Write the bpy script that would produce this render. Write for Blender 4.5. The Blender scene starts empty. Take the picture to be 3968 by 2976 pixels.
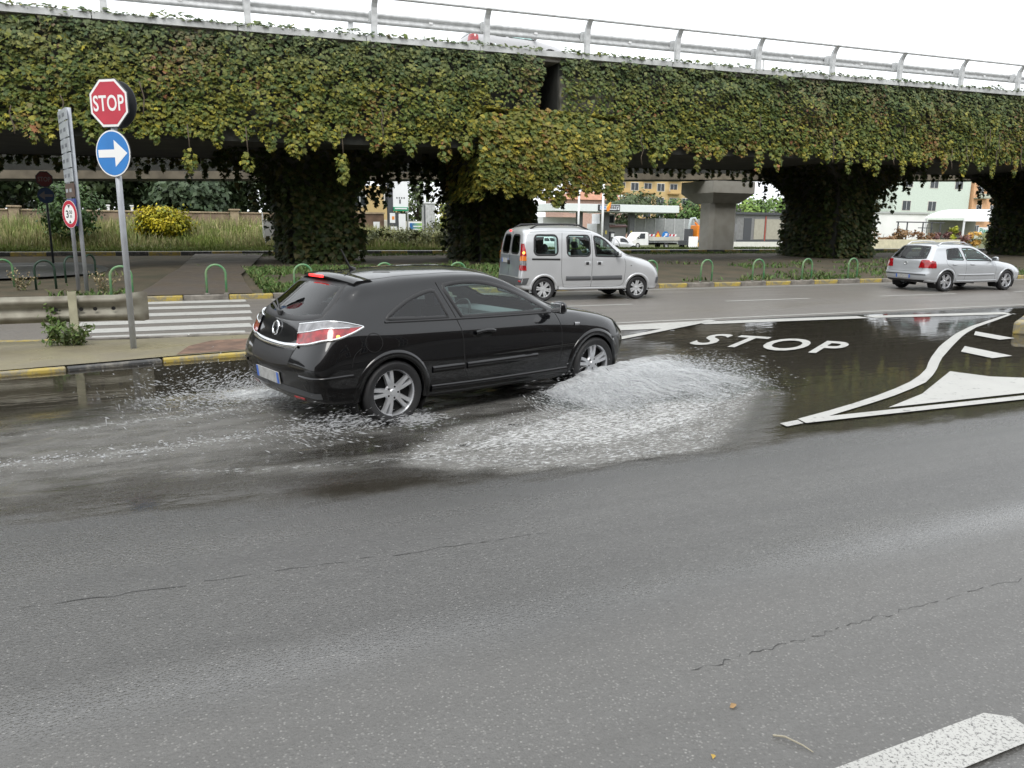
import bpy, bmesh, math, random
import numpy as np
from mathutils import Vector, Matrix
from mathutils.bvhtree import BVHTree
from mathutils.noise import noise as pnoise

SC = bpy.context.scene
COL = SC.collection
random.seed(7)
RNG = np.random.default_rng(11)

# ------------------------------------------------------------------ camera
HEAD, PITCH, ROLL, CAM_H = 0.41, 0.2042, 0.011, 1.866
def _cam():
    p, r, a = PITCH, ROLL, HEAD
    rz = Matrix.Rotation(-a, 3, 'Z')
    fw = Vector((0, math.cos(p), -math.sin(p))); up = Vector((0, math.sin(p), math.cos(p))); rt = Vector((1, 0, 0))
    r2 = rt * math.cos(r) + up * math.sin(r); u2 = up * math.cos(r) - rt * math.sin(r)
    m = Matrix.Identity(4)
    for i, v in enumerate((rz @ r2, rz @ u2, rz @ (-fw))):
        for k in range(3): m[k][i] = v[k]
    m.translation = Vector((0, 0, CAM_H))
    cd = bpy.data.cameras.new('camera'); co = bpy.data.objects.new('camera', cd); COL.objects.link(co)
    co.matrix_world = m; cd.sensor_width = 36; cd.lens = 36 * 3000 / 3968; cd.clip_start = .05; cd.clip_end = 3000
    SC.camera = co
_cam()

# ------------------------------------------------------------------ overcast sky and soft sun
SUN_EL, SUN_AZ = math.radians(52), math.radians(205)
def _world():
    w = bpy.data.worlds.new('World'); SC.world = w; w.use_nodes = True
    nt = w.node_tree; nt.nodes.clear()
    out = nt.nodes.new('ShaderNodeOutputWorld'); bg = nt.nodes.new('ShaderNodeBackground')
    sky = nt.nodes.new('ShaderNodeTexSky'); sky.sky_type = 'NISHITA'; sky.sun_disc = False
    sky.sun_elevation = SUN_EL; sky.sun_rotation = SUN_AZ; sky.air_density = 1.0; sky.dust_density = 6.0
    hs = nt.nodes.new('ShaderNodeHueSaturation'); hs.inputs['Saturation'].default_value = .12; hs.inputs['Value'].default_value = .10
    mx = nt.nodes.new('ShaderNodeMixRGB'); mx.inputs[0].default_value = .8; mx.inputs[2].default_value = (.93, .965, 1, 1)
    nt.links.new(sky.outputs[0], hs.inputs['Color']); nt.links.new(hs.outputs[0], mx.inputs[1])
    nt.links.new(mx.outputs[0], bg.inputs[0]); bg.inputs[1].default_value = 1.0
    nt.links.new(bg.outputs[0], out.inputs[0])
_world()
def _sun():
    l = bpy.data.lights.new('sun', 'SUN'); l.energy = .8; l.angle = math.radians(25); l.color = (1, .97, .92)
    o = bpy.data.objects.new('sun', l); COL.objects.link(o)
    d = Vector((math.sin(SUN_AZ) * math.cos(SUN_EL), math.cos(SUN_AZ) * math.cos(SUN_EL), math.sin(SUN_EL)))
    o.rotation_euler = d.to_track_quat('Z', 'Y').to_euler(); o.location = (0, 0, 30)
_sun()
SC.view_settings.view_transform = 'Standard'; SC.view_settings.look = 'None'
SC.view_settings.exposure = 1.05; SC.view_settings.gamma = 1; SC.view_settings.use_curve_mapping = False
SC.render.engine = 'CYCLES'
SC.cycles.max_bounces = 8; SC.cycles.transparent_max_bounces = 24

# ------------------------------------------------------------------ helpers
def tag(o, label=None, cat=None, group=None, kind=None):
    if label: o['label'] = label
    if cat: o['category'] = cat
    if group: o['group'] = group
    if kind: o['kind'] = kind
    return o
def empty(name, loc=(0, 0, 0), rz=0., label=None, cat=None, group=None):
    o = bpy.data.objects.new(name, None); COL.objects.link(o); o.location = loc; o.rotation_euler = (0, 0, rz)
    o.empty_display_size = .2
    return tag(o, label, cat, group)
def link(name, me, mat=None, parent=None, smooth=False, loc=None, rot=None):
    if mat is not None and not me.materials:
        for m in (mat if isinstance(mat, (list, tuple)) else [mat]): me.materials.append(m)
    if smooth: me.polygons.foreach_set('use_smooth', [True] * len(me.polygons))
    o = bpy.data.objects.new(name, me); COL.objects.link(o)
    if parent: o.parent = parent
    if loc: o.location = loc
    if rot: o.rotation_euler = rot
    return o
def pydata(name, v, f, mat=None, parent=None, smooth=False, loc=None, rot=None):
    me = bpy.data.meshes.new(name); me.from_pydata([tuple(map(float, p)) for p in v], [], [tuple(map(int, q)) for q in f]); me.update()
    return link(name, me, mat, parent, smooth, loc, rot)
def tris_mesh(name, V, T, mat, parent=None, colors=None, attr='tint', matidx=None):
    """fast numpy triangle mesh"""
    me = bpy.data.meshes.new(name); V = np.asarray(V, np.float32); T = np.asarray(T, np.int32)
    me.vertices.add(len(V)); me.vertices.foreach_set('co', V.ravel())
    k = T.shape[1]
    me.loops.add(T.size); me.loops.foreach_set('vertex_index', T.ravel())
    me.polygons.add(len(T)); me.polygons.foreach_set('loop_start', np.arange(0, T.size, k, dtype=np.int32))
    me.update(calc_edges=True)
    if colors is not None:
        a = me.color_attributes.new(attr, 'FLOAT_COLOR', 'POINT'); c = np.ones((len(V), 4), np.float32); c[:, :3] = colors
        a.data.foreach_set('color', c.ravel())
    if matidx is not None: me.polygons.foreach_set('material_index', np.asarray(matidx, np.int32))
    me.validate()
    return link(name, me, mat, parent)
class MB:
    """collects primitive shapes into ONE mesh"""
    def __init__(s): s.v = []; s.f = []
    def add(s, v, f):
        n = len(s.v); s.v += [tuple(p) for p in v]; s.f += [tuple(i + n for i in q) for q in f]; return s
    def box(s, c, d, rot=None, taper=None, bev=0):
        x, y, z = d[0] / 2, d[1] / 2, d[2] / 2; t = taper or (1, 1)
        P = [Vector(p) for p in ((-x, -y, -z), (x, -y, -z), (x, y, -z), (-x, y, -z), (-x * t[0], -y * t[1], z), (x * t[0], -y * t[1], z), (x * t[0], y * t[1], z), (-x * t[0], y * t[1], z))]
        if bev:
            bm = bmesh.new(); vs = [bm.verts.new(p) for p in P]
            for q in ((3, 2, 1, 0), (4, 5, 6, 7), (0, 1, 5, 4), (1, 2, 6, 5), (2, 3, 7, 6), (3, 0, 4, 7)): bm.faces.new([vs[i] for i in q])
            bmesh.ops.bevel(bm, geom=bm.edges[:], offset=bev, segments=2, affect='EDGES', profile=.5)
            bm.verts.index_update(); P = [v.co.copy() for v in bm.verts]; F = [[v.index for v in f.verts] for f in bm.faces]; bm.free()
        else: F = ((3, 2, 1, 0), (4, 5, 6, 7), (0, 1, 5, 4), (1, 2, 6, 5), (2, 3, 7, 6), (3, 0, 4, 7))
        M = Matrix.Translation(c) @ (rot.to_4x4() if rot is not None else Matrix.Identity(4))
        return s.add([M @ p for p in P], F)
    def tube(s, pts, r, n=8, closed=False, caps=True):
        pts = [Vector(p) for p in pts]; rs = r if isinstance(r, (list, tuple)) else [r] * len(pts)
        V = []; N = len(pts); prev = None
        for i, p in enumerate(pts):
            a = pts[i - 1] if (i > 0 or closed) else p; b = pts[(i + 1) % N] if (i < N - 1 or closed) else p
            d = (b - a).normalized()
            if prev is None: u = d.orthogonal().normalized()
            else:
                u = prev - d * prev.dot(d); u = u.normalized() if u.length > 1e-6 else d.orthogonal().normalized()
            prev = u; w = d.cross(u)
            for k in range(n):
                t = 2 * math.pi * k / n; V.append(p + (u * math.cos(t) + w * math.sin(t)) * rs[i])
        F = []
        for i in range(N if closed else N - 1):
            j = (i + 1) % N
            for k in range(n): F.append((i * n + k, i * n + (k + 1) % n, j * n + (k + 1) % n, j * n + k))
        if caps and not closed: F += [tuple(range(n - 1, -1, -1)), tuple((N - 1) * n + k for k in range(n))]
        return s.add(V, F)
    def lathe(s, prof, n=24, M=None):
        """prof = [(r, h)] revolved about local z"""
        V = []; F = []; M = M or Matrix.Identity(4)
        for r, h in prof:
            for k in range(n):
                t = 2 * math.pi * k / n; V.append(M @ Vector((r * math.cos(t), r * math.sin(t), h)))
        for i in range(len(prof) - 1):
            for k in range(n): F.append((i * n + k, i * n + (k + 1) % n, (i + 1) * n + (k + 1) % n, (i + 1) * n + k))
        return s.add(V, F)
    def prism(s, poly, z0, z1, M=None):
        n = len(poly); M = M or Matrix.Identity(4)
        V = [M @ Vector((p[0], p[1], z0)) for p in poly] + [M @ Vector((p[0], p[1], z1)) for p in poly]
        F = [tuple(range(n - 1, -1, -1)), tuple(range(n, 2 * n))] + [(i, (i + 1) % n, n + (i + 1) % n, n + i) for i in range(n)]
        return s.add(V, F)
    def build(s, name, mat=None, parent=None, smooth=False, loc=None, rot=None):
        return pydata(name, s.v, s.f, mat, parent, smooth, loc, rot)
def soften(o, deg=40):
    me = o.data; me.polygons.foreach_set('use_smooth', [True] * len(me.polygons))
    try: me.set_sharp_from_angle(angle=math.radians(deg))
    except Exception: pass
    return o
def copy_tree(o, parent=None):
    c = o.copy(); COL.objects.link(c)
    if parent is not None: c.parent = parent
    for ch in list(o.children): copy_tree(ch, c)
    return c
def text_mesh(txt, bold=True, size=1., spacing=1.):
    """flat mesh data (verts, faces) of the word, origin at its lower left, cap height about 0.73*size"""
    cu = bpy.data.curves.new('lettering', 'FONT'); cu.body = txt; cu.size = size; cu.space_character = spacing; cu.resolution_u = 4
    if bold: cu.offset = .018 * size
    ob = bpy.data.objects.new('lettering', cu); COL.objects.link(ob)
    dg = bpy.context.evaluated_depsgraph_get(); me = bpy.data.meshes.new_from_object(ob.evaluated_get(dg))
    v = [tuple(p.co) for p in me.vertices]; f = [tuple(p.vertices) for p in me.polygons]
    bpy.data.objects.remove(ob); bpy.data.curves.remove(cu); bpy.data.meshes.remove(me)
    return v, f

# ------------------------------------------------------------------ materials
MATS = {}
def mat(name, col=(.5, .5, .5), rough=.5, metal=0., var=0., vscale=3., bump=0., bscale=40., coat=0., spec=.5, trans=0., ior=1.45, emit=None, col2=None, detail=4., rvar=0., attr=None, coatr=.03):
    if name in MATS: return MATS[name]
    m = bpy.data.materials.new(name); m.use_nodes = True; nt = m.node_tree; b = nt.nodes['Principled BSDF']
    b.inputs['Base Color'].default_value = (*col, 1); b.inputs['Roughness'].default_value = rough; b.inputs['Metallic'].default_value = metal
    b.inputs['Specular IOR Level'].default_value = spec; b.inputs['Coat Weight'].default_value = coat; b.inputs['Coat Roughness'].default_value = coatr
    b.inputs['IOR'].default_value = ior; b.inputs['Transmission Weight'].default_value = trans
    if emit: b.inputs['Emission Color'].default_value = (*emit[:3], 1); b.inputs['Emission Strength'].default_value = emit[3]
    N = nt.nodes; L = nt.links
    if attr:
        a = N.new('ShaderNodeAttribute'); a.attribute_name = attr; L.new(a.outputs['Color'], b.inputs['Base Color'])
    if var or bump or rvar or col2:
        tc = N.new('ShaderNodeTexCoord')
        nz = N.new('ShaderNodeTexNoise'); nz.inputs['Scale'].default_value = vscale; nz.inputs['Detail'].default_value = detail
        L.new(tc.outputs['Object'], nz.inputs['Vector'])
        if var or col2:
            mx = N.new('ShaderNodeMixRGB')
            rp = N.new('ShaderNodeMapRange'); rp.inputs['From Min'].default_value = .35; rp.inputs['From Max'].default_value = .65
            L.new(nz.outputs['Fac'], rp.inputs['Value']); L.new(rp.outputs[0], mx.inputs[0])
            c2 = col2 or tuple(c * (1 - var) for c in col)
            mx.inputs[1].default_value = (*col, 1); mx.inputs[2].default_value = (*c2, 1)
            if attr: mx.blend_type = 'MULTIPLY'; L.new(a.outputs['Color'], mx.inputs[1]); mx.inputs[2].default_value = (1 - var,) * 3 + (1,)
            L.new(mx.outputs[0], b.inputs['Base Color'])
        if rvar:
            rr = N.new('ShaderNodeMapRange'); rr.inputs['From Min'].default_value = .3; rr.inputs['From Max'].default_value = .7
            rr.inputs['To Min'].default_value = max(.01, rough - rvar); rr.inputs['To Max'].default_value = min(1, rough + rvar)
            L.new(nz.outputs['Fac'], rr.inputs['Value']); L.new(rr.outputs[0], b.inputs['Roughness'])
        if bump:
            n2 = N.new('ShaderNodeTexNoise'); n2.inputs['Scale'].default_value = bscale; n2.inputs['Detail'].default_value = 3
            L.new(tc.outputs['Object'], n2.inputs['Vector'])
            bp = N.new('ShaderNodeBump'); bp.inputs['Strength'].default_value = bump; bp.inputs['Distance'].default_value = .02
            L.new(n2.outputs['Fac'], bp.inputs['Height']); L.new(bp.outputs[0], b.inputs['Normal'])
    MATS[name] = m; return m
def schlick(nt, f0, normal=None):
    N = nt.nodes; L = nt.links
    lw = N.new('ShaderNodeLayerWeight'); lw.inputs[0].default_value = .5
    if normal is not None: L.new(normal, lw.inputs['Normal'])
    pw = N.new('ShaderNodeMath'); pw.operation = 'POWER'; pw.inputs[1].default_value = 5; L.new(lw.outputs['Facing'], pw.inputs[0])
    ma = N.new('ShaderNodeMath'); ma.operation = 'MULTIPLY_ADD'; ma.inputs[1].default_value = 1 - f0; ma.inputs[2].default_value = f0; L.new(pw.outputs[0], ma.inputs[0])
    return ma.outputs[0]
def glass_mat(name, tint, refl=.9):
    """thin window pane: tinted see-through plus a mirror reflection that grows at grazing angles"""
    if name in MATS: return MATS[name]
    m = bpy.data.materials.new(name); m.use_nodes = True; nt = m.node_tree; N = nt.nodes; N.clear(); L = nt.links
    out = N.new('ShaderNodeOutputMaterial'); t = N.new('ShaderNodeBsdfTransparent'); t.inputs[0].default_value = (*tint, 1)
    g = N.new('ShaderNodeBsdfGlossy'); g.inputs['Roughness'].default_value = .015; g.inputs[0].default_value = (refl, refl, refl, 1)
    mx = N.new('ShaderNodeMixShader'); L.new(schlick(nt, .045), mx.inputs[0]); L.new(t.outputs[0], mx.inputs[1]); L.new(g.outputs[0], mx.inputs[2]); L.new(mx.outputs[0], out.inputs[0])
    MATS[name] = m; return m
# ------------------------------------------------------------------ ground, roads, markings
def asphalt(name, c1, c2, rough, wet, speck=.25, cscale=85., yband=False, specv=.5, bumpv=.5):
    m = bpy.data.materials.new(name); m.use_nodes = True; nt = m.node_tree; N = nt.nodes; L = nt.links; b = N['Principled BSDF']
    tc = N.new('ShaderNodeTexCoord'); P = tc.outputs['Object']
    def noise(sc, det=4., vec=P, rough_=.5):
        n = N.new('ShaderNodeTexNoise'); n.inputs['Scale'].default_value = sc; n.inputs['Detail'].default_value = det; n.inputs['Roughness'].default_value = rough_; L.new(vec, n.inputs['Vector']); return n.outputs['Fac']
    def rng(x, a, b_, c=0., d=1.):
        n = N.new('ShaderNodeMapRange'); n.inputs['From Min'].default_value = a; n.inputs['From Max'].default_value = b_; n.inputs['To Min'].default_value = c; n.inputs['To Max'].default_value = d; L.new(x, n.inputs['Value']); return n.outputs[0]
    def mix(f, a, b_, mode='MIX'):
        n = N.new('ShaderNodeMixRGB'); n.blend_type = mode
        for i, x in ((0, f), (1, a), (2, b_)):
            if hasattr(x, 'is_linked') or hasattr(x, 'links'): L.new(x, n.inputs[i])
            elif isinstance(x, tuple): n.inputs[i].default_value = (*x, 1)
            else: n.inputs[i].default_value = x
        return n.outputs[0]
    def math_(op, a, b_):
        n = N.new('ShaderNodeMath'); n.operation = op
        for i, x in ((0, a), (1, b_)):
            if hasattr(x, 'links'): L.new(x, n.inputs[i])
            else: n.inputs[i].default_value = x
        return n.outputs[0]
    stretch = N.new('ShaderNodeMapping'); stretch.inputs['Scale'].default_value = (.22, 1, 1); L.new(P, stretch.inputs['Vector'])
    big = noise(.9, 5, stretch.outputs[0]); mid = noise(7, 4); fine = noise(60, 3)
    vo = N.new('ShaderNodeTexVoronoi'); vo.inputs['Scale'].default_value = cscale; L.new(P, vo.inputs['Vector'])
    sep = N.new('ShaderNodeSeparateColor'); L.new(vo.outputs['Color'], sep.inputs[0])
    col = mix(rng(big, .35, .65), c1, c2)
    col = mix(rng(mid, .3, .7, 0, .35), col, tuple(c * .6 for c in c1))
    col = mix(rng(sep.outputs[0], .0, 1., 0, .5), col, tuple(c * .35 for c in c1))
    st = rng(sep.outputs[1], .90, .97); core = rng(vo.outputs['Distance'], .25, .5, 1, 0)
    col = mix(math_('MULTIPLY', math_('MULTIPLY', st, core), speck * 2), col, (.42, .41, .39))
    L.new(col, b.inputs['Base Color'])
    r = rng(big, .3, .7, rough - wet, rough + wet); r = math_('ADD', r, rng(fine, .3, .7, -.06, .06))
    if yband:
        sx = N.new('ShaderNodeSeparateXYZ'); L.new(P, sx.inputs[0]); y = sx.outputs['Y']
        mp2 = N.new('ShaderNodeMapping'); mp2.inputs['Scale'].default_value = (.05, 1.5, 1); L.new(P, mp2.inputs['Vector']); streak = noise(2.4, 6, mp2.outputs[0], .6)
        wob = math_('MULTIPLY', math_('SUBTRACT', noise(.8, 4), .5), .55); y2 = math_('ADD', y, wob)
        coarse = math_('SUBTRACT', 1., rng(y2, 2.75, 3.15))                                  # open-textured old lane next to the kerb
        puddled = math_('MULTIPLY', math_('SUBTRACT', 1., rng(math_('ABSOLUTE', math_('SUBTRACT', math_('ADD', y, math_('MULTIPLY', wob, .35)), 3.12), 0.), .02, .24)), rng(noise(.45, 2), .3, .6, .25, 1.)); L.new(math_('MULTIPLY', puddled, .34), b.inputs['Coat Weight']); b.inputs['Coat Roughness'].default_value = .12; b.inputs['Coat IOR'].default_value = 1.6
        r = math_('ADD', r, math_('MULTIPLY', coarse, .13)); r = math_('SUBTRACT', r, math_('MULTIPLY', puddled, .20)); r = math_('ADD', r, rng(streak, .3, .7, -.07, .07))
        col = mix(rng(streak, .45, .75, 0, .35), col, tuple(c * .55 for c in c2)); col = mix(math_('MULTIPLY', coarse, .35), col, tuple(c * 1.45 for c in c1))
        st2 = rng(sep.outputs[2], .86, .93); col = mix(math_('MULTIPLY', math_('MULTIPLY', st2, core), math_('MULTIPLY', coarse, .32)), col, (.34, .33, .31))
        dark = math_('MULTIPLY', rng(y2, 4.3, 5.0), .45); col = mix(dark, col, tuple(c * .45 for c in c2)); r = math_('SUBTRACT', r, math_('MULTIPLY', rng(y2, 4.2, 5.1), .10))
        L.new(col, b.inputs['Base Color'])
    L.new(r, b.inputs['Roughness'])
    b.inputs['Specular IOR Level'].default_value = specv
    bp = N.new('ShaderNodeBump'); bp.inputs['Distance'].default_value = .006; bp.inputs['Strength'].default_value = bumpv
    hh = math_('ADD', vo.outputs['Distance'], math_('MULTIPLY', fine, .6)); hh = math_('MULTIPLY', hh, -1.); L.new(hh, bp.inputs['Height']); L.new(bp.outputs[0], b.inputs['Normal'])
    MATS[name] = m; return m
M_ASPH = asphalt('wet_asphalt', (.101, .098, .092), (.072, .070, .066), .36, .06, speck=.2, yband=True, bumpv=.55, specv=.62)
M_ROAD2 = asphalt('main_road_asphalt', (.19, .172, .152), (.15, .137, .124), .42, .08, speck=.2, cscale=60, bumpv=.3)
M_ROAD3 = asphalt('far_road_asphalt', (.10, .10, .10), (.075, .075, .077), .36, .08, speck=.1, cscale=40, bumpv=.2)
def paint_mat(name, col, wear=.45, wcol=(.07, .068, .065), rough=.45, sc=9.):
    m = bpy.data.materials.new(name); m.use_nodes = True; nt = m.node_tree; N = nt.nodes; L = nt.links; b = N['Principled BSDF']
    tc = N.new('ShaderNodeTexCoord'); n1 = N.new('ShaderNodeTexNoise'); n1.inputs['Scale'].default_value = sc; n1.inputs['Detail'].default_value = 8; n1.inputs['Roughness'].default_value = .75
    L.new(tc.outputs['Object'], n1.inputs['Vector'])
    r = N.new('ShaderNodeMapRange'); r.inputs['From Min'].default_value = wear - .13; r.inputs['From Max'].default_value = wear - .03; L.new(n1.outputs['Fac'], r.inputs['Value'])
    n2 = N.new('ShaderNodeTexNoise'); n2.inputs['Scale'].default_value = 2.2; n2.inputs['Detail'].default_value = 5; L.new(tc.outputs['Object'], n2.inputs['Vector'])
    dirt = N.new('ShaderNodeMixRGB'); L.new(n2.outputs['Fac'], dirt.inputs[0]); dirt.inputs[1].default_value = (*col, 1); dirt.inputs[2].default_value = (*[c * .72 for c in col], 1)
    mx = N.new('ShaderNodeMixRGB'); L.new(r.outputs[0], mx.inputs[0]); mx.inputs[1].default_value = (*wcol, 1); L.new(dirt.outputs[0], mx.inputs[2]); L.new(mx.outputs[0], b.inputs['Base Color'])
    b.inputs['Roughness'].default_value = rough; MATS[name] = m; return m
M_PAINT = paint_mat('road_paint_white', (.44, .437, .41), .455)
M_PAINTW = paint_mat('road_paint_worn', (.46, .455, .43), .52, sc=70)
M_KYEL = paint_mat('kerb_paint_yellow', (.44, .33, .07), .575, (.20, .18, .13), sc=5)
M_KBLK = paint_mat('kerb_paint_black', (.05, .05, .05), .55, (.15, .14, .12), sc=5)
M_KCON = mat('kerb_concrete', (.24, .22, .19), .7, var=.5, vscale=5, bump=.4, bscale=30)
M_KWHT = paint_mat('kerb_paint_pale', (.6, .6, .57), .42, (.25, .24, .2), sc=6)
M_ISL = mat('island_concrete', (.235, .21, .14), .36, col2=(.16, .14, .095), vscale=1.6, bump=.25, bscale=25, rvar=.12)
M_PATCH = mat('brown_patch', (.17, .10, .065), .6, var=.5, vscale=5, bump=.5, bscale=18)
M_SOIL = mat('soil', (.082, .064, .040), .85, col2=(.048, .044, .026), vscale=1.3, bump=.8, bscale=14, detail=8)
M_GRASSBED = mat('grass_soil', (.10, .105, .045), .9, col2=(.075, .09, .03), vscale=.9, bump=.8, bscale=9, detail=8)
M_PATHM = mat('brown_path', (.095, .078, .06), .5, col2=(.07, .06, .05), vscale=1.1, bump=.3, bscale=20, rvar=.15)

def far_z(x, y):
    """height of the land beyond the viaduct: a bank on the left, falling away to the filling station on the right"""
    t = min(1, max(0, (y - 43.2) / 20)); k = min(1, max(0, (x - 14) / 12))
    left = .33 + (1.05 * min(1, max(0, (y - 44.5) / 7)))
    right = .33 - 1.2 * (t * t * (3 - 2 * t))
    mid = .33 + .35 * min(1, max(0, (y - 44.5) / 7))
    if x < 8: return left
    if x < 14: return left + (mid - left) * (x - 8) / 6
    return mid + (right - mid) * k
def _ground():
    xs = sorted(set([-400, -200, -120, -80, -60, -45, -35] + list(np.arange(-30, 60, 2.)) + [60, 70, 80, 95, 110, 140, 180, 240, 320, 450, 700, 1000]))
    ys = sorted(set([-300, -120, -60, -30, -15, 0, 10, 20, 21, 26, 30, 36, 37, 42.9] + list(np.arange(43.2, 70, 1.5)) + [72, 80, 90, 110, 140, 180, 240, 350, 600, 1200]))
    V = []; F = []
    for y in ys:
        for x in xs:
            V.append((x, y, -.25 if y < 42 else (.22 if y < 43 else far_z(x, y) - .03)))
    n = len(xs)
    for j in range(len(ys) - 1):
        for i in range(n - 1): F.append((j * n + i, j * n + i + 1, (j + 1) * n + i + 1, (j + 1) * n + i))
    tag(pydata('ground', V, F, M_GRASSBED, smooth=True), kind='structure')
_ground()
def sheet(name, pts, z, m, parent=None, kind='structure', sub=0):
    bm = bmesh.new(); f = bm.faces.new([bm.verts.new((p[0], p[1], p[2] if len(p) > 2 else z)) for p in pts])
    if f.normal.z < 0: f.normal_flip()
    bmesh.ops.triangulate(bm, faces=bm.faces[:])
    bmesh.ops.recalc_face_normals(bm, faces=bm.faces[:])
    for q in bm.faces:
        if q.normal.z < 0: q.normal_flip()
    me = bpy.data.meshes.new(name); bm.to_mesh(me); bm.free()
    o = link(name, me, m, parent)
    if parent is None: tag(o, kind=kind)
    return o
SLIP = sheet('slip_road', [(-60, -20), (120, -20), (120, 12.62), (-60, 12.62)], 0, M_ASPH)
MAIN = sheet('main_road', [(-60, 12.62), (120, 12.62), (120, 20.2), (-60, 20.2)], 0, M_ROAD2)
FARR = sheet('far_road', [(-80, 37.3), (140, 37.3), (140, 43), (-80, 43)], .33, M_ROAD3)

def strip(name, a, b, w, z, m, parent):
    a = Vector(a); b = Vector(b); d = (b - a).normalized(); n = Vector((-d.y, d.x)) * w / 2
    return sheet(name, [a - n, b - n, b + n, a + n], z, m, parent)
ZM = .005
# far carriageway: edge lines, centre dashes, zebra crossing
strip('edge_line', (2.1, 19.42), (70, 19.30), .13, ZM, M_PAINT, MAIN)
strip('edge_line', (-40, 14.15), (-1.75, 13.9), .11, ZM, M_PAINT, MAIN)
for x0, x1 in ((7.2, 10.05), (12.77, 15.45), (17.95, 20.95), (23.4, 26.4), (28.9, 31.9), (34.4, 37.4), (2.6, 4.9)):
    strip('lane_dash', (x0, 16.02 - x0 * .022 + .12), (x1, 16.02 - x1 * .022 + .12), .12, ZM, M_PAINT, MAIN)
for i, (l, r) in enumerate((((-1.7, 19.5), (1.52, 19.47)), ((-1.68, 18.35), (1.5, 18.25)), ((-1.66, 17.05), (1.42, 17.0)), ((-1.64, 15.86), (1.32, 15.83)), ((-1.5, 14.8), (1.22, 14.8)), ((-1.3, 13.86), (1.04, 13.78)))):
    strip('crossing_stripe', l, r, .56, ZM, M_PAINT, MAIN)
ZM = .016
strip('yield_line', (9.3, 12.28), (13.3, 12.02), .36, ZM, M_PAINT, SLIP)
strip('yield_line', (13.45, 12.0), (17.2, 11.52), .36, ZM, M_PAINT, SLIP)
strip('edge_line', (7.2, 12.9), (70, 11.2 + 1.3), .10, ZM - .0105, M_PAINT, MAIN)
sheet('painted_wedge', [(5.4, 12.46), (9.55, 12.56), (8.11, 11.82), (6.2, 11.95)], ZM, M_PAINT, SLIP)
strip('wedge_line', (6.5, 10.88), (9.85, 12.6), .17, ZM + .004, M_PAINT, SLIP)
# lettering on the slip road
def stop_word():
    v, f = text_mesh('STOP', True, 1.0, 1.2)
    xs = [p[0] for p in v]; x0, x1 = min(xs), max(xs); ys = [p[1] for p in v]; y0, y1 = min(ys), max(ys)
    A = Vector((7.42, 10.12)); B = Vector((8.92, 8.50)); up = Vector((1.25, .85))
    V = []
    for p in v:
        s = (p[0] - x0) / (x1 - x0); t = (p[1] - y0) / (y1 - y0)
        q = A + (B - A) * s + up * t; V.append((q.x, q.y, ZM))
    o = pydata('stop_lettering', V, f, M_PAINT, SLIP)
    bm = bmesh.new(); bm.from_mesh(o.data)
    for q in bm.faces:
        if q.normal.z < 0: q.normal_flip()
    bm.to_mesh(o.data); bm.free()
stop_word()
# give-way island painted on the right
def band(name, outer, inner, z, m, parent):
    def resample(P, n):
        P = [Vector(p) for p in P]; d = [0]
        for i in range(1, len(P)): d.append(d[-1] + (P[i] - P[i - 1]).length)
        out = []
        for k in range(n):
            t = d[-1] * k / (n - 1); i = max(j for j in range(len(d)) if d[j] <= t + 1e-9); i = min(i, len(P) - 2)
            out.append(P[i].lerp(P[i + 1], (t - d[i]) / max(1e-9, d[i + 1] - d[i])))
        return out
    n = 24; o_ = resample(outer, n); i_ = resample(inner, n); V = [(*p, z) for p in o_] + [(*p, z) for p in i_]
    F = [(i, n + i, n + i + 1, i + 1) for i in range(n - 1)]
    ob = pydata(name, V, F, m, parent)
    bm = bmesh.new(); bm.from_mesh(ob.data)
    for q in bm.faces:
        if q.normal.z < 0: q.normal_flip()
    bm.to_mesh(ob.data); bm.free(); return ob
band('curved_edge_line', [(5.52, 5.66), (6.38, 5.90), (7.43, 6.27), (8.38, 6.69), (9.11, 7.12), (9.9, 7.7), (11.23, 8.58), (12.83, 9.52), (14.05, 10.14), (15.67, 10.84), (17.23, 11.5)],
     [(5.75, 5.59), (6.95, 5.965), (7.52, 6.16), (8.35, 6.51), (9.05, 6.93), (10.10, 7.67), (11.42, 8.50), (12.86, 9.38), (14.10, 10.04), (15.62, 10.70), (17.12, 11.38)], ZM, M_PAINT, SLIP)
sheet('straight_edge_line', [(5.48, 5.50), (30, 5.0), (30, 5.13), (8.76, 5.57), (5.52, 5.64)], ZM + .003, M_PAINT, SLIP)
sheet('painted_island', [(6.8, 5.70), (7.74, 6.06), (9.34, 6.94), (9.5, 6.5), (10.2, 6.05), (12, 5.75), (12, 5.58), (8.92, 5.67)], ZM, M_PAINT, SLIP)
sheet('faded_line_end', [(5.22, 5.47), (5.46, 5.51), (5.5, 5.63), (5.24, 5.59)], ZM, M_PAINTW, SLIP)
sheet('hatch_bar', [(13.49, 9.62), (13.0, 9.29), (12.86, 8.72), (13.3, 8.75)], ZM, M_PAINT, SLIP)
sheet('hatch_bar', [(11.6, 8.42), (11.02, 8.05), (10.9, 7.46), (11.4, 7.5)], ZM, M_PAINT, SLIP)
sheet('lane_dash', [(-.6, 1.68), (2.78, 1.74), (2.86, 1.68), (2.84, 1.56), (-.6, 1.5)], ZM, M_PAINTW, SLIP)
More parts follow.
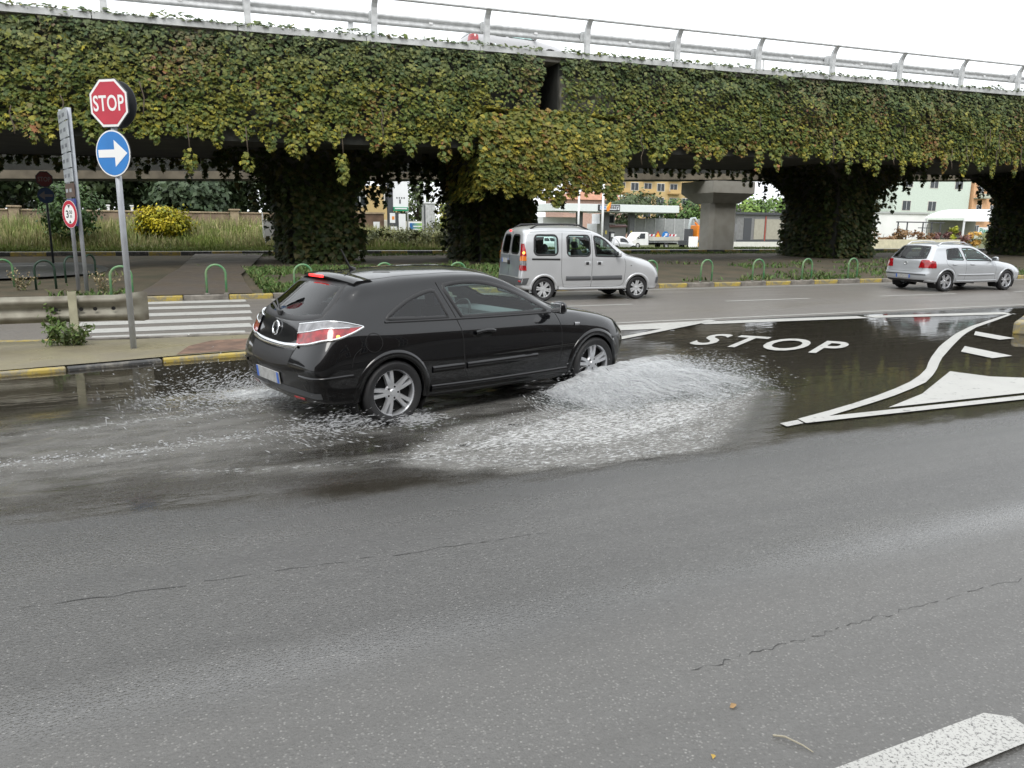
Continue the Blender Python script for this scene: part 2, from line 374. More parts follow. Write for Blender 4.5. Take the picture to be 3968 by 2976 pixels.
# cracks in the asphalt
M_CRACK = mat('crack', (.045, .045, .044), .8)
def crack(pts, w):
    P = []; rr = random.Random(3)
    for i in range(len(pts) - 1):
        for k in range(14):
            t = k / 14; P.append(Vector((pts[i][0] + (pts[i + 1][0] - pts[i][0]) * t, pts[i][1] + (pts[i + 1][1] - pts[i][1]) * t + rr.uniform(-.018, .018))))
    V = []; F = []
    for i, p in enumerate(P):
        ww = w * rr.uniform(.1, 1.3); V += [(p.x, p.y - ww, .002), (p.x, p.y + ww, .002)]
        if i and rr.random() > .3: k = 2 * i; F.append((k - 2, k, k + 1, k - 1))
    pydata('crack', V, F, M_CRACK, SLIP)
crack([(-6, 4.22), (-1, 4.14), (.2, 4.1), (1.5, 4.05), (2.05, 4.02)], .0034)
crack([(1.88, 2.44), (2.32, 2.45), (2.76, 2.46), (3.28, 2.48), (4.13, 2.48), (7, 2.5)], .0025)
# ---- kerb stones: one mesh per length, shared
def kerb_row(parent, pts, z0, h, w, seg, mats, gap=.012, name='kerb_stone'):
    """pts polyline (front edge); one stone every seg metres"""
    P = [Vector(p) for p in pts]; d = [0]
    for i in range(1, len(P)): d.append(d[-1] + (P[i] - P[i - 1]).length)
    def at(t):
        i = max(j for j in range(len(d)) if d[j] <= t + 1e-9); i = min(i, len(P) - 2); return P[i].lerp(P[i + 1], (t - d[i]) / (d[i + 1] - d[i]))
    n = int(d[-1] / seg); cache = {}
    for k in range(n):
        a = at(k * seg); b = at((k + 1) * seg); L_ = (b - a).length - gap; ang = math.atan2(b.y - a.y, b.x - a.x); m = mats[k % len(mats)]
        key = (round(L_, 2), m.name)
        if key not in cache:
            mb = MB().box((0, w / 2, h / 2 - .03), (round(L_, 2), w, h + .06), bev=.018); o = mb.build(name, m, parent); cache[key] = o.data
        else: o = link(name, cache[key], None, parent)
        c = (a + b) / 2; o.location = (c.x, c.y, z0 + random.uniform(-.006, .006)); o.rotation_euler = (0, 0, ang)
# left traffic island
ISL_N = [(-30, 9.6), (-8, 10.3), (-2, 10.72), (-.9, 10.95), (.13, 11.2), (.9, 11.3), (3.0, 11.55), (4.3, 11.8)]
ISL_F = [(4.75, 12.3), (4.3, 12.8), (.96, 13.18), (-.67, 13.22), (-1.71, 13.41), (-2.47, 13.5), (-8, 13.8), (-30, 14.4)]
def _island():
    inner = [(x, y + .13) for x, y in ISL_N] + [(x, y - .12) for x, y in ISL_F]
    isl = sheet('traffic_island', inner, .07, M_ISL)
    kerb_row(isl, ISL_N[1:], 0, .06, .13, 1.12, [M_KYEL, M_KBLK, M_KYEL, M_KYEL, M_KBLK][:], .02)
    kerb_row(isl, [(4.6, 12.75), (.96, 13.32), (-1.71, 13.53), (-8, 13.93), (-14, 14.2)], 0, .075, .15, 1.5, [M_KYEL, M_KCON, M_KCON, M_KCON, M_KYEL])
    sheet('brown_patch', [(-.05, 11.35), (.12, 12.1), (.45, 12.55), (1.2, 12.6), (2.1, 12.3), (2.1, 11.75), (.75, 11.48)], .074, M_PATCH, isl)
    return isl
ISLAND = _island()
# verge under the viaduct, rising gently from the kerb to a plateau
def _verge():
    xs = np.concatenate([np.arange(-60, -10, 5), np.arange(-10, 50, .5), np.arange(50, 100, 5)]); ys = np.array([20.12, 20.6, 21.2, 22, 23, 24, 25, 26.5, 28, 30, 32, 34, 36, 37.05])
    V = []; F = []
    for y in ys:
        for x in xs:
            t = min(1, max(0, (y - 20.12) / 5.5)); lo = min(1, max(0, (x + 2.6) / 1.6)) if y < 36 else 1; z = .11 + .24 * t * t * (3 - 2 * t) * (.12 + .88 * lo)
            if 20.3 < y < 36.5: z += (.3 + .7 * lo) * (.05 * pnoise(Vector((x * .5, y * .6, 0))) + .03 * pnoise(Vector((x * 2, y * 2, 3))))
            V.append((x, y, z))
    n = len(xs)
    for j in range(len(ys) - 1):
        for i in range(n - 1): F.append((j * n + i, j * n + i + 1, (j + 1) * n + i + 1, (j + 1) * n + i))
    o = tag(pydata('verge', V, F, M_SOIL, smooth=True), kind='structure')
    kerb_row(o, [(-30.6, 19.86), (40, 19.86)], 0, .12, .24, 1.025, [M_KCON, M_KYEL], .015)
    kerb_row(o, [(-20, 37.05), (60, 37.05)], .3, .22, .2, 1.27, [M_KBLK, M_KYEL], .012)
    return o
VERGE = _verge()
PATH = sheet('footpath', [(-.9, 19.98, .135), (1.75, 19.98, .135), (1.7, 21.5, .27), (1.75, 23.5, .37), (2.2, 26, .42), (3.75, 36.9, .43), (.9, 36.9, .43), (.15, 26, .42), (-.2, 23.5, .37), (-.5, 21.5, .27)], .4, M_PATHM)
UND = sheet('underpass_lane', [(-20, 25.2), (-4.6, 25.6), (-3.4, 26.2), (-2.2, 27.6), (-1.9, 29.5), (-2.4, 32), (-4, 36.6), (-20, 36.6)], .21, M_ROAD3)
strip('edge_line', (-14, 32), (-4.2, 32.4), .5, .216, M_PAINT, UND)
strip('edge_line', (-60, 37.62), (120, 37.62), .3, .336, M_PAINT, FARR)
strip('edge_line', (-60, 42.6), (120, 42.6), .3, .336, M_PAINT, FARR)
for k in range(6): strip('crossing_stripe', (1.0 + k * .62, 37.9), (1.0 + k * .62, 42.3), .34, .338, M_PAINT, FARR)
# ------------------------------------------------------------------ viaduct
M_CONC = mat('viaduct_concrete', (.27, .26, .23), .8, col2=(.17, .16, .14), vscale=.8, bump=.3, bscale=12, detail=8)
M_CONCD = mat('darkened_stained_concrete', (.055, .055, .048), .9, col2=(.03, .032, .028), vscale=1.2, bump=.4, bscale=9, detail=8)  # stained concrete, colour lowered further to blacken the shaded undersides
M_COPE = mat('coping_concrete', (.52, .53, .52), .7, var=.35, vscale=2.2, bump=.2, bscale=20)
M_GALV = mat('galvanised_steel', (.55, .57, .58), .42, metal=.55, var=.22, vscale=4, rvar=.1)
M_STEEL = mat('dull_grey_steel', (.56, .57, .57), .5, metal=.12, var=.25, vscale=5)
SL = .0185
YN, YF = 26.1, 34.0
def zt(x): return 7.42 + SL * x
def zs(x): return 4.22 + SL * x
def slab(mb, x0, x1, y0, y1, z0, z1, slope=SL, nx=6):
    V = []; F = []
    for i in range(nx + 1):
        x = x0 + (x1 - x0) * i / nx
        for (y, z) in ((y0, z0), (y1, z0), (y1, z1), (y0, z1)): V.append((x, y, z + slope * x))
    for i in range(nx):
        a = 4 * i
        for k in range(4): F.append((a + k, a + 4 + k, a + 4 + (k + 1) % 4, a + (k + 1) % 4))
    F += [(3, 2, 1, 0), tuple(4 * nx + k for k in range(4))]
    mb.add(V, F)
VIA = empty('viaduct', (0, 26, 0), 0, 'long concrete road viaduct smothered in ivy above the far carriageway', 'viaduct')
def vpart(name, mb, m, smooth=False):
    o = mb.build(name, m, VIA, smooth); o.location = (0, -26, 0); return o
GAP0, GAP1 = 12.2, 13.0
for x0, x1 in ((-45, GAP0), (GAP1, 110)):
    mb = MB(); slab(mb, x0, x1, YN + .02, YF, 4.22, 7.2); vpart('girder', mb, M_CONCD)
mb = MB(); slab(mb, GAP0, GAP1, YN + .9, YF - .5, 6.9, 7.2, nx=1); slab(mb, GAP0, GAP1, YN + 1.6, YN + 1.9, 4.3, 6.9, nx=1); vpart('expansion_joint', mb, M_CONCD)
mb = MB(); slab(mb, -45, 110, YN - .12, YF + .1, 7.203, 7.40, nx=30); vpart('deck_slab', mb, M_CONC)
mb = MB(); slab(mb, -45, 110, YN + 1.3, YF - .3, 7.404, 7.56, nx=20); vpart('carriageway', mb, M_CONC)
xx = -40.
while xx < 100:      # coping stones along the near edge
    L_ = 3.84; mb = MB(); slab(mb, xx + .012, xx + L_ - .012, YN - .30, YN + .35, 7.34, 7.52, nx=1); vpart('coping', mb, M_COPE); xx += L_
PIERS = [(5.17, 2.16), (12.4, 2.25), (31.1, 2.4), (47.3, 2.4)]
def pier_hx(z, w, zsoff, fl):
    t = max(0, (z - (zsoff - 1.9)) / 1.9); return w / 2 + fl * t ** 2.4
for k, (px, w) in enumerate(PIERS):
    mb = MB(); V = []; F = []; zz = np.linspace(.1, zs(px) + .02, 14); fl = 2.1 if k != 1 else 1.0
    for z in zz:
        h = pier_hx(z, w, zs(px), fl); hy = 1.8 + max(0, (z - zs(px) + 1.5)) * .6
        for sx, sy in ((-1, -1), (1, -1), (1, 1), (-1, 1)): V.append((px + sx * h, 31 + sy * hy, z))
    for i in range(len(zz) - 1):
        a = 4 * i
        for q in range(4): F.append((a + q, a + (q + 1) % 4, a + 4 + (q + 1) % 4, a + 4 + q))
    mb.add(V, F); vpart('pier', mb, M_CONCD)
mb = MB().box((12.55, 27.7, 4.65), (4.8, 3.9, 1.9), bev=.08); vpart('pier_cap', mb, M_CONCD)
mb = MB().box((14.15, 26.06, 6.35), (2.2, .12, 1.3)); vpart('bare_concrete_panel', mb, mat('pale_bare_concrete', (.20, .19, .16), .8, col2=(.09, .088, .07), vscale=2.5, bump=.3))

# barrier along the near edge of the viaduct
RAIL = empty('bridge_barrier', (0, 26, zt(0)), 0, 'grey steel crash barrier with curved posts along the viaduct edge', 'barrier')
def rpart(name, mb, m, smooth=False):
    o = mb.build(name, m, RAIL, smooth); o.location = (0, -26, -zt(0)); return o
PX0 = 2.55; PSP = 3.84
post_me = None
for k in range(-5, 22):
    x = PX0 + PSP * k; zb = 7.50 + SL * x
    if post_me is None:
        mb = MB(); prof = [(0, 0), (0, .35), (0, .7), (-.03, .88), (-.09, 1.0), (-.18, 1.11), (-.24, 1.16)]
        for s in (-1, 1): pass
        V = []; F = []
        for i, (y, z) in enumerate(prof):
            d = .075 if z < .8 else .075 - (z - .8) * .1
            for sx in (-.09, .09):
                for sy in (-1, 1): V.append((sx, y + sy * d, z))
        for i in range(len(prof) - 1):
            a = 4 * i; b = a + 4
            F += [(a, b, b + 1, a + 1), (a + 2, a + 3, b + 3, b + 2), (a, a + 2, b + 2, b), (a + 1, b + 1, b + 3, a + 3)]
        F += [(0, 1, 3, 2), tuple(len(V) - 4 + i for i in (0, 2, 3, 1))]
        mb.add(V, F); mb.box((0, 0, .015), (.3, .26, .03)); o = rpart('post', mb, M_STEEL); post_me = o.data
    else: o = link('post', post_me, None, RAIL)
    o.location = (x, 0, zb - zt(0))
    mb = MB().box((x - .02, YN + .19, zb + .68), (.14, .2, .34)); rpart('spacer', mb, M_STEEL)
mb = MB()
prof = [(.0, -.18), (.05, -.15), (.055, -.08), (.0, -.035), (.0, .035), (.055, .08), (.05, .15), (0, .18)]
V = []; F = []
xs = np.arange(-30, 90, 3.84)
for x in xs:
    for (y, z) in prof: V.append((x, YN + .33 - y, 7.5 + SL * x + .68 + z))
n = len(prof)
for i in range(len(xs) - 1):
    for q in range(n - 1): F.append((i * n + q, (i + 1) * n + q, (i + 1) * n + q + 1, i * n + q + 1))
mb.add(V, F); soften(rpart('w_beam', mb, M_STEEL), 60)
mb = MB(); mb.tube([(x, YN - .31, 7.5 + SL * x + 1.16) for x in xs], .048, 8); rpart('top_tube', mb, M_STEEL, True)
for k in range(-5, 21):
    x = PX0 + PSP * k + 2.0; mb = MB().box((x, YN + .27, 7.5 + SL * x + .68), (.12, .02, .05)); rpart('reflector', mb, mat('white_reflector', (.8, .8, .8), .3))
tag(MB().box((0, 0, .45), (.16, .12, .95), bev=.02).build('white_marker_post', mat('white_post_paint', (.82, .83, .84), .4), None, loc=(5.75, YN + .45, 7.5 + SL * 5.75)), 'short white post standing among the grey posts of the viaduct barrier', 'post')
lp = empty('viaduct_street_lamp', (28.1, 33.2, 7.9), 0, 'thin street lamp with a long arm above the viaduct barrier', 'street lamp')
MB().tube([(0, 0, 0), (0, 0, 2.55)], .05, 6).build('pole', M_STEEL, lp)
MB().tube([(0, 0, 2.5), (-.5, -.4, 2.44), (-1.1, -.9, 2.3)], .05, 6).build('lamp_arm', M_STEEL, lp)
MB().box((.6, .2, 2.5), (1.2, .25, .1)).build('lamp_head', M_STEEL, lp)

# second, farther viaduct on bare columns
FV = empty('far_viaduct', (0, 38, 0), 0, 'second viaduct behind the ivy one, resting on a bare concrete pillar', 'viaduct')
def fpart(name, mb, m): o = mb.build(name, m, FV); o.location = (0, -38, 0); return o
SF = .030
mb = MB(); slab(mb, -45, 130, 38.9, 42.4, 3.70, 5.6, SF, 10); fpart('girder', mb, M_CONCD)
mb = MB(); slab(mb, -45, 130, 38.8, 38.9, 3.66, 4.0, SF, 10); fpart('edge_beam', mb, mat('brown_concrete', (.22, .19, .14), .8, var=.4, vscale=1.5))
def oct_(cx, cy, wx, wy, c): return [(cx - wx + c, cy - wy), (cx + wx - c, cy - wy), (cx + wx, cy - wy + c), (cx + wx, cy + wy - c), (cx + wx - c, cy + wy), (cx - wx + c, cy + wy), (cx - wx, cy + wy - c), (cx - wx, cy - wy + c)]
M_PIL = mat('pillar_concrete', (.40, .385, .34), .75, col2=(.33, .315, .27), vscale=1.5, bump=.2, bscale=14, detail=8)
mb = MB().prism(oct_(30.7, 39.4, .98, .66, .22), .2, 3.22); fpart('pillar', mb, M_PIL)
mb = MB(); V = []
for (z, wx, wy) in ((3.2, .98, .9), (3.78, 1.5, 1.6), (4.46, 1.5, 1.6)): V += [(30.7 - wx, 39.6 - wy, z), (30.7 + wx, 39.6 - wy, z), (30.7 + wx, 39.6 + wy, z), (30.7 - wx, 39.6 + wy, z)]
F = [(3, 2, 1, 0), (8, 9, 10, 11)] + [(4 * i + q, 4 * i + (q + 1) % 4, 4 * i + 4 + (q + 1) % 4, 4 * i + 4 + q) for i in range(2) for q in range(4)]
mb.add(V, F); fpart('pillar_head', mb, M_PIL)
for bx in (-1.1, 0, 1.1):
    mb = MB().box((30.7 + bx, 39.6, 4.53), (.4, .4, .16)); fpart('bearing', mb, M_CONCD)
for px in (15.6, 39.8):
    mb = MB().prism(oct_(px, 39.4, 1, .66, .2), .1, 3.75 + SF * px); fpart('pillar', mb, M_PIL)

# ------------------------------------------------------------------ ivy
M_LEAF = mat('ivy_leaf', (.08, .09, .03), .5, attr='tint', spec=.3)
def _leaf_bsdf():
    nt = M_LEAF.node_tree; N = nt.nodes; L = nt.links; b = N['Principled BSDF']; out = N['Material Output']
    a = [n for n in N if n.type == 'ATTRIBUTE'][0]
    t = N.new('ShaderNodeBsdfTranslucent'); L.new(a.outputs['Color'], t.inputs[0]); mx = N.new('ShaderNodeMixShader'); mx.inputs[0].default_value = .25
    L.new(b.outputs[0], mx.inputs[1]); L.new(t.outputs[0], mx.inputs[2]); L.new(mx.outputs[0], out.inputs[0])
_leaf_bsdf()
LEAF_OUT = np.array([(0, .35), (.22, .42), (.5, .22), (.30, .02), (.42, -.28), (.14, -.22), (0, -.62), (-.14, -.22), (-.42, -.28), (-.30, .02), (-.5, .22), (-.22, .42)], float)
LEAF_V = np.vstack([np.zeros((1, 3)), np.c_[LEAF_OUT[:, 0], LEAF_OUT[:, 1], -.12 * np.abs(LEAF_OUT[:, 0]) - .10 * np.maximum(0, -LEAF_OUT[:, 1])]])
LEAF_T = np.array([(0, i + 1, (i + 1) % 12 + 1) for i in range(12)])
DIAM_V = np.array([(0, .5, 0), (.36, 0, -.06), (0, -.6, 0), (-.36, 0, -.06)], float); DIAM_T = np.array([(0, 2, 1), (0, 3, 2)])
def unit(a): return a / np.maximum(1e-9, np.linalg.norm(a, axis=-1, keepdims=True))
def leaf_cloud(P, nrm, size, tv=LEAF_V, tt=LEAF_T, up=.8, jit=.36, tipjit=.45):
    """vertices and triangles of leaves at P facing nrm, tilted up towards the light, tips hanging down"""
    n = len(P); w = unit(nrm + np.array([0, 0, up]) + RNG.normal(0, jit, (n, 3)))
    down = np.tile(np.array([0, 0, -1.]), (n, 1)) + RNG.normal(0, tipjit, (n, 3)); t = unit(down - w * np.sum(down * w, 1, keepdims=True))
    yv = -t; xv = np.cross(yv, w); B = np.stack([xv, yv, w], 1)            # rows: local axes
    V = np.einsum('kc,ncd->nkd', tv, B) * size[:, None, None] + P[:, None, :]
    T = (tt[None] + (np.arange(n) * len(tv))[:, None, None]).reshape(-1, 3)
    return V.reshape(-1, 3), T
PAL = np.array([(.055, .085, .026), (.08, .11, .03), (.12, .135, .032), (.205, .20, .038), (.27, .25, .045), (.19, .135, .045), (.21, .10, .05), (.135, .125, .045)])
def snoise(P, s, o=0.):
    return np.array([pnoise(Vector((p[0] * s + o, p[1] * s, p[2] * s + o * 1.7))) for p in P])
def ivy_color(P, green=1., yellow=1., rust=1.):
    n = len(P); big = snoise(P, .55, 3.); mid = snoise(P, 1.7, 9.); r = RNG.random(n)
    c = PAL[RNG.choice(3, n, p=[.24, .42, .34])].copy() * 1.12
    k = (mid * .8 + r * .9 - .45 + .25 * yellow - .25) > .12; c[k] = PAL[RNG.choice([2, 3, 4], k.sum(), p=[.55, .35, .10])]
    k = (big * 1.1 + r * .8 - 1.2 + .25 * rust) > 0; c[k] = PAL[RNG.choice([5, 7, 6, 3], k.sum(), p=[.42, .33, .1, .15])]
    return c * RNG.uniform(.92, 1.28, (n, 1))
def build_ivy(name, label, P, nrm, size, col, parts=300, stems=None, seed=1):
    """one ivy plant: a mass of leaves, the biggest as leaves of their own"""
    base = P.mean(0); root = empty(name, tuple(base), 0, label, 'ivy', 'ivy plants on the viaduct')
    n = len(P)
    front = np.argsort(-(size / np.maximum(1, np.linalg.norm(P, axis=1))))[:parts] if parts else np.array([], int)
    rest = np.setdiff1d(np.arange(n), front)
    V, T = leaf_cloud(P[rest] - base, nrm[rest], size[rest]); c = np.repeat(col[rest], len(LEAF_V), 0)
    tag(tris_mesh('foliage', V, T, M_LEAF, root, c), kind='stuff')
    protos = []
    for i in range(12):
        v, t = leaf_cloud(np.zeros((1, 3)), np.array([[0, -1., 0]]), np.ones(1))
        k = front[i] if len(front) > i else 0
        o = tris_mesh('leaf', v, t, M_LEAF, root, np.repeat(col[k:k + 1], len(LEAF_V), 0)) if len(front) > i else None
        if o: o.location = tuple(P[k] - base); s = size[k]; o.scale = (s, s, s); protos.append(o.data)
    for k in front[12:]:
        o = link('leaf', protos[int(k) % len(protos)], None, root, loc=tuple(P[k] - base)); s = float(size[k]); o.scale = (s, s, s); o.rotation_euler = (RNG.normal(0, .15), RNG.normal(0, .25), RNG.normal(0, .35))
    for st in (stems or []):
        mb = MB().tube([tuple(np.array(p) - base) for p in st], .018, 5); mb.build('stem', mat('ivy_stem', (.09, .07, .05), .9), root, True)
    return root
def bumps(x, z):
    return np.array([.26 * pnoise(Vector((a * .55, 0, b * .8))) + .14 * pnoise(Vector((a * 1.6, 5, b * 1.9))) for a, b in zip(x, z)])
def zlow(x):   # ragged lower hem of the curtain
    return np.array([zs(a) + .08 + .42 * pnoise(Vector((a * .8, 2, 0))) + .45 * pnoise(Vector((a * 2.5, 7, 0))) for a in x])
def face_points(x0, x1, dens, keep=None):
    n = int((x1 - x0) * 3.25 * dens); x = RNG.uniform(x0, x1, n); lo = zlow(x); hi = zt(x) - .10; z = lo + (hi - lo) * RNG.random(n)
    y = YN - .10 - np.abs(bumps(x, z)) * 1.2 - RNG.random(n) * .10 - .12 * np.sin(np.clip((z - lo) / (hi - lo), 0, 1) * math.pi)
    P = np.c_[x, y, z]
    if keep is not None: P = P[keep(P)]
    return P
def bare(P):
    x, z = P[:, 0], P[:, 2]
    hole = (x > GAP0 - .05) & (x < GAP1) & (z > 5.75) & (z < 6.6)
    thin = (x > 10.3) & (x < 15.3) & (z > 5.3) & (z < 6.40) & (RNG.random(len(P)) < .45)
    return ~(hole | thin)
def strand(x, ztop, zbot, wid, n, y=25.75):
    z = zbot + (ztop - zbot) * RNG.random(n); t = (z - zbot) / (ztop - zbot); w = wid * np.sqrt(np.clip(1 - np.abs(2 * t - 1.1) ** 2.2, .05, 1))
    a = RNG.uniform(0, 2 * math.pi, n)
    return np.c_[x + w * np.cos(a) * RNG.uniform(.6, 1, n), y + w * .8 * np.sin(a) * RNG.uniform(.6, 1, n), z], np.c_[np.cos(a), np.sin(a) - .4, np.zeros(n)]
def curtain(name, label, x0, x1, strands, yellow, rust, dens, top_fringe=True, parts=150):
    P = face_points(x0, x1, dens, bare); N = np.tile(np.array([[0, -1., 0]]), (len(P), 1)) + np.c_[RNG.normal(0, .2, len(P)), np.zeros(len(P)), np.zeros(len(P))]
    stems = []
    for (sx, st, sb, w, n) in strands:
        p, q = strand(sx, st, sb, w, n); P = np.vstack([P, p]); N = np.vstack([N, q])
        if st < zs(sx) - .1: stems.append([(sx, 25.75, zs(sx) + .4), (sx + .03, 25.75, st - .1)])
    if top_fringe:   # grey-green tufts over the coping
        m = int((x1 - x0) * 60); x = RNG.uniform(x0, x1, m); k = np.array([pnoise(Vector((a * .8, 1, 4))) + .5 * pnoise(Vector((a * 2.9, 1, 4))) for a in x])
        h = np.clip(.12 + .20 * k, .0, .34); z = 7.50 + SL * x + h * RNG.random(m); pp = np.c_[x, YN - .28 + RNG.uniform(-.06, .3, m), z]
        pp = pp[h > .02]
        mm = int((x1 - x0) * 5); x = RNG.uniform(x0, x1, mm); k2 = np.array([pnoise(Vector((a * 1.1, 8, 4))) for a in x]); x = x[k2 > .12]
        pp = np.vstack([pp, np.c_[x, np.full(len(x), YN - .38), zt(x) + RNG.uniform(-.2, .1, len(x))]])
        P = np.vstack([P, pp]); N = np.vstack([N, np.tile(np.array([[0, -.7, .6]]), (len(pp), 1))])
    for q in range(int((x1 - x0) * .5)):
        sx = RNG.uniform(x0, x1); zz = zs(sx) + RNG.uniform(.4, 1.6); L_ = RNG.uniform(.5, 1.3); pts = []
        for t in np.linspace(0, 1, 5): pts.append((sx + .12 * pnoise(Vector((sx, t * 3, 0))), YN - .42 - .1 * t, zz - L_ * t))
        stems.append(pts)
    size = RNG.uniform(.095, .15, len(P)) * RNG.choice([.8, 1., 1.25, 1.55], len(P), p=[.25, .4, .25, .1]); col = ivy_color(P, 1, yellow, rust)
    hz = np.clip((P[:, 2] - zs(P[:, 0])) / 3.2, 0, 1)[:, None]
    col = col * (1 + np.clip(.55 - hz, 0, 1) * np.array([[.55, .42, .1]])); g = np.clip(hz - .55, 0, 1) * 1.2
    col = col * (1 - g) + (col.mean(1, keepdims=True) * np.array([.80, 1.16, .82])) * g     # grey-green glare tinted into the top leaves, more autumn colour lower down
    build_ivy(name, label, P, N, size, col, parts, stems)
L_STR = [(-.22, 4.55, 4.05, .17, 40), (.66, 3.92, 3.25, .26, 70), (2.30, 3.86, 3.35, .22, 50), (3.76, 4.6, 3.80, .36, 110), (4.3, 4.6, 4.1, .22, 50), (5.20, 4.02, 3.02, .24, 110), (6.57, 4.6, 4.02, .30, 70), (7.5, 4.6, 4.0, .24, 60), (8.64, 4.6, 3.85, .26, 80), (-1.9, 4.5, 3.9, .2, 40), (-3.3, 4.5, 3.9, .25, 60), (1.5, 4.5, 4.0, .2, 40), (9.4, 4.7, 4.0, .3, 80)]
curtain('ivy_curtain', 'yellow green ivy curtain with dangling clumps on the left span of the viaduct', -9, 12.3, L_STR, 1.3, .9, 235, parts=300)
R_STR = []
rr = random.Random(5)
for k in range(30):
    x = 15.6 + k * 1.08 + rr.uniform(-.35, .35); L_ = rr.uniform(.35, 1.0); R_STR.append((x, zs(x) + .35, zs(x) + .3 - L_, rr.uniform(.14, .28), int(40 + L_ * 50)))
curtain('ivy_curtain', 'olive and rust ivy curtain on the right span of the viaduct', 13.0, 49, R_STR, .95, 1.05, 215, parts=300)
# ivy on the pier cap, bright and full
def cap_ivy():
    n = 3900; x = RNG.uniform(9.75, 15.35, n); z = RNG.uniform(2.3, 5.75, n)
    low = 2.62 + np.array([.55 * pnoise(Vector((a * 1.3, 4, 1))) + .3 * pnoise(Vector((a * 3.1, 4, 1))) for a in x]) + .5 * np.abs(x - 12.5) / 2.8
    keep = (z > low) & (z < 5.75 - .12 * np.abs(x - 12.5)); x, z = x[keep], z[keep]; m = len(x)
    y = 25.45 - .25 * np.abs(bumps(x, z)) - RNG.random(m) * .12 - .35 * np.sin(np.clip((z - 2.8) / 3, 0, 1) * math.pi) * np.clip(1.2 - ((x - 12.5) / 2.9) ** 2, 0, 1)
    P = np.c_[x, y, z]; N = np.tile(np.array([[0, -1., .1]]), (m, 1))
    n2 = 500; xt = RNG.uniform(9.9, 15.2, n2); yt = RNG.uniform(25.3, 26.0, n2); P = np.vstack([P, np.c_[xt, yt, 5.64 + RNG.random(n2) * .08]]); N = np.vstack([N, np.tile(np.array([[0, -.3, 1.]]), (n2, 1))])
    n3 = 900; ys_ = RNG.uniform(25.5, 29.5, n3); P = np.vstack([P, np.c_[np.full(n3, 10.0) - RNG.random(n3) * .15, ys_, RNG.uniform(2.6, 5.5, n3)]]); N = np.vstack([N, np.tile(np.array([[-1., 0, .1]]), (n3, 1))])
    col = ivy_color(P, 1, 1.5, 1.15) * np.array([[1.25, 1.12, 1.]])
    build_ivy('pier_cap_ivy', 'bright yellow green ivy clump bulging over the middle pier head', P, N, RNG.uniform(.14, .235, len(P)), col, 200)
cap_ivy()
PIER_LAB = ['dark ivy coating the left pier under the viaduct', 'dark ivy coating the middle pier behind the silver van', 'dark ivy coating the wide right pier under the viaduct', 'dark ivy coating the pier beyond the silver hatchback']
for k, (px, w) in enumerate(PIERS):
    n = 3400; z = RNG.uniform(.25, zs(px), n); zz = zs(px); fl = 2.1 if k != 1 else 1.0
    h = np.array([pier_hx(a, w, zz, fl) for a in z]); s = RNG.random(n)
    left = s < .45; P = np.zeros((n, 3)); N = np.zeros((n, 3))
    hy = 1.8 + np.maximum(0, z - zz + 1.5) * .6; off = .08 + RNG.random(n) * .3
    P[left] = np.c_[px - h - off, 31 + RNG.uniform(-1, 1, n) * hy, z][left]; N[left] = (-1, -.2, .1)
    P[~left] = np.c_[px + RNG.uniform(-1.05, 1.05, n) * h, 31 - hy - off, z][~left]; N[~left] = (0, -1, .1)
    Q = [P]; NN = [N]
    for q in range(34):   # hanging fringe along the flared head, thin and see-through
        t = RNG.random(); sx = RNG.choice([-1, 1]); yy = 31 + RNG.uniform(-2.6, 2.6); x = px + sx * (w / 2 + .15 + t * 2.3); zl = zz - 1.5 + t * 1.3 - RNG.random() * .5
        m = 26; p, nn = strand(x, zz - .9 + t * .9 + .3, zl - .25 - .6 * (1 - t), .13 + .1 * (1 - t), m, yy); Q.append(p); NN.append(nn)
    for q in range(9):    # ragged skirt of leaves down both sides of the stem
        sx = RNG.choice([-1, 1]); yy = 31 + RNG.uniform(-1.8, 1.8); x = px + sx * (w / 2 + RNG.uniform(.2, .55)); ztop = RNG.uniform(1.6, 3.2)
        p, nn = strand(x, ztop, RNG.uniform(.35, 1.0), .16, 34, yy); Q.append(p); NN.append(nn)
    P = np.vstack(Q); N = np.vstack(NN); col = PAL[RNG.choice([0, 0, 1, 7], len(P))] * RNG.uniform(.4, .75, (len(P), 1))  # leaf colours scaled down to deepen the shade round the piers
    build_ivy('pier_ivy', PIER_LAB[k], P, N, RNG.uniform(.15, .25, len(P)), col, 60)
# drooping curtains from the soffit at the far side of the right span (silhouettes against the light)
def back_fringe():
    Q = []; NN = []
    for x in np.arange(15, 58, .42):
        yy = 33.9 + RNG.uniform(-.15, .1); L_ = .12 + abs(RNG.normal(.12, .16)) + (.55 if 27 < x < 29.5 and RNG.random() < .5 else 0); p, nn = strand(x, zs(x) + .12, zs(x) - .05 - L_, .14, int(14 + 40 * L_), yy); Q.append(p); NN.append(nn)
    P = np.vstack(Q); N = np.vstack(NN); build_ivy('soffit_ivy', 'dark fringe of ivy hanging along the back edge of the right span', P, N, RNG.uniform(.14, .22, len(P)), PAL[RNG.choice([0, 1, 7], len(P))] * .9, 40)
back_fringe()
def back_fringe_left():
    Q = []; NN = []
    for x in np.arange(-10, 11, .30):
        L_ = .18 + abs(RNG.normal(.18, .22)); p, nn = strand(x, zs(x) + .12, zs(x) - .05 - L_, .15, int(16 + 42 * L_), 33.9 + RNG.uniform(-.15, .1)); Q.append(p); NN.append(nn)
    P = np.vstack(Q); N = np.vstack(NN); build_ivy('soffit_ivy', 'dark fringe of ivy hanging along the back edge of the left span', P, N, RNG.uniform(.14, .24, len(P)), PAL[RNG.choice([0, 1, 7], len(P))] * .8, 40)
back_fringe_left()
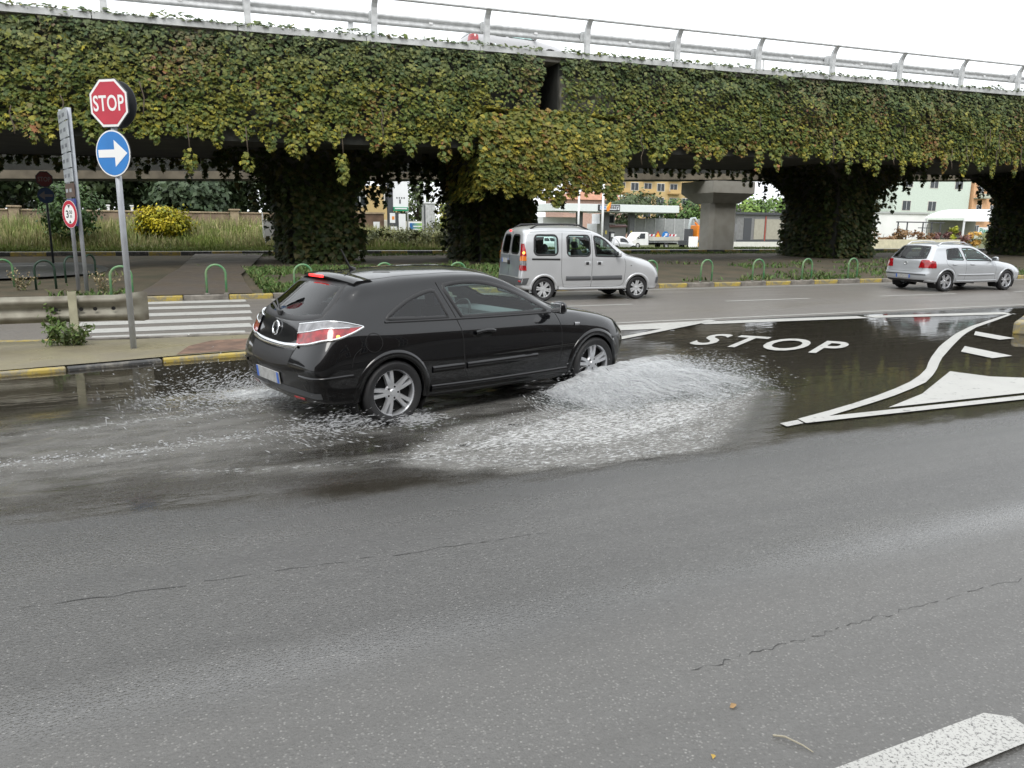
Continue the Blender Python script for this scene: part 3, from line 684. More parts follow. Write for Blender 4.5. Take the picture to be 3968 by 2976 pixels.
# ------------------------------------------------------------------ vehicles
def carpaint(name, col, metal=0., rough=.3, coat=1., spec=.5):
    return mat(name, col, rough, metal=metal, coat=coat, coatr=.025, var=.06, vscale=2., spec=spec)
M_BLACKP = carpaint('black_car_paint', (.003, .0031, .0038), 0, .3, 1., .1)
M_SILV = carpaint('silver_car_paint', (.50, .51, .52), .35, .34)
M_SILV2 = carpaint('cool_silver_car_paint', (.47, .49, .51), .35, .36)
M_WHITEP = carpaint('white_car_paint', (.75, .75, .74), 0, .3)
M_GREYP = carpaint('grey_car_paint', (.16, .165, .175), .4, .35)
M_RUBBER = mat('tyre_rubber', (.018, .018, .019), .6, bump=.2, bscale=60)
M_TRIM = mat('black_plastic_trim', (.018, .018, .019), .45)
M_TRIMG = mat('grey_plastic_trim', (.075, .078, .082), .55)
M_ALLOY = mat('alloy_wheel', (.62, .63, .65), .32, metal=.75)
M_HUBCAP = mat('hubcap_silver', (.55, .56, .57), .4, metal=.4)
M_WELL = mat('wheel_well', (.008, .008, .008), .9)
M_CHROME = mat('chrome', (.8, .81, .82), .1, metal=1.)
M_RED = mat('red_lamp_glass', (.40, .008, .014), .12, coat=1., var=.6, vscale=18)
M_REDL = mat('lit_brake_lamp', (.6, .02, .02), .15, emit=(1, .03, .03, 1.6))
M_AMBERL = mat('lit_tail_bulb', (.9, .3, .02), .2, emit=(1, .35, .04, 4.))
M_ORANGE = mat('orange_lamp_glass', (.6, .16, .02), .15, coat=1.)
M_CLEAR = mat('clear_lamp_glass', (.30, .30, .31), .16, metal=.35, coat=1., var=.55, vscale=16)
M_HEADL = mat('headlamp_glass', (.55, .57, .6), .1, metal=.3, coat=1.)
M_PLATE = mat('plate_white', (.42, .42, .41), .45, var=.3, vscale=20)
M_PBLUE = mat('plate_blue', (.03, .12, .5), .4)
M_CLOTH = mat('seat_cloth', (.035, .036, .04), .9)
M_LINE = mat('interior_lining', (.10, .105, .11), .9)
G_GREEN = glass_mat('green_car_glass', (.78, .93, .90))
G_DARK = glass_mat('privacy_car_glass', (.22, .25, .29))
G_REAR = glass_mat('rear_car_glass', (.45, .5, .5))

def cr(p0, p1, p2, p3, t):
    return .5 * ((2 * p1) + (-p0 + p2) * t + (2 * p0 - 5 * p1 + 4 * p2 - p3) * t * t + (-p0 + 3 * p1 - 3 * p2 + p3) * t ** 3)
def loft_body(st, nu=7, nv=5):
    """st: stations x 10 lines of (x, y>=0, z); returns verts grid faces of the full closed skin"""
    S = np.array(st, float)                             # s,10,3
    mir = S[:, ::-1].copy()[:, 1:-1]; mir[:, :, 1] *= -1
    R = np.concatenate([S, mir], 1)                     # closed ring of 18
    ns, nr = R.shape[:2]
    def ph(i):
        if i < 0: q = R[1].copy(); q = np.roll(q[::-1], 1, 0); return q      # mirrored neighbour beyond the end seam
        if i >= ns: q = R[ns - 2].copy(); q = np.roll(q[::-1], 1, 0); return q
        return R[i]
    rows = []
    for i in range(ns - 1):
        for k in range(nu): rows.append(cr(ph(i - 1), ph(i), ph(i + 1), ph(i + 2), k / nu))
    rows.append(R[-1]); A = np.array(rows)
    cols = []
    for j in range(nr):
        for k in range(nv): cols.append(cr(A[:, (j - 1) % nr], A[:, j], A[:, (j + 1) % nr], A[:, (j + 2) % nr], k / nv))
    G = np.stack(cols, 1)
    n, m = G.shape[:2]; V = G.reshape(-1, 3); F = []
    for i in range(n - 1):
        for j in range(m): F.append((i * m + j, (i + 1) * m + j, (i + 1) * m + (j + 1) % m, i * m + (j + 1) % m))
    bm = bmesh.new(); vs = [bm.verts.new(p) for p in V]
    for f in F:
        try: bm.faces.new([vs[i] for i in f])
        except ValueError: pass
    bmesh.ops.remove_doubles(bm, verts=bm.verts[:], dist=.0015)
    bmesh.ops.dissolve_degenerate(bm, edges=bm.edges[:], dist=.0008)
    bmesh.ops.recalc_face_normals(bm, faces=bm.faces[:])
    return bm
def inpoly(p, poly):
    x, y = p; c = False; n = len(poly); j = n - 1
    for i in range(n):
        xi, yi = poly[i]; xj, yj = poly[j]
        if (yi > y) != (yj > y) and x < (xj - xi) * (y - yi) / (yj - yi) + xi: c = not c
        j = i
    return c
def edist(p, poly):
    p = Vector(p); best = 9
    for i in range(len(poly)):
        a = Vector(poly[i]); b = Vector(poly[(i + 1) % len(poly)]); d = b - a; t = max(0, min(1, (p - a).dot(d) / max(1e-9, d.length_squared))); best = min(best, (p - a - d * t).length)
    return best
def resamp(P, n, smooth=True):
    P = [Vector(p) for p in P]
    if smooth and len(P) > 2:
        Q = []
        for i in range(len(P) - 1):
            a = P[i - 1] if i else P[0] * 2 - P[1]; d = P[i + 2] if i + 2 < len(P) else P[-1] * 2 - P[-2]
            for k in range(8): Q.append(cr(np.array(a), np.array(P[i]), np.array(P[i + 1]), np.array(d), k / 8))
        P = [Vector(q) for q in Q] + [P[-1]]
    d = [0]
    for i in range(1, len(P)): d.append(d[-1] + (P[i] - P[i - 1]).length)
    out = []; i = 0
    for k in range(n):
        t = d[-1] * k / (n - 1)
        while i < len(P) - 2 and d[i + 1] < t: i += 1
        out.append(P[i].lerp(P[i + 1], (t - d[i]) / max(1e-9, d[i + 1] - d[i])))
    return out
class Car:
    def __init__(s, name, label, cat, st, loc, yaw, group=None, nu=7, nv=5):
        s.root = empty(name, loc, yaw, label, cat, group); s.bm = loft_body(st, nu, nv)
        s.bm.faces.ensure_lookup_table(); s.bvh = BVHTree.FromBMesh(s.bm); s.cuts = []
    # projections of 2D design coordinates on to the skin
    def side(s, sg):
        def f(p):
            h = s.bvh.ray_cast(Vector((p[0], sg * 3, p[1])), Vector((0, -sg, 0))); return (h[0], h[1]) if h[0] else (Vector((p[0], sg * .8, p[1])), Vector((0, sg, 0)))
        return f
    def end(s, sx):
        def f(p):
            h = s.bvh.ray_cast(Vector((sx * 8, p[0], p[1])), Vector((-sx, 0, 0))); return (h[0], h[1]) if h[0] else (Vector((sx, p[0], p[1])), Vector((sx, 0, 0)))
        return f
    def top(s):
        def f(p):
            h = s.bvh.ray_cast(Vector((p[0], p[1], 5)), Vector((0, 0, -1))); return (h[0], h[1]) if h[0] else (Vector((p[0], p[1], 1)), Vector((0, 0, 1)))
        return f
    def near(s):
        def f(p):
            h = s.bvh.find_nearest(Vector(p)); return h[0], h[1]
        return f
    def patch(s, name, bot, top, m, pr, off=.004, n=18, k=8, parent=None, smooth=True, curve=True):
        b = resamp(bot, n, curve); t = resamp(top, n, curve); V = []; F = []
        for j in range(k + 1):
            for i in range(n):
                q, nn = pr(b[i].lerp(t[i], j / k)); V.append(q + nn * off)
        for j in range(k):
            for i in range(n - 1): F.append((j * n + i, j * n + i + 1, (j + 1) * n + i + 1, (j + 1) * n + i))
        return s.fix(pydata(name, V, F, m, parent or s.root, smooth), V)
    def fix(s, o, V):
        bm = bmesh.new(); bm.from_mesh(o.data); bmesh.ops.remove_doubles(bm, verts=bm.verts[:], dist=.0004)
        for f in bm.faces:
            h = s.bvh.find_nearest(f.calc_center_median())
            if h[1] and f.normal.dot(h[1]) < 0: f.normal_flip()
        bm.to_mesh(o.data); bm.free(); o.data.polygons.foreach_set('use_smooth', [True] * len(o.data.polygons)); return o
    def strip(s, name, pts, w, m, pr, h=.004, closed=False, parent=None, n=40, curve=True, base=-.002):
        """raised moulding / rubber seal / shut line following the skin"""
        P = resamp(list(pts) + ([pts[0]] if closed else []), n, curve and not closed)
        if closed: P = P[:-1]
        N_ = len(P); V = []; F = []; prof = ((-.5, base), (-.36, h), (.36, h), (.5, base))
        for i in range(N_):
            a = P[i - 1] if (i or closed) else P[0]; b = P[(i + 1) % N_] if (i < N_ - 1 or closed) else P[-1]; d = (b - a)
            d = d.normalized() if d.length > 1e-9 else Vector((1,) + (0,) * (len(P[i]) - 1))
            if len(P[i]) == 2:
                nn = Vector((-d.y, d.x))
                for t, o in prof:
                    q, nr = pr(P[i] + nn * w * t); V.append(q + nr * o)
            else:
                q, nr = pr(P[i]); nn = nr.cross(d).normalized()
                for t, o in prof:
                    q2, nr2 = pr(q + nn * w * t); V.append(q2 + nr2 * o)
        for i in range(N_ if closed else N_ - 1):
            for k in range(3): F.append((4 * i + k, 4 * i + k + 1, 4 * ((i + 1) % N_) + k + 1, 4 * ((i + 1) % N_) + k))
        return s.fix(pydata(name, V, F, m, parent or s.root, True), V)
    def window(s, name, bot, top, g, kind='side', sg=-1, frame=.05, fm=None, inset=.02, off=.002):
        pr = s.side(sg) if kind == 'side' else s.end(sg)
        o = s.patch(name, bot, top, g, pr, off)
        poly = [tuple(p) for p in resamp(bot, 24)] + [tuple(p) for p in resamp(top, 24)][::-1]
        s.cuts.append((kind, sg, poly, inset))
        if frame:
            # outline without repeated corner points
            P = []
            for p in poly:
                if not P or (Vector(p) - Vector(P[-1])).length > .012: P.append(p)
            if (Vector(P[0]) - Vector(P[-1])).length < .012: P.pop()
            s.strip('seal', P, frame, fm or M_TRIM, pr, .005, True, o, n=len(P) + 1, base=.0)
        return o
    def wheels(s, R_, rim, xs, track, m_rim, spokes, width=.2, arch=None, arch_m=None, arch_w=.045, double=True, turn=0):
        for x in xs:
            for sg in (-1, 1):
                e = wheel_obj(R_, rim, width, m_rim, spokes, double); o = copy_tree(e, s.root); o.location = (x, sg * track, R_); o.rotation_euler = (0, random.uniform(0, 6), 0 if sg < 0 else math.pi)
                s.cuts.append(('arch', sg, (x, R_ + .005, arch or R_ + .055), 0))
                ra = (arch or R_ + .055)
                pts = [(x + ra * math.cos(t), R_ + .005 + ra * math.sin(t)) for t in np.linspace(-.35, math.pi + .35, 30)]
                pts = [p for p in pts if p[1] > .2]
                s.strip('wheel_arch', pts, arch_w, arch_m or s.paint, s.side(sg), .014, n=36, base=-.02)
                mb = MB(); V = []; F = []; ts = np.linspace(-.6, math.pi + .6, 20)
                for t in ts:
                    for yy in (sg * (track + .06), sg * (track - .26)): V.append((x + (ra + .012) * math.cos(t), yy, R_ + (ra + .012) * math.sin(t)))
                for i in range(len(ts) - 1): F.append((2 * i, 2 * i + 1, 2 * i + 3, 2 * i + 2))
                mb.add(V, F); nv = len(V); mb.add([(x, sg * (track - .26), R_)] + [V[2 * i + 1] for i in range(len(ts))], [(0, i + 1, i + 2) for i in range(len(ts) - 1)]); mb.build('wheel_well', M_WELL, s.root)
    def finish(s, m, lining=True):
        bm = s.bm; dele = []
        for f in bm.faces:
            c = f.calc_center_median()
            for kind, sg, poly, ins in s.cuts:
                if kind == 'arch':
                    if c.y * sg > .35 and (Vector((c.x - poly[0], c.z - poly[1]))).length < poly[2] + .004: dele.append(f); break
                elif kind == 'side':
                    if c.y * sg > .3 and abs(f.normal.y) > .25 and inpoly((c.x, c.z), poly) and edist((c.x, c.z), poly) > ins: dele.append(f); break
                else:
                    if f.normal.x * sg > .1 and inpoly((c.y, c.z), poly) and edist((c.y, c.z), poly) > ins: dele.append(f); break
        dele = set(dele)
        bmesh.ops.delete(bm, geom=list(dele), context='FACES')
        me = bpy.data.meshes.new('body'); bm.to_mesh(me); o = link('body', me, m, s.root, True)
        if lining:
            bm.normal_update()
            for v in bm.verts: v.co -= v.normal * .022
            l = bpy.data.meshes.new('interior_lining'); bm.to_mesh(l); link('interior_lining', l, M_LINE, s.root, True)
        bm.free(); return o
WHEELS = {}
def wheel_obj(R_, rim, width, m_rim, spokes, double):
    key = (R_, rim, spokes, double, m_rim.name)
    if key in WHEELS: return WHEELS[key]
    w = bpy.data.objects.new('wheel', None)           # axis along local y, outer face towards -y
    Mx = Matrix.Rotation(math.radians(90), 4, 'X')    # local z -> -y ; profile height h -> y=-h
    hw = width / 2
    def add(name, mb, m, sm=True):
        me = bpy.data.meshes.new(name); me.from_pydata([tuple(p) for p in mb.v], [], mb.f); me.update(); me.materials.append(m); me.polygons.foreach_set('use_smooth', [sm] * len(me.polygons))
        if sm:
            try: me.set_sharp_from_angle(angle=math.radians(38))
            except Exception: pass
        o = bpy.data.objects.new(name, me); o.parent = w; return o
    rt = R_ - rim
    add('tyre', MB().lathe([(rim - .006, -hw * .82), (rim + rt * .25, -hw * .98), (rim + rt * .62, -hw), (R_ - .018, -hw * .86), (R_ - .004, -hw * .66), (R_, 0), (R_ - .004, hw * .66), (R_ - .018, hw * .86), (rim + rt * .62, hw), (rim + rt * .25, hw * .98), (rim - .006, hw * .82)], 40, Mx), M_RUBBER)
    mb = MB().lathe([(rim * .93, -hw * .6), (rim * .93, hw * .5), (rim * .945, hw * .70), (rim * .985, hw * .84), (rim + .002, hw * .80), (rim + .002, hw * .6)], 40, Mx)
    add('rim', mb, m_rim)
    add('brake_disc', MB().lathe([(.0, hw * .1), (rim * .93, hw * .1)], 24, Mx), M_WELL)
    mb = MB()
    for k in range(spokes):
        a0 = 2 * math.pi * k / spokes
        for da in ((-.17, .17) if double else (0,)):
            V = []; prof = [(.05, .030, hw * .52), (rim * .5, .024, hw * .66), (rim * .78, .022, hw * .72), (rim * .965, .027, hw * .70)]
            if not double: prof = [(.05, .05, hw * .5), (rim * .5, .045, hw * .64), (rim * .965, .04, hw * .68)]
            for (r, hwid, h) in prof:
                a = a0 + da * (1 if r > .08 else .6) * (1.25 - .35 * r / rim); c, s_ = math.cos(a), math.sin(a)
                for t, dh in ((-1, -.03), (-.7, 0), (.7, 0), (1, -.03)): V.append(Mx @ Vector((r * c - hwid * t * s_, r * s_ + hwid * t * c, h + dh)))
            F = []
            for i in range(len(prof) - 1):
                for q in range(3): F.append((4 * i + q, 4 * i + 4 + q, 4 * i + 5 + q, 4 * i + 1 + q))
            mb.add(V, F)
    add('spokes', mb, m_rim)
    mb = MB().lathe([(.0, hw * .64), (.028, hw * .64), (.034, hw * .58), (.075, hw * .56), (.085, hw * .4)], 20, Mx); add('hub', mb, m_rim)
    if spokes == 5:
        for k in range(5):
            a = 2 * math.pi * (k + .5) / 5; add('wheel_bolt', MB().lathe([(.0, hw * .575), (.011, hw * .575), (.011, hw * .5)], 6, Mx @ Matrix.Translation((.055 * math.cos(a), .055 * math.sin(a), 0))), M_WELL, False)
    WHEELS[key] = w; return w
def seat(root, x, y, z, w=.5, hb=.58, headrest=True, m=None):
    s = MB().box((x, y, z), (.5, w, .16), bev=.05)
    s.box((x - .24, y, z + .30), (.14, w, hb), rot=Matrix.Rotation(-.25, 3, 'Y'), bev=.05); o = s.build('seat', m or M_CLOTH, root, True); soften(o)
    if headrest:
        h = MB().box((x - .34, y, z + .68), (.09, .27, .17), rot=Matrix.Rotation(-.2, 3, 'Y'), bev=.035); h.tube([(x - .31, y - .06, z + .5), (x - .335, y - .06, z + .62)], .007, 6); h.tube([(x - .31, y + .06, z + .5), (x - .335, y + .06, z + .62)], .007, 6); soften(h.build('headrest', m or M_CLOTH, root))
def steering(root, x, y, z):
    mb = MB(); R = Matrix.Rotation(math.radians(-62), 3, 'Y')
    mb.tube([Vector((x, y, z)) + R @ Vector((.18 * math.cos(t), .18 * math.sin(t), 0)) for t in np.linspace(0, 2 * math.pi, 24, endpoint=False)], .014, 6, True)
    mb.box((x + .02, y, z - .01), (.05, .3, .05), rot=R); mb.build('steering_wheel', M_TRIM, root, True)
def plate(car, pos, tilt=0, w=.52, h=.11, face=-1):
    b = MB().box((0, 0, 0), (.012, w, h)); o = b.build('number_plate', M_PLATE, car.root, loc=pos, rot=(0, tilt, 0))
    for sy in (-1, 1): MB().box((face * .0015, sy * (w / 2 - .022), 0), (.012, .042, h - .004)).build('blue_band', M_PBLUE, o)
    return o
def mirror(car, x, y, z, m, base=M_TRIM):
    for sg in (-1, 1):
        mb = MB().box((x, sg * (y + .10), z), (.10, .19, .13), bev=.04, taper=(.8, .85)); o = soften(mb.build('door_mirror', m, car.root), 50)
        MB().box((x - .054, sg * (y + .10), z), (.006, .15, .095), bev=.002).build('mirror_glass', M_CHROME, o)
        MB().box((x + .02, sg * (y + .005), z - .04), (.08, .06, .05), bev=.015).build('mirror_foot', base, o)

# ---- black three-door coupe hatchback in the water
def L10(*a): return [tuple(p) for p in a]
ASTRA = [
 L10((-.62, 0, .24), (-.76, 0, .27), (-.82, 0, .36), (-.85, 0, .50), (-.845, 0, .64), (-.77, 0, .80), (-.70, 0, .98), (-.48, 0, 1.18), (-.25, 0, 1.345), (.05, 0, 1.405)),
 L10((-.58, 0, .22), (-.735, .42, .26), (-.80, .47, .36), (-.83, .49, .50), (-.825, .49, .64), (-.75, .47, .80), (-.675, .46, .98), (-.455, .42, 1.17), (-.22, .38, 1.335), (.1, 0, 1.41)),
 L10((-.5, 0, .21), (-.63, .70, .26), (-.695, .80, .36), (-.735, .825, .50), (-.73, .825, .64), (-.65, .785, .82), (-.57, .72, .975), (-.35, .63, 1.155), (-.14, .53, 1.325), (.2, 0, 1.418)),
 L10((-.35, 0, .2), (-.40, .72, .24), (-.42, .83, .33), (-.43, .862, .50), (-.43, .868, .66), (-.38, .845, .84), (-.32, .785, .975), (-.12, .675, 1.17), (.02, .545, 1.335), (.35, 0, 1.425)),
 L10((0, 0, .2), (0, .73, .22), (0, .84, .30), (0, .872, .48), (0, .880, .66), (.02, .862, .83), (.05, .80, .965), (.15, .685, 1.20), (.25, .55, 1.36), (.5, 0, 1.43)),
 L10((.45, 0, .2), (.45, .74, .2), (.45, .835, .28), (.45, .866, .46), (.45, .872, .64), (.45, .862, .82), (.47, .80, .955), (.52, .68, 1.235), (.55, .56, 1.372), (.75, 0, 1.434)),
 L10((.95, 0, .2), (.95, .74, .2), (.95, .835, .27), (.95, .864, .45), (.95, .870, .63), (.95, .862, .81), (.95, .80, .945), (.95, .67, 1.255), (.95, .555, 1.378), (1.0, 0, 1.432)),
 L10((1.4, 0, .2), (1.4, .74, .2), (1.4, .835, .27), (1.4, .864, .45), (1.4, .87, .62), (1.4, .86, .80), (1.4, .80, .935), (1.36, .665, 1.235), (1.30, .55, 1.35), (1.24, 0, 1.408)),
 L10((1.85, 0, .2), (1.85, .74, .2), (1.85, .835, .27), (1.85, .866, .45), (1.85, .872, .62), (1.85, .86, .80), (1.87, .795, .925), (1.76, .69, 1.105), (1.64, .56, 1.225), (1.56, 0, 1.31)),
 L10((2.25, 0, .2), (2.25, .74, .2), (2.25, .835, .28), (2.25, .868, .46), (2.25, .874, .62), (2.25, .855, .79), (2.24, .78, .90), (2.12, .71, .965), (2.06, .54, 1.045), (2.0, 0, 1.125)),
 L10((2.55, 0, .2), (2.55, .73, .21), (2.55, .835, .29), (2.55, .870, .47), (2.55, .874, .62), (2.55, .85, .775), (2.53, .77, .875), (2.46, .66, .925), (2.42, .42, .955), (2.38, 0, .97)),
 L10((2.9, 0, .2), (2.88, .71, .21), (2.9, .82, .29), (2.9, .858, .47), (2.9, .862, .61), (2.88, .825, .745), (2.86, .74, .83), (2.84, .58, .868), (2.83, .34, .89), (2.82, 0, .90)),
 L10((3.1, 0, .2), (3.09, .64, .2), (3.12, .73, .28), (3.13, .77, .46), (3.13, .77, .60), (3.10, .735, .70), (3.12, .66, .765), (3.12, .50, .80), (3.12, .28, .82), (3.12, 0, .828)),
 L10((3.2, 0, .2), (3.25, .42, .2), (3.31, .50, .28), (3.345, .54, .45), (3.34, .54, .575), (3.31, .50, .655), (3.28, .44, .70), (3.29, .34, .73), (3.28, .18, .745), (3.28, 0, .752)),
 L10((3.22, 0, .2), (3.34, 0, .22), (3.42, 0, .3), (3.46, 0, .45), (3.45, 0, .57), (3.42, 0, .635), (3.395, 0, .67), (3.375, 0, .69), (3.365, 0, .705), (3.355, 0, .715))]
def build_astra():
    c = Car('black_car', 'black three-door hatchback splashing through the flooded slip road', 'car', ASTRA, (1.57, 7.72, 0), .275, nu=8, nv=6)
    c.paint = M_BLACKP; r = c.root
    for sg in (-1, 1):
        w = c.window('door_window', [(.82, .962), (1.3, .955), (1.97, .952)], [(.66, 1.265), (.9, 1.29), (1.2, 1.272), (1.5, 1.19), (1.75, 1.075), (1.97, .962)], G_GREEN, 'side', sg, .045)
        c.window('quarter_window', [(-.02, .995), (.3, .98), (.66, .97)], [(-.02, 1.0), (.12, 1.085), (.28, 1.16), (.46, 1.215), (.56, 1.225)], G_DARK, 'side', sg, .04)
        # shut lines, belt moulding, handle, side moulding
        d = c.strip('door_gap', [(.60, 1.30), (.66, 1.15), (.74, .97), (.78, .80), (.80, .55), (.84, .38), (.98, .305), (1.5, .30), (1.98, .305), (2.08, .40), (2.10, .60), (2.09, .80), (2.06, .935)], .011, M_WELL, c.side(sg), .0012, n=70)
        c.strip('belt_moulding', [(-.05, .968), (.4, .955), (1.0, .942), (1.5, .936), (2.0, .932)], .022, M_TRIM, c.side(sg), .008, n=40)
        c.strip('side_moulding', [(.42, .485), (.79, .485)], .07, M_BLACKP, c.side(sg), .016, n=12)
        c.strip('side_moulding', [(.83, .485), (1.3, .485), (1.75, .49)], .07, M_BLACKP, c.side(sg), .016, n=24)
        c.strip('sill_cover', [(.42, .295), (1.2, .285), (2.2, .29)], .075, M_BLACKP, c.side(sg), .016, n=30)
        h = c.strip('door_handle', [(.93, .80), (1.03, .812), (1.13, .812), (1.17, .80)], .038, M_BLACKP, c.side(sg), .032, n=14, base=.008)
        c.patch('handle_recess', [(.95, .765), (1.05, .75), (1.14, .765)], [(.95, .80), (1.05, .805), (1.14, .80)], M_WELL, c.side(sg), .002, 10, 3, h)
        c.strip('side_repeater', [(2.30, .795), (2.375, .79)], .036, M_CLEAR, c.side(sg), .010, n=6)
        c.strip('bumper_gap', [(-.33, .76), (-.40, .70), (-.43, .60)], .008, M_WELL, c.side(sg), .001, n=16)
        # tail lamp: clear upper part, red lower part, bright surround
        bot = [(-.765, sg * .47, .775), (-.70, sg * .66, .80), (-.57, sg * .79, .835), (-.42, sg * .85, .90), (-.28, sg * .84, .955)]
        top = [(-.70, sg * .42, .955), (-.64, sg * .60, .985), (-.53, sg * .715, .99), (-.40, sg * .79, .985), (-.28, sg * .84, .962)]
        mid = [tuple(np.array(a) * .42 + np.array(b) * .58) for a, b in zip(bot, top)]
        near = c.near()
        lamp = c.patch('tail_lamp', mid, top, M_CLEAR, near, .012, 20, 6)
        c.patch('red_lens', bot, mid, M_RED, near, .013, 20, 6, lamp)
        c.strip('lamp_surround', bot, .022, M_CHROME, near, .018, n=26, parent=lamp)
        c.strip('lamp_surround', bot[::-1][:1] + top[::-1], .012, M_CHROME, near, .016, n=26, parent=lamp)
        c.strip('lamp_divider', mid[:4], .012, M_CHROME, near, .017, n=16, parent=lamp)
        q = (-.53, sg * .805, .865); hh, nn = near(q)
        b = MB(); b.lathe([(0, .004), (.012, .003), (.016, 0)], 12, Matrix.Translation(hh + nn * .014) @ nn.to_track_quat('Z', 'Y').to_matrix().to_4x4()); b.build('lit_bulb', M_AMBERL, lamp)
        c.patch('head_lamp', [(3.22, sg * .68, .575), (3.33, sg * .55, .585)], [(3.02, sg * .78, .745), (3.22, sg * .58, .715)], M_HEADL, near, .008, 10, 6)
        c.strip('bumper_moulding', [(-.78, sg * .60, .52), (-.70, sg * .78, .52), (-.56, sg * .84, .52), (-.42, sg * .86, .52)], .035, M_BLACKP, near, .012, n=20)
        c.strip('rear_reflector', [(-.78, sg * .42, .30), (-.75, sg * .58, .30)], .035, M_RED, near, .006, n=8)
        c.patch('lower_bumper_insert', [(-.82, sg * .08, .34), (-.78, sg * .5, .34), (-.67, sg * .78, .335)], [(-.845, sg * .08, .40), (-.81, sg * .5, .40), (-.70, sg * .80, .39)], M_TRIMG, near, .003, 14, 3)
    # fuel flap on the right
    pts = [(-.20 + .085 * math.cos(t), .80 + .085 * math.sin(t)) for t in np.linspace(0, 2 * math.pi, 28, endpoint=False)]
    c.strip('fuel_flap', pts, .008, M_WELL, c.side(-1), .001, True, n=29)
    # tailgate: window, seal, chrome strip, emblem, spoiler, wiper, plate
    c.window('rear_window', [(-.60, 1.035), (-.3, 1.0), (0, .995), (.3, 1.0), (.60, 1.035)], [(-.47, 1.30), (-.2, 1.318), (0, 1.32), (.2, 1.318), (.47, 1.30)], G_REAR, 'end', -1, .05)
    c.window('windscreen', [(-.62, .99), (-.3, .985), (0, .985), (.3, .985), (.62, .99)], [(-.50, 1.335), (-.2, 1.375), (0, 1.38), (.2, 1.375), (.50, 1.335)], G_GREEN, 'end', 1, .05)
    e = c.end(-1)
    c.strip('chrome_strip', [(-.50, .775), (-.25, .755), (0, .75), (.25, .755), (.50, .775)], .05, M_CHROME, e, .016, n=30)
    c.strip('tailgate_gap', [(-.66, 1.0), (-.50, .93), (-.47, .76), (-.40, .60), (-.25, .55), (0, .545), (.25, .55), (.40, .60), (.47, .76), (.50, .93), (.66, 1.0)], .010, M_WELL, e, .001, n=60)
    c.patch('plate_recess', [(-.42, .60), (0, .57), (.42, .60)], [(-.45, .735), (0, .715), (.45, .735)], M_TRIM, e, .002, 16, 4)
    q, nn = e((0, .885)); Mq = Matrix.Translation(q + nn * .012) @ nn.to_track_quat('Z', 'Y').to_matrix().to_4x4()
    eb = MB(); eb.tube([Mq @ Vector((.062 * math.cos(t), .062 * math.sin(t), 0)) for t in np.linspace(0, 2 * math.pi, 28, endpoint=False)], .010, 8, True); em = eb.build('emblem', M_CHROME, r, True)
    z1 = MB().prism([(-.075, .004), (-.01, .022), (-.01, .008), (.075, -.004), (.01, -.022), (.01, -.008)], -.005, .012, Mq @ Matrix.Rotation(math.pi / 2, 4, 'Z')); z1.build('emblem_bolt', M_CHROME, em)
    q, nn = e((0, .445)); plate(c, (q.x - .014, 0, .455), -.12)
    sp = MB(); V = []; F = []; ys = np.linspace(-.56, .56, 21)
    for y in ys:
        k = (abs(y) / .56) ** 2; zz = 1.385 - .055 * k; x0 = -.32 + .10 * k
        V += [(x0, y, zz - .035), (x0 - .012, y, zz - .018), (x0 + .02, y, zz + .003), (x0 + .16, y, zz + .022 - .01 * k), (x0 + .22, y, zz - .03)]
    for i in range(len(ys) - 1):
        for j in range(5): F.append((5 * i + j, 5 * i + 5 + j, 5 * i + 5 + (j + 1) % 5, 5 * i + (j + 1) % 5))
    F += [tuple(range(5)), tuple(len(V) - 1 - i for i in range(5))]
    sp.add(V, F); spo = soften(sp.build('roof_spoiler', M_BLACKP, r), 50)
    MB().box((-.333, 0, 1.358), (.012, .30, .024), bev=.004).build('high_brake_lamp', M_REDL, spo)
    wi = MB(); a, _ = e((.05, 1.02)); b_, nb = e((.34, 1.06)); wi.tube([a + Vector((-.03, 0, 0)), b_ + nb * .03], .011, 6); wi.tube([e((.12, 1.035))[0] + Vector((-.02, 0, 0)), e((.44, 1.10))[0] + nb * .02], .007, 5); wi.box(tuple(a + Vector((-.02, 0, 0))), (.04, .07, .05), bev=.01); wi.build('rear_wiper', M_TRIM, r)
    an = MB(); an.tube([(.04, 0, 1.40), (-.06, 0, 1.60)], [.012, .005], 6); an.tube([(.07, 0, 1.40), (.03, 0, 1.43)], [.03, .014], 8); an.build('aerial', M_TRIM, r)
    mirror(c, 1.98, .85, 1.0, M_BLACKP)
    for sg in (-1, 1): c.strip('roof_joint', [(-.1, .50 * sg), (.4, .545 * sg), (.95, .545 * sg), (1.25, .535 * sg)], .012, M_WELL, c.top(), .001, n=30)
    c.wheels(.312, .222, (0, 2.614), .775, M_ALLOY, 5, .205, .365, M_BLACKP, .085)
    c.finish(M_BLACKP)
    for y in (-.36, .36): seat(r, 1.12, y, .44)
    seat(r, .42, 0, .46, 1.2, .45, False)
    d = MB().box((1.88, 0, .80), (.38, 1.34, .22), bev=.06); soften(d.build('dashboard', M_TRIMG, r)); steering(r, 1.6, .36, .84)
    MB().box((1.0, 0, .27), (2.6, 1.2, .06)).build('floor_pan', M_WELL, r)
    return c
build_astra()
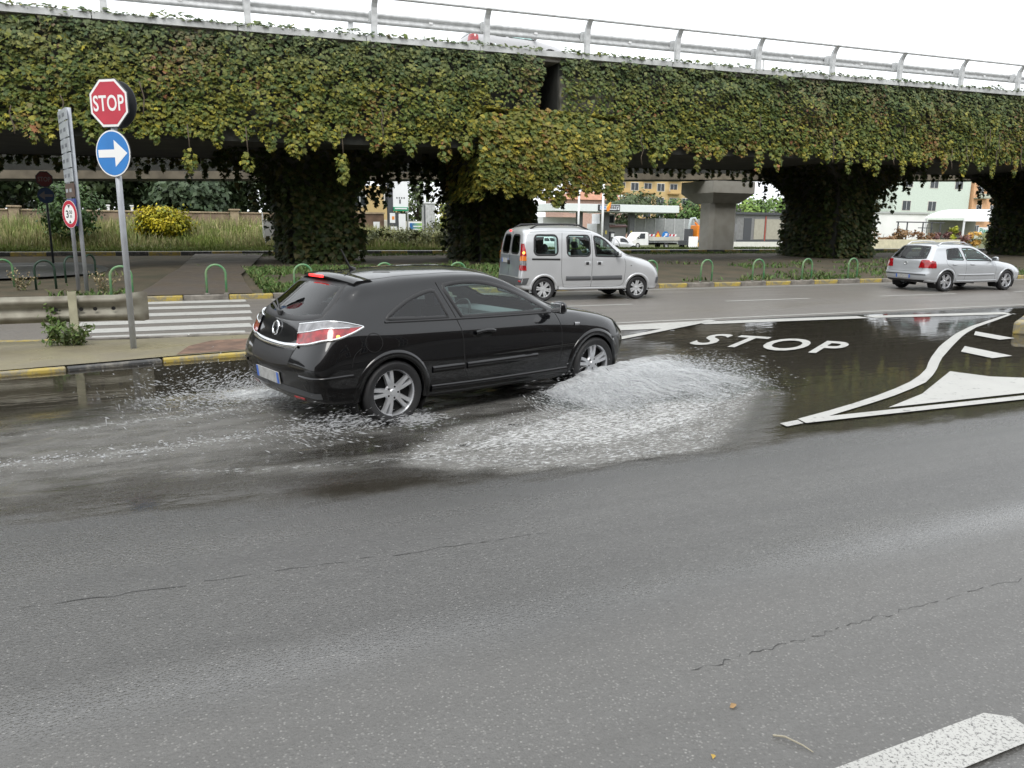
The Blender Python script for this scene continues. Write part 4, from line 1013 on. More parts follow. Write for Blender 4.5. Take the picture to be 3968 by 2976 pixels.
# ---- silver van
KANG = [
 L10((-.5, 0, .28), (-.60, 0, .32), (-.64, 0, .42), (-.64, 0, .58), (-.61, 0, .8), (-.60, 0, 1.0), (-.585, 0, 1.15), (-.53, 0, 1.52), (-.47, 0, 1.72), (-.3, 0, 1.80)),
 L10((-.5, 0, .28), (-.59, .45, .32), (-.63, .5, .42), (-.63, .52, .58), (-.605, .52, .8), (-.595, .52, 1.0), (-.58, .52, 1.15), (-.525, .49, 1.52), (-.46, .44, 1.715), (-.25, 0, 1.81)),
 L10((-.45, 0, .27), (-.54, .70, .31), (-.59, .765, .42), (-.60, .785, .58), (-.575, .785, .8), (-.565, .78, 1.0), (-.55, .77, 1.15), (-.495, .70, 1.52), (-.40, .58, 1.715), (-.1, 0, 1.825)),
 L10((-.4, 0, .26), (-.42, .73, .28), (-.43, .80, .4), (-.44, .825, .58), (-.43, .83, .8), (-.42, .825, 1.0), (-.41, .815, 1.14), (-.37, .735, 1.54), (-.27, .61, 1.74), (.05, 0, 1.838)),
 L10((0, 0, .26), (0, .74, .27), (0, .80, .37), (0, .828, .56), (0, .832, .8), (0, .828, 1.0), (0, .816, 1.13), (0, .738, 1.56), (.03, .61, 1.755), (.25, 0, 1.843)),
 L10((.6, 0, .26), (.6, .74, .26), (.6, .80, .36), (.6, .825, .55), (.6, .83, .78), (.6, .825, .98), (.6, .815, 1.12), (.6, .735, 1.57), (.6, .61, 1.755), (.65, 0, 1.843)),
 L10((1.15, 0, .26), (1.15, .74, .26), (1.15, .80, .36), (1.15, .825, .55), (1.15, .83, .78), (1.15, .825, .98), (1.15, .812, 1.12), (1.15, .732, 1.55), (1.12, .605, 1.745), (1.08, 0, 1.83)),
 L10((1.6, 0, .26), (1.6, .74, .26), (1.6, .80, .36), (1.6, .825, .55), (1.6, .83, .78), (1.6, .825, .98), (1.6, .81, 1.11), (1.55, .728, 1.48), (1.48, .60, 1.67), (1.42, 0, 1.77)),
 L10((2.0, 0, .26), (2.0, .74, .26), (2.0, .80, .36), (2.0, .825, .55), (2.0, .83, .78), (2.0, .822, .98), (2.0, .80, 1.10), (1.9, .73, 1.32), (1.78, .61, 1.51), (1.72, 0, 1.62)),
 L10((2.35, 0, .26), (2.35, .73, .26), (2.35, .80, .36), (2.35, .826, .55), (2.35, .83, .76), (2.35, .815, .96), (2.33, .78, 1.07), (2.24, .72, 1.13), (2.14, .59, 1.27), (2.1, 0, 1.37)),
 L10((2.62, 0, .26), (2.62, .73, .26), (2.62, .80, .36), (2.62, .826, .55), (2.62, .826, .75), (2.62, .80, .92), (2.60, .74, 1.02), (2.54, .63, 1.075), (2.48, .42, 1.11), (2.45, 0, 1.13)),
 L10((2.95, 0, .25), (2.94, .70, .25), (2.95, .78, .35), (2.95, .81, .55), (2.95, .805, .73), (2.94, .765, .88), (2.93, .68, .96), (2.92, .52, 1.0), (2.92, .3, 1.02), (2.92, 0, 1.03)),
 L10((3.15, 0, .25), (3.12, .66, .24), (3.17, .73, .34), (3.19, .755, .55), (3.18, .74, .70), (3.14, .69, .82), (3.12, .58, .89), (3.12, .43, .92), (3.12, .23, .935), (3.12, 0, .94)),
 L10((3.2, 0, .25), (3.26, .46, .25), (3.32, .52, .35), (3.345, .535, .53), (3.32, .52, .69), (3.27, .48, .79), (3.24, .39, .845), (3.23, .28, .87), (3.22, .14, .885), (3.22, 0, .89)),
 L10((3.22, 0, .25), (3.35, 0, .27), (3.40, 0, .36), (3.41, 0, .52), (3.38, 0, .66), (3.33, 0, .76), (3.30, 0, .81), (3.285, 0, .84), (3.27, 0, .855), (3.26, 0, .865))]
def rrect(x0, x1, z0, z1, r, sk0=0, sk1=0):
    """bottom and top outline of a rounded window; sk shifts the upper corners"""
    bot = [(x0, z0 + r), (x0 + r * .3, z0 + r * .3), (x0 + r, z0), ((x0 + x1) / 2, z0), (x1 - r, z0), (x1 - r * .3, z0 + r * .3), (x1, z0 + r)]
    top = [(x0 + sk0, z1 - r), (x0 + sk0 + r * .3, z1 - r * .3), (x0 + sk0 + r, z1), ((x0 + x1 + sk0 + sk1) / 2, z1), (x1 + sk1 - r, z1), (x1 + sk1 - r * .3, z1 - r * .3), (x1 + sk1, z1 - r)]
    return bot, top
def build_kangoo(name, label, loc, yaw, paint, rear_m, detail=True, group=None):
    c = Car(name, label, 'van', KANG, loc, yaw, group, nu=6, nv=5); c.paint = paint; r = c.root
    for sg in (-1, 1):
        b, t = rrect(-.26, .36, 1.13, 1.60, .09, .02, .0); c.window('side_window', b, t, G_GREEN, 'side', sg, .05)
        b, t = rrect(.62, 1.24, 1.10, 1.60, .08, .0, .0); c.window('door_window', b, t, G_GREEN, 'side', sg, .04)
        c.window('door_window', [(1.40, 1.10), (1.7, 1.09), (2.12, 1.085)], [(1.36, 1.58), (1.5, 1.565), (1.68, 1.48), (1.9, 1.28), (2.12, 1.095)], G_GREEN, 'side', sg, .045)
        c.strip('door_gap', [(.50, 1.66), (.47, 1.3), (.46, .7), (.52, .40), (.60, .34), (1.28, .34)], .011, M_TRIM, c.side(sg), .001, n=50)
        c.strip('door_gap', [(1.30, 1.64), (1.30, 1.1), (1.28, .34)], .011, M_TRIM, c.side(sg), .001, n=30)
        c.strip('door_gap', [(1.28, .34), (2.0, .345), (2.18, .42), (2.22, .62), (2.24, .9), (2.2, 1.04)], .010, M_TRIM, c.side(sg), .001, n=40)
        c.strip('roof_gap', [(-.35, 1.665), (.2, 1.70), (.8, 1.70), (1.3, 1.675)], .010, M_TRIMG, c.side(sg), .001, n=30)
        c.strip('rub_strip', [(.58, .555), (1.26, .555)], .115, M_TRIMG, c.side(sg), .016, n=16); c.strip('rub_strip', [(1.30, .555), (2.14, .56)], .115, M_TRIMG, c.side(sg), .016, n=20)
        c.strip('sliding_rail', [(-.33, 1.03), (.42, 1.02)], .05, M_TRIM, c.side(sg), .006, n=20)
        for hx in (1.17, 1.50):
            h = c.strip('door_handle', [(hx - .08, .915), (hx + .08, .915)], .11, paint, c.side(sg), .006, n=8); c.strip('handle_grip', [(hx - .05 * (1 if hx < 1.3 else 1), .92), (hx + .03, .92)], .085, M_TRIM, c.side(sg), .014, n=6, parent=h)
        c.strip('side_repeater', [(2.38, .86), (2.42, .86)], .03, M_CLEAR, c.side(sg), .006, n=4)
        near = c.near()
        # tall tail lamp on the rear corner
        x = -.565
        lam = None
        for (z0, z1, m) in ((1.10, 1.40, M_RED), (.99, 1.10, M_ORANGE), (.88, .99, M_CLEAR), (.76, .88, M_RED)):
            o = c.patch('tail_lamp' if lam is None else 'lamp_section', [(-.60, sg * .70, z0), (-.56, sg * .785, z0), (-.47, sg * .825, z0)], [(-.595 + (z1 - 1.1) * .15 * (z1 > 1.1), sg * (.70 - max(0, z1 - 1.1) * .12), z1), (-.545, sg * (.785 - max(0, z1 - 1.1) * .2), z1), (-.48 - max(0, z1 - 1.2) * .12, sg * (.82 - max(0, z1 - 1.1) * .2), z1)], m, near, .014, 9, 4, lam)
            lam = lam or o
        hh, nn = near((-.53, sg * .80, 1.18)); b = MB(); b.lathe([(0, .006), (.022, .003), (.03, 0)], 10, Matrix.Translation(hh + nn * .017) @ nn.to_track_quat('Z', 'Y').to_matrix().to_4x4()); b.build('lit_bulb', M_AMBERL, lam)
        c.patch('bumper_corner', [(-.62, sg * .42, .40), (-.60, sg * .74, .40), (-.46, sg * .82, .42)], [(-.63, sg * .42, .57), (-.60, sg * .775, .57), (-.40, sg * .83, .58)], M_TRIMG, near, .010, 10, 4)
        c.strip('bumper_reflector', [(-.60, sg * .70, .50), (-.57, sg * .775, .50)], .05, M_RED, near, .016, n=5)
        c.patch('front_bumper_trim', [(3.30, sg * .50, .40), (3.2, sg * .70, .40), (3.14, sg * .745, .42)], [(3.32, sg * .52, .56), (3.22, sg * .70, .56), (3.16, sg * .75, .55)], M_TRIMG, near, .012, 8, 3)
        c.patch('head_lamp', [(3.26, sg * .52, .70), (3.17, sg * .70, .70)], [(3.18, sg * .50, .84), (3.02, sg * .70, .87)], M_HEADL, near, .006, 8, 4)
        rl = MB().tube([c.top()((-.28, sg * .56))[0], Vector((-.10, sg * .56, 1.845)), Vector((.5, sg * .56, 1.865)), Vector((1.0, sg * .55, 1.85)), c.top()((1.28, sg * .55))[0]], .022, 7); rl.build('roof_rail', M_TRIM, r, True)
        # twin rear doors
        b, t = rrect(.06 * 1, .58, 1.15, 1.60, .10, .0, -.05)
        if sg < 0: b = [(-p[0], p[1]) for p in b][::-1]; t = [(-p[0], p[1]) for p in t][::-1]
        c.window('rear_door_window', b, t, G_DARK, 'end', -1, .04)
    e = c.end(-1)
    # grey rear doors skin
    c.patch('rear_doors', [(-.66, .60), (0, .60), (.66, .60)], [(-.68, 1.11), (0, 1.11), (.68, 1.11)], rear_m, e, .003, 20, 8)
    c.strip('rear_door_gap', [(.0, .62), (.0, 1.1), (0, 1.68)], .012, M_TRIM, e, .006, n=20)
    q, nn = e((.25, 1.0)); plate(c, (q.x - .015, .26, .965), 0, .46, .11)
    q, nn = e((-.02, .98)); MB().box((q.x - .02, .0, .93), (.05, .10, .10), bev=.015).build('rear_door_handle', M_TRIM, r)
    q, nn = e((.24, 1.70)); MB().box((q.x - .008, .22, 1.695), (.02, .09, .05), bev=.008).build('high_brake_lamp', M_REDL, r)
    c.patch('rear_bumper', [(-.5, .34), (0, .33), (.5, .34)], [(-.5, .58), (0, .585), (.5, .58)], M_TRIMG, e, .012, 16, 4)
    c.window('windscreen', [(-.60, 1.13), (0, 1.12), (.60, 1.13)], [(-.55, 1.66), (0, 1.72), (.55, 1.66)], G_GREEN, 'end', 1, .05)
    mirror(c, 2.0, .80, 1.16, paint)
    c.wheels(.295, .20, (0, 2.60), .725, M_HUBCAP, 6, .185, .345, paint, .07)
    c.finish(paint)
    for y in (-.36, .36): seat(r, 1.35, y, .68, .48, .55)
    seat(r, .5, 0, .66, 1.2, .5, False)
    for y in (-.38, 0, .38): MB().box((.2, y, 1.28), (.07, .22, .16), bev=.03).build('headrest', M_CLOTH, r)
    soften(MB().box((2.08, 0, .98), (.4, 1.3, .22), bev=.06).build('dashboard', M_TRIM, r)); steering(r, 1.85, .36, 1.06)
    MB().box((1.1, 0, .34), (2.8, 1.2, .06)).build('floor_pan', M_WELL, r)
    return c
build_kangoo('silver_van', 'silver van with grey rear doors and roof rails on the far carriageway', (8.32, 17.98, 0), -.047, M_SILV, mat('grey_van_rear', (.20, .22, .24), .35, metal=.3, coat=.6))

# ---- silver five-door hatchback
GOLF = [
 L10((-.6, 0, .26), (-.70, 0, .29), (-.77, 0, .38), (-.79, 0, .50), (-.755, 0, .62), (-.735, 0, .78), (-.70, 0, .95), (-.50, 0, 1.19), (-.32, 0, 1.37), (-.05, 0, 1.425)),
 L10((-.6, 0, .26), (-.69, .45, .29), (-.755, .5, .38), (-.775, .52, .50), (-.74, .52, .62), (-.72, .52, .78), (-.685, .51, .95), (-.485, .47, 1.185), (-.30, .43, 1.362), (0, 0, 1.43)),
 L10((-.5, 0, .25), (-.60, .69, .28), (-.66, .76, .37), (-.68, .79, .50), (-.65, .79, .62), (-.63, .785, .79), (-.59, .75, .94), (-.40, .655, 1.175), (-.22, .55, 1.345), (.1, 0, 1.437)),
 L10((-.35, 0, .24), (-.40, .72, .26), (-.42, .82, .35), (-.42, .852, .50), (-.42, .86, .64), (-.40, .848, .80), (-.36, .80, .935), (-.20, .685, 1.18), (-.08, .57, 1.35), (.25, 0, 1.442)),
 L10((0, 0, .24), (0, .73, .25), (0, .83, .33), (0, .862, .50), (0, .868, .65), (0, .855, .80), (.02, .81, .925), (.1, .685, 1.20), (.16, .57, 1.365), (.45, 0, 1.445)),
 L10((.5, 0, .24), (.5, .73, .25), (.5, .83, .32), (.5, .86, .49), (.5, .866, .64), (.5, .855, .79), (.5, .81, .915), (.5, .675, 1.23), (.5, .565, 1.37), (.65, 0, 1.443)),
 L10((.95, 0, .24), (.95, .73, .25), (.95, .83, .32), (.95, .86, .49), (.95, .866, .63), (.95, .855, .78), (.95, .81, .905), (.95, .67, 1.24), (.95, .56, 1.365), (.98, 0, 1.432)),
 L10((1.35, 0, .24), (1.35, .73, .25), (1.35, .83, .32), (1.35, .86, .49), (1.35, .866, .62), (1.35, .852, .77), (1.35, .805, .895), (1.3, .67, 1.21), (1.26, .555, 1.325), (1.22, 0, 1.395)),
 L10((1.75, 0, .24), (1.75, .73, .25), (1.75, .83, .32), (1.75, .86, .49), (1.75, .866, .62), (1.75, .85, .765), (1.75, .80, .885), (1.68, .70, 1.06), (1.58, .57, 1.19), (1.52, 0, 1.275)),
 L10((2.1, 0, .24), (2.1, .73, .25), (2.1, .83, .32), (2.1, .86, .49), (2.1, .866, .61), (2.1, .84, .755), (2.09, .785, .87), (2.02, .71, .93), (1.95, .55, 1.01), (1.9, 0, 1.09)),
 L10((2.45, 0, .24), (2.45, .72, .25), (2.45, .82, .33), (2.45, .858, .50), (2.45, .86, .61), (2.44, .825, .74), (2.42, .76, .835), (2.38, .64, .885), (2.34, .42, .915), (2.32, 0, .93)),
 L10((2.8, 0, .24), (2.8, .70, .25), (2.82, .80, .33), (2.83, .84, .50), (2.83, .84, .60), (2.81, .80, .70), (2.79, .72, .79), (2.78, .56, .83), (2.77, .33, .85), (2.77, 0, .86)),
 L10((3.0, 0, .24), (3.02, .62, .24), (3.08, .72, .32), (3.11, .76, .48), (3.10, .76, .58), (3.06, .72, .67), (3.04, .63, .73), (3.03, .47, .765), (3.03, .26, .785), (3.03, 0, .79)),
 L10((3.1, 0, .24), (3.20, .42, .24), (3.27, .52, .32), (3.30, .55, .47), (3.29, .55, .565), (3.25, .51, .64), (3.22, .43, .68), (3.21, .32, .705), (3.20, .17, .72), (3.20, 0, .725)),
 L10((3.1, 0, .24), (3.25, 0, .25), (3.33, 0, .33), (3.37, 0, .47), (3.36, 0, .56), (3.33, 0, .62), (3.31, 0, .655), (3.295, 0, .675), (3.285, 0, .69), (3.28, 0, .70))]
def build_golf(name, label, loc, yaw, paint, glass=None, simple=False, group=None, lit=False, rails=True, scale=None):
    c = Car(name, label, 'car', GOLF, loc, yaw, group, nu=4 if simple else 6, nv=3 if simple else 5); c.paint = paint; r = c.root; g = glass or G_GREEN; near = c.near()
    for sg in (-1, 1):
        c.window('door_window', [(.02, .96), (.3, .945), (.68, .935)], [(.08, 1.24), (.3, 1.265), (.56, 1.275)], g, 'side', sg, .035)
        c.window('door_window', [(.80, .93), (1.3, .92), (1.86, .905)], [(.70, 1.275), (.95, 1.28), (1.2, 1.245), (1.5, 1.12), (1.86, .915)], g, 'side', sg, .035)
        lam = c.patch('tail_lamp', [(-.70, sg * .48, .70), (-.62, sg * .785, .70), (-.44, sg * .855, .70)], [(-.66, sg * .52, .92), (-.58, sg * .765, .92), (-.45, sg * .825, .90)], M_RED, near, .010, 12, 5)
        c.patch('head_lamp', [(3.24, sg * .52, .55), (3.10, sg * .745, .55)], [(3.18, sg * .48, .70), (2.92, sg * .74, .72)], M_HEADL, near, .006, 8, 4)
        if simple: continue
        c.strip('door_gap', [(.70, 1.30), (.76, .92), (.74, .4), (.70, .30)], .010, M_TRIMG, c.side(sg), .001, n=30)
        c.strip('door_gap', [(1.95, .90), (2.0, .7), (1.98, .42), (1.9, .32), (.7, .30), (.42, .34), (.33, .55), (.20, .70), (.0, .80), (-.02, .95)], .010, M_TRIMG, c.side(sg), .001, n=60)
        c.strip('side_moulding', [(.45, .50), (1.2, .495), (1.95, .50)], .05, paint, c.side(sg), .014, n=30)
        c.strip('sill_cover', [(.42, .315), (1.2, .31), (2.1, .315)], .05, paint, c.side(sg), .012, n=20)
        for hx in (.28, 1.0): c.strip('door_handle', [(hx - .07, .80), (hx + .08, .805)], .036, paint, c.side(sg), .024, n=8)
        if rails:
            rl = MB().tube([c.top()((-.18, sg * .55))[0], Vector((0, sg * .56, 1.445)), Vector((.45, sg * .56, 1.47)), Vector((.9, sg * .55, 1.455)), c.top()((1.15, sg * .54))[0]], .018, 7); rl.build('roof_rail', M_ALLOY, r, True)
    e = c.end(-1)
    c.window('rear_window', [(-.62, .985), (0, .965), (.62, .985)], [(-.50, 1.315), (0, 1.335), (.50, 1.315)], g if simple else G_REAR, 'end', -1, .045)
    c.window('windscreen', [(-.62, .945), (0, .94), (.62, .945)], [(-.52, 1.30), (0, 1.36), (.52, 1.30)], g, 'end', 1, .05)
    c.strip('bumper_strip', [(-.74, .505), (0, .51), (.74, .505)], .04, M_TRIMG if not simple else paint, e, .014, n=20)
    c.strip('tailgate_gap', [(-.70, .93), (-.60, .66), (-.56, .60), (0, .59), (.56, .60), (.60, .66), (.70, .93)], .010, M_TRIMG, e, .001, n=40)
    c.patch('bumper_valance', [(-.62, .28), (0, .275), (.62, .28)], [(-.70, .35), (0, .345), (.70, .35)], M_TRIM, e, .006, 14, 3)
    if not simple:
        q, nn = e((0, .82)); Mq = Matrix.Translation(q + nn * .008) @ nn.to_track_quat('Z', 'Y').to_matrix().to_4x4()
        eb = MB().tube([Mq @ Vector((.05 * math.cos(t), .05 * math.sin(t), 0)) for t in np.linspace(0, 2 * math.pi, 20, endpoint=False)], .007, 6, True)
        eb.tube([Mq @ Vector((-.03, .03, 0)), Mq @ Vector((-.012, -.035, 0)), Mq @ Vector((0, 0, 0)), Mq @ Vector((.012, -.035, 0)), Mq @ Vector((.03, .03, 0))], .005, 5); eb.build('emblem', M_CHROME, r)
        wi = MB().tube([e((.0, .97))[0] + Vector((-.02, 0, 0)), e((.3, 1.02))[0] + Vector((-.02, 0, .01))], .01, 5); wi.build('rear_wiper', M_TRIM, r)
        seat(r, .42, 0, .48, 1.2, .45, False)
        for y in (-.36, .36): seat(r, 1.1, y, .46)
        soften(MB().box((1.75, 0, .82), (.36, 1.3, .2), bev=.06).build('dashboard', M_TRIM, r)); steering(r, 1.5, .36, .86)
    q, nn = e((0, .53)); plate(c, (q.x - .018, 0, .44), -.08)
    mirror(c, 1.84, .83, .97, paint)
    c.wheels(.31, .215, (0, 2.511), .765, M_ALLOY, 5, .195, .355, paint, .05)
    c.finish(paint, not simple)
    MB().box((1.0, 0, .3), (2.6, 1.2, .06)).build('floor_pan', M_WELL, r)
    return c
build_golf('silver_hatchback', 'silver five-door hatchback with roof rails at the right end of the far carriageway', (21.3, 17.15, 0), -.056, M_SILV2)
build_golf('grey_car', 'grey car, paint paled for glare, half hidden by the barrier on top of the viaduct', (11.35, 29.4, zt(11.5) + .15), .0, mat('glare_paled_car_paint', (.42, .42, .43), .4, coat=.5), None, True)  # paint lightened to stand in for the glare washing over the car
# ------------------------------------------------------------------ street furniture
M_GREENP = mat('green_bollard_paint', (.045, .21, .085), .4, col2=(.16, .24, .12), vscale=7, detail=7)
M_GREEND = mat('dark_green_paint', (.02, .05, .03), .5, var=.4)
M_POSTG = mat('grey_sign_post', (.42, .44, .47), .5, metal=.3, var=.2, vscale=4)
M_SBACK = mat('sign_back', (.055, .06, .065), .5, metal=.3)
M_SRED = mat('sign_red', (.50, .025, .05), .35, var=.18, vscale=3)
M_SWHITE = mat('sign_white', (.78, .78, .77), .35)
M_SBLUE = mat('sign_blue', (.015, .19, .55), .35, var=.15, vscale=3)
M_SBLACK = mat('sign_black', (.015, .015, .016), .4)
M_SGREY = mat('sign_panel_grey', (.42, .45, .47), .45, var=.25, vscale=2)
M_SBROWN = mat('sign_panel_brown', (.11, .075, .06), .5)
M_SNAVY = mat('sign_panel_blue', (.05, .07, .25), .45)
B_X = [.91 + 2.05 * k for k in range(-1, 11)]
B_LAB = ['green hoop bollard right behind the stop sign post', 'green hoop bollard at the right side of the footpath', 'green hoop bollard seen just above the black car\'s rear spoiler', 'green hoop bollard peeking over the black car roof near the left pier', 'green hoop bollard peeking over the front of the black car roof', 'green hoop bollard hidden behind the tail of the silver van', 'green hoop bollard behind the middle of the silver van', 'green hoop bollard just ahead of the silver van bonnet', 'second green hoop bollard ahead of the silver van', 'third green hoop bollard ahead of the silver van', 'green hoop bollard in front of the wide right pier', 'green hoop bollard nearest the silver hatchback']
proto = None
def hoop(m, h=.70, w=.44, r=.028):
    pts = [(-w / 2, 0, -.05), (-w / 2, 0, h - w / 2)] + [(-w / 2 * math.cos(t), 0, h - w / 2 + w / 2 * math.sin(t)) for t in np.linspace(.15, math.pi - .15, 12)] + [(w / 2, 0, h - w / 2), (w / 2, 0, -.05)]
    return MB().tube(pts, r, 10)
for k, x in enumerate(B_X):
    if k in (5, 6): continue                       # wholly hidden by the van
    r = empty('hoop_bollard', (x, 19.98, .12 + random.uniform(-.01, .01)), random.uniform(-.05, .05), B_LAB[k], 'bollard', 'green hoop bollards along the kerb')
    r.rotation_euler = (random.uniform(-.03, .03), random.uniform(-.03, .03), random.uniform(-.08, .08))
    if proto is None: o = hoop(M_GREENP).build('hoop', M_GREENP, r, True); f1 = MB().lathe([(.06, 0), (.055, .02), (.03, .035)], 10).build('foot', M_KCON, r, loc=(-.22, 0, 0)); proto = (o.data, f1.data)
    else: link('hoop', proto[0], None, r); link('foot', proto[1], None, r, loc=(-.22, 0, 0))
    link('foot', proto[1], None, r, loc=(.22, 0, 0))
for (x, y, z, lab, m, rz) in ((-2.98, 22.6, .14, 'dark hoop bollard left of the direction sign posts', M_GREEND, .3), (-4.0, 23.4, .13, 'green hoop bollard cut by the left edge of the picture', M_GREENP, .5), (-2.6, 24.6, .15, 'dark hoop bollard behind the direction sign posts', M_GREEND, .9), (-2.2, 25.3, .17, 'rearmost dark hoop bollard under the viaduct edge', M_GREEND, 1.0)):
    r = empty('hoop_bollard', (x, y, z), rz, lab, 'bollard', 'green hoop bollards along the kerb'); link('hoop', hoop(m).build('hoop', m, r, True).data, None, r) if False else hoop(m).build('hoop', m, r, True)

def face_matrix(ang):
    """sign frame: local x = sign's right, y = up, z = out of the face; ang = heading of the face normal"""
    n = Vector((math.cos(ang), math.sin(ang), 0)); up = Vector((0, 0, 1)); x = up.cross(n)
    return Matrix(((x.x, up.x, n.x, 0), (x.y, up.y, n.y, 0), (x.z, up.z, n.z, 0), (0, 0, 0, 1)))
def ngon(r, n, rot=0., sx=1.): return [(r * math.cos(2 * math.pi * (k + rot) / n) * sx, r * math.sin(2 * math.pi * (k + rot) / n)) for k in range(n)]
def disc_sign(parent, name, M, poly, mats, back=M_SBACK):
    """layered flat sign: backing plate then thin proud layers [(poly, material, name)]"""
    o = MB().prism(poly, -.012, 0, M).build(name, back, parent)
    z = .0005
    for (pl, m, nm) in mats:
        MB().prism(pl, z, z + .002, M).build(nm, m, o); z += .0025
    return o, z
def sign_text(txt, M, h, w, cx, cy, z, m, parent, name='lettering', spacing=1.):
    v, f = text_mesh(txt, True, 1., spacing); xs = [p[0] for p in v]; ys = [p[1] for p in v]; x0, x1, y0, y1 = min(xs), max(xs), min(ys), max(ys)
    V = [M @ Vector((cx + ((p[0] - x0) / (x1 - x0) - .5) * w, cy + ((p[1] - y0) / (y1 - y0) - .5) * h, z)) for p in v]
    return pydata(name, V, f, m, parent)
def arrow_poly(s, flip=1):
    return [(flip * x * s, y * s) for x, y in ((-.42, -.085), (.06, -.085), (.06, -.29), (.43, 0), (.06, .29), (.06, .085), (-.42, .085))]
SG = empty('stop_sign', (-.605, 12.14, .07), 0, 'red octagonal stop sign with a blue arrow disc below it on the traffic island', 'sign')
MB().tube([(0, 0, -.05), (0, 0, 3.5)], .042, 12).build('post', M_POSTG, SG, True)
ANG = math.radians(-129.7)
off = Vector((math.cos(ANG), math.sin(ANG), 0)) * .055
Ms = Matrix.Translation(Vector((0, 0, 3.31)) + off) @ face_matrix(ANG)
o, z = disc_sign(SG, 'stop_plate', Ms, ngon(.335, 8, .5), [(ngon(.325, 8, .5), M_SWHITE, 'white_border'), (ngon(.292, 8, .5), M_SRED, 'red_field')])
sign_text('STOP', Ms, .205, .50, 0, 0, z + .001, M_SWHITE, o, 'stop_lettering', 1.05)
ANG2 = math.radians(-134); off2 = Vector((math.cos(ANG2), math.sin(ANG2), 0)) * .055
Ma = Matrix.Translation(Vector((0, 0, 2.665)) + off2) @ face_matrix(ANG2)
o, z = disc_sign(SG, 'arrow_plate', Ma, ngon(.305, 40), [(ngon(.302, 40), M_SWHITE, 'white_border'), (ngon(.284, 40), M_SBLUE, 'blue_field')])
MB().prism(arrow_poly(.60), z, z + .002, Ma).build('white_arrow', M_SWHITE, o)
Mb = Matrix.Translation(Vector((0, 0, 3.31)) - off * 1.9) @ face_matrix(ANG + math.pi)
o, z = disc_sign(SG, 'rear_facing_plate', Mb, ngon(.31, 40), [(ngon(.3, 40), M_SWHITE, 'white_border')], mat('sign_back_dark', (.03, .032, .036), .5))
for zz in (3.2, 3.42, 2.6, 2.75): MB().lathe([(.05, -.015), (.052, 0), (.05, .015)], 12, Matrix.Translation((0, 0, zz))).build('clamp', M_POSTG, SG)

# stack of direction panels on two posts, with a height limit disc
DS = empty('direction_sign', (-2.06, 21.36, .13), 0, 'tall stack of grey direction panels on two posts seen nearly edge-on', 'sign')
p1, p2 = Vector((-.13, .46, 0)), Vector((.13, -.45, 0))
for p in (p1, p2): MB().tube([p + Vector((0, 0, -.05)), p + Vector((0, 0, 4.2 if p is p2 else 4.25))], .045, 10).build('post', M_POSTG, DS, True)
DA = math.radians(194); Md = face_matrix(DA); dn = Vector((math.cos(DA), math.sin(DA), 0))
zb = [4.20, 3.92, 3.55, 3.23, 2.88, 2.56, 2.21, 1.56]; mm = [M_SGREY] * 5 + [M_SBROWN, M_SNAVY]
for k in range(7):
    h = zb[k] - zb[k + 1] - .03; zc = (zb[k] + zb[k + 1]) / 2; M = Matrix.Translation(dn * .07 + Vector((0, 0, zc))) @ Md
    o = MB().prism([(-.5, -h / 2), (.62, -h / 2), (.62, h / 2), (-.5, h / 2)], -.02, .01, M).build('panel', mm[k], DS)
    mk = MB(); rr = random.Random(k)
    for q in range(2): x = -.4 + q * .5; mk.prism([(x, -.04), (x + rr.uniform(.2, .32), -.04), (x + .3, .04), (x, .04)], .011, .013, M)
    mk.build('panel_legend', mat('faded_legend', (.16, .17, .19), .5) if k < 5 else M_SGREY, o)
HA = math.radians(-146); Mh = Matrix.Translation(p2 + Vector((math.cos(HA), math.sin(HA), 0)) * .1 + Vector((-.1, -.05, 1.84))) @ face_matrix(HA)
o, z = disc_sign(DS, 'height_limit_disc', Mh, ngon(.32, 40), [(ngon(.315, 40), M_SWHITE, 'white_rim'), (ngon(.305, 40), M_SRED, 'red_ring'), (ngon(.22, 40), M_SWHITE, 'white_field')])
sign_text('3', Mh, .17, .11, -.09, 0, z + .001, M_SBLACK, o); sign_text('50', Mh, .08, .12, .06, .045, z + .001, M_SBLACK, o); sign_text('m', Mh, .055, .08, .06, -.055, z + .001, M_SBLACK, o)
for s in (1, -1): MB().prism([(-.055, s * .205), (.055, s * .205), (0, s * .13)], z, z + .002, Mh).build('limit_triangle', M_SBLACK, o)

# second stop sign in the shade under the viaduct
S2 = empty('shaded_stop_sign', (-4.2, 34.3, .18), 0, 'stop sign above a left arrow disc, in deep shade under the viaduct at left', 'sign')
MB().tube([(0, 0, -.05), (0, 0, 3.4)], .04, 10).build('post', M_SBACK, S2, True)
A3 = math.radians(-97); M3 = Matrix.Translation((0, -.06, 3.12)) @ face_matrix(A3)
o, z = disc_sign(S2, 'stop_plate', M3, ngon(.31, 8, .5), [(ngon(.27, 8, .5), mat('shade_dark_red', (.16, .03, .03), .5), 'red_field')]); sign_text('STOP', M3, .17, .42, 0, 0, z + .001, mat('shade_dark_white', (.22, .2, .2), .5), o, 'stop_lettering')  # plate and lettering colours darkened to carry the shade under the deck
M4 = Matrix.Translation((0, -.06, 2.53)) @ face_matrix(A3)
o, z = disc_sign(S2, 'arrow_plate', M4, ngon(.29, 32), [(ngon(.28, 32), mat('shade_dark_blue', (.03, .07, .16), .5), 'blue_field')]); MB().prism(arrow_poly(.55, -1), z, z + .002, M4).build('white_arrow', mat('shade_dark_white', (.22, .2, .2)), o)

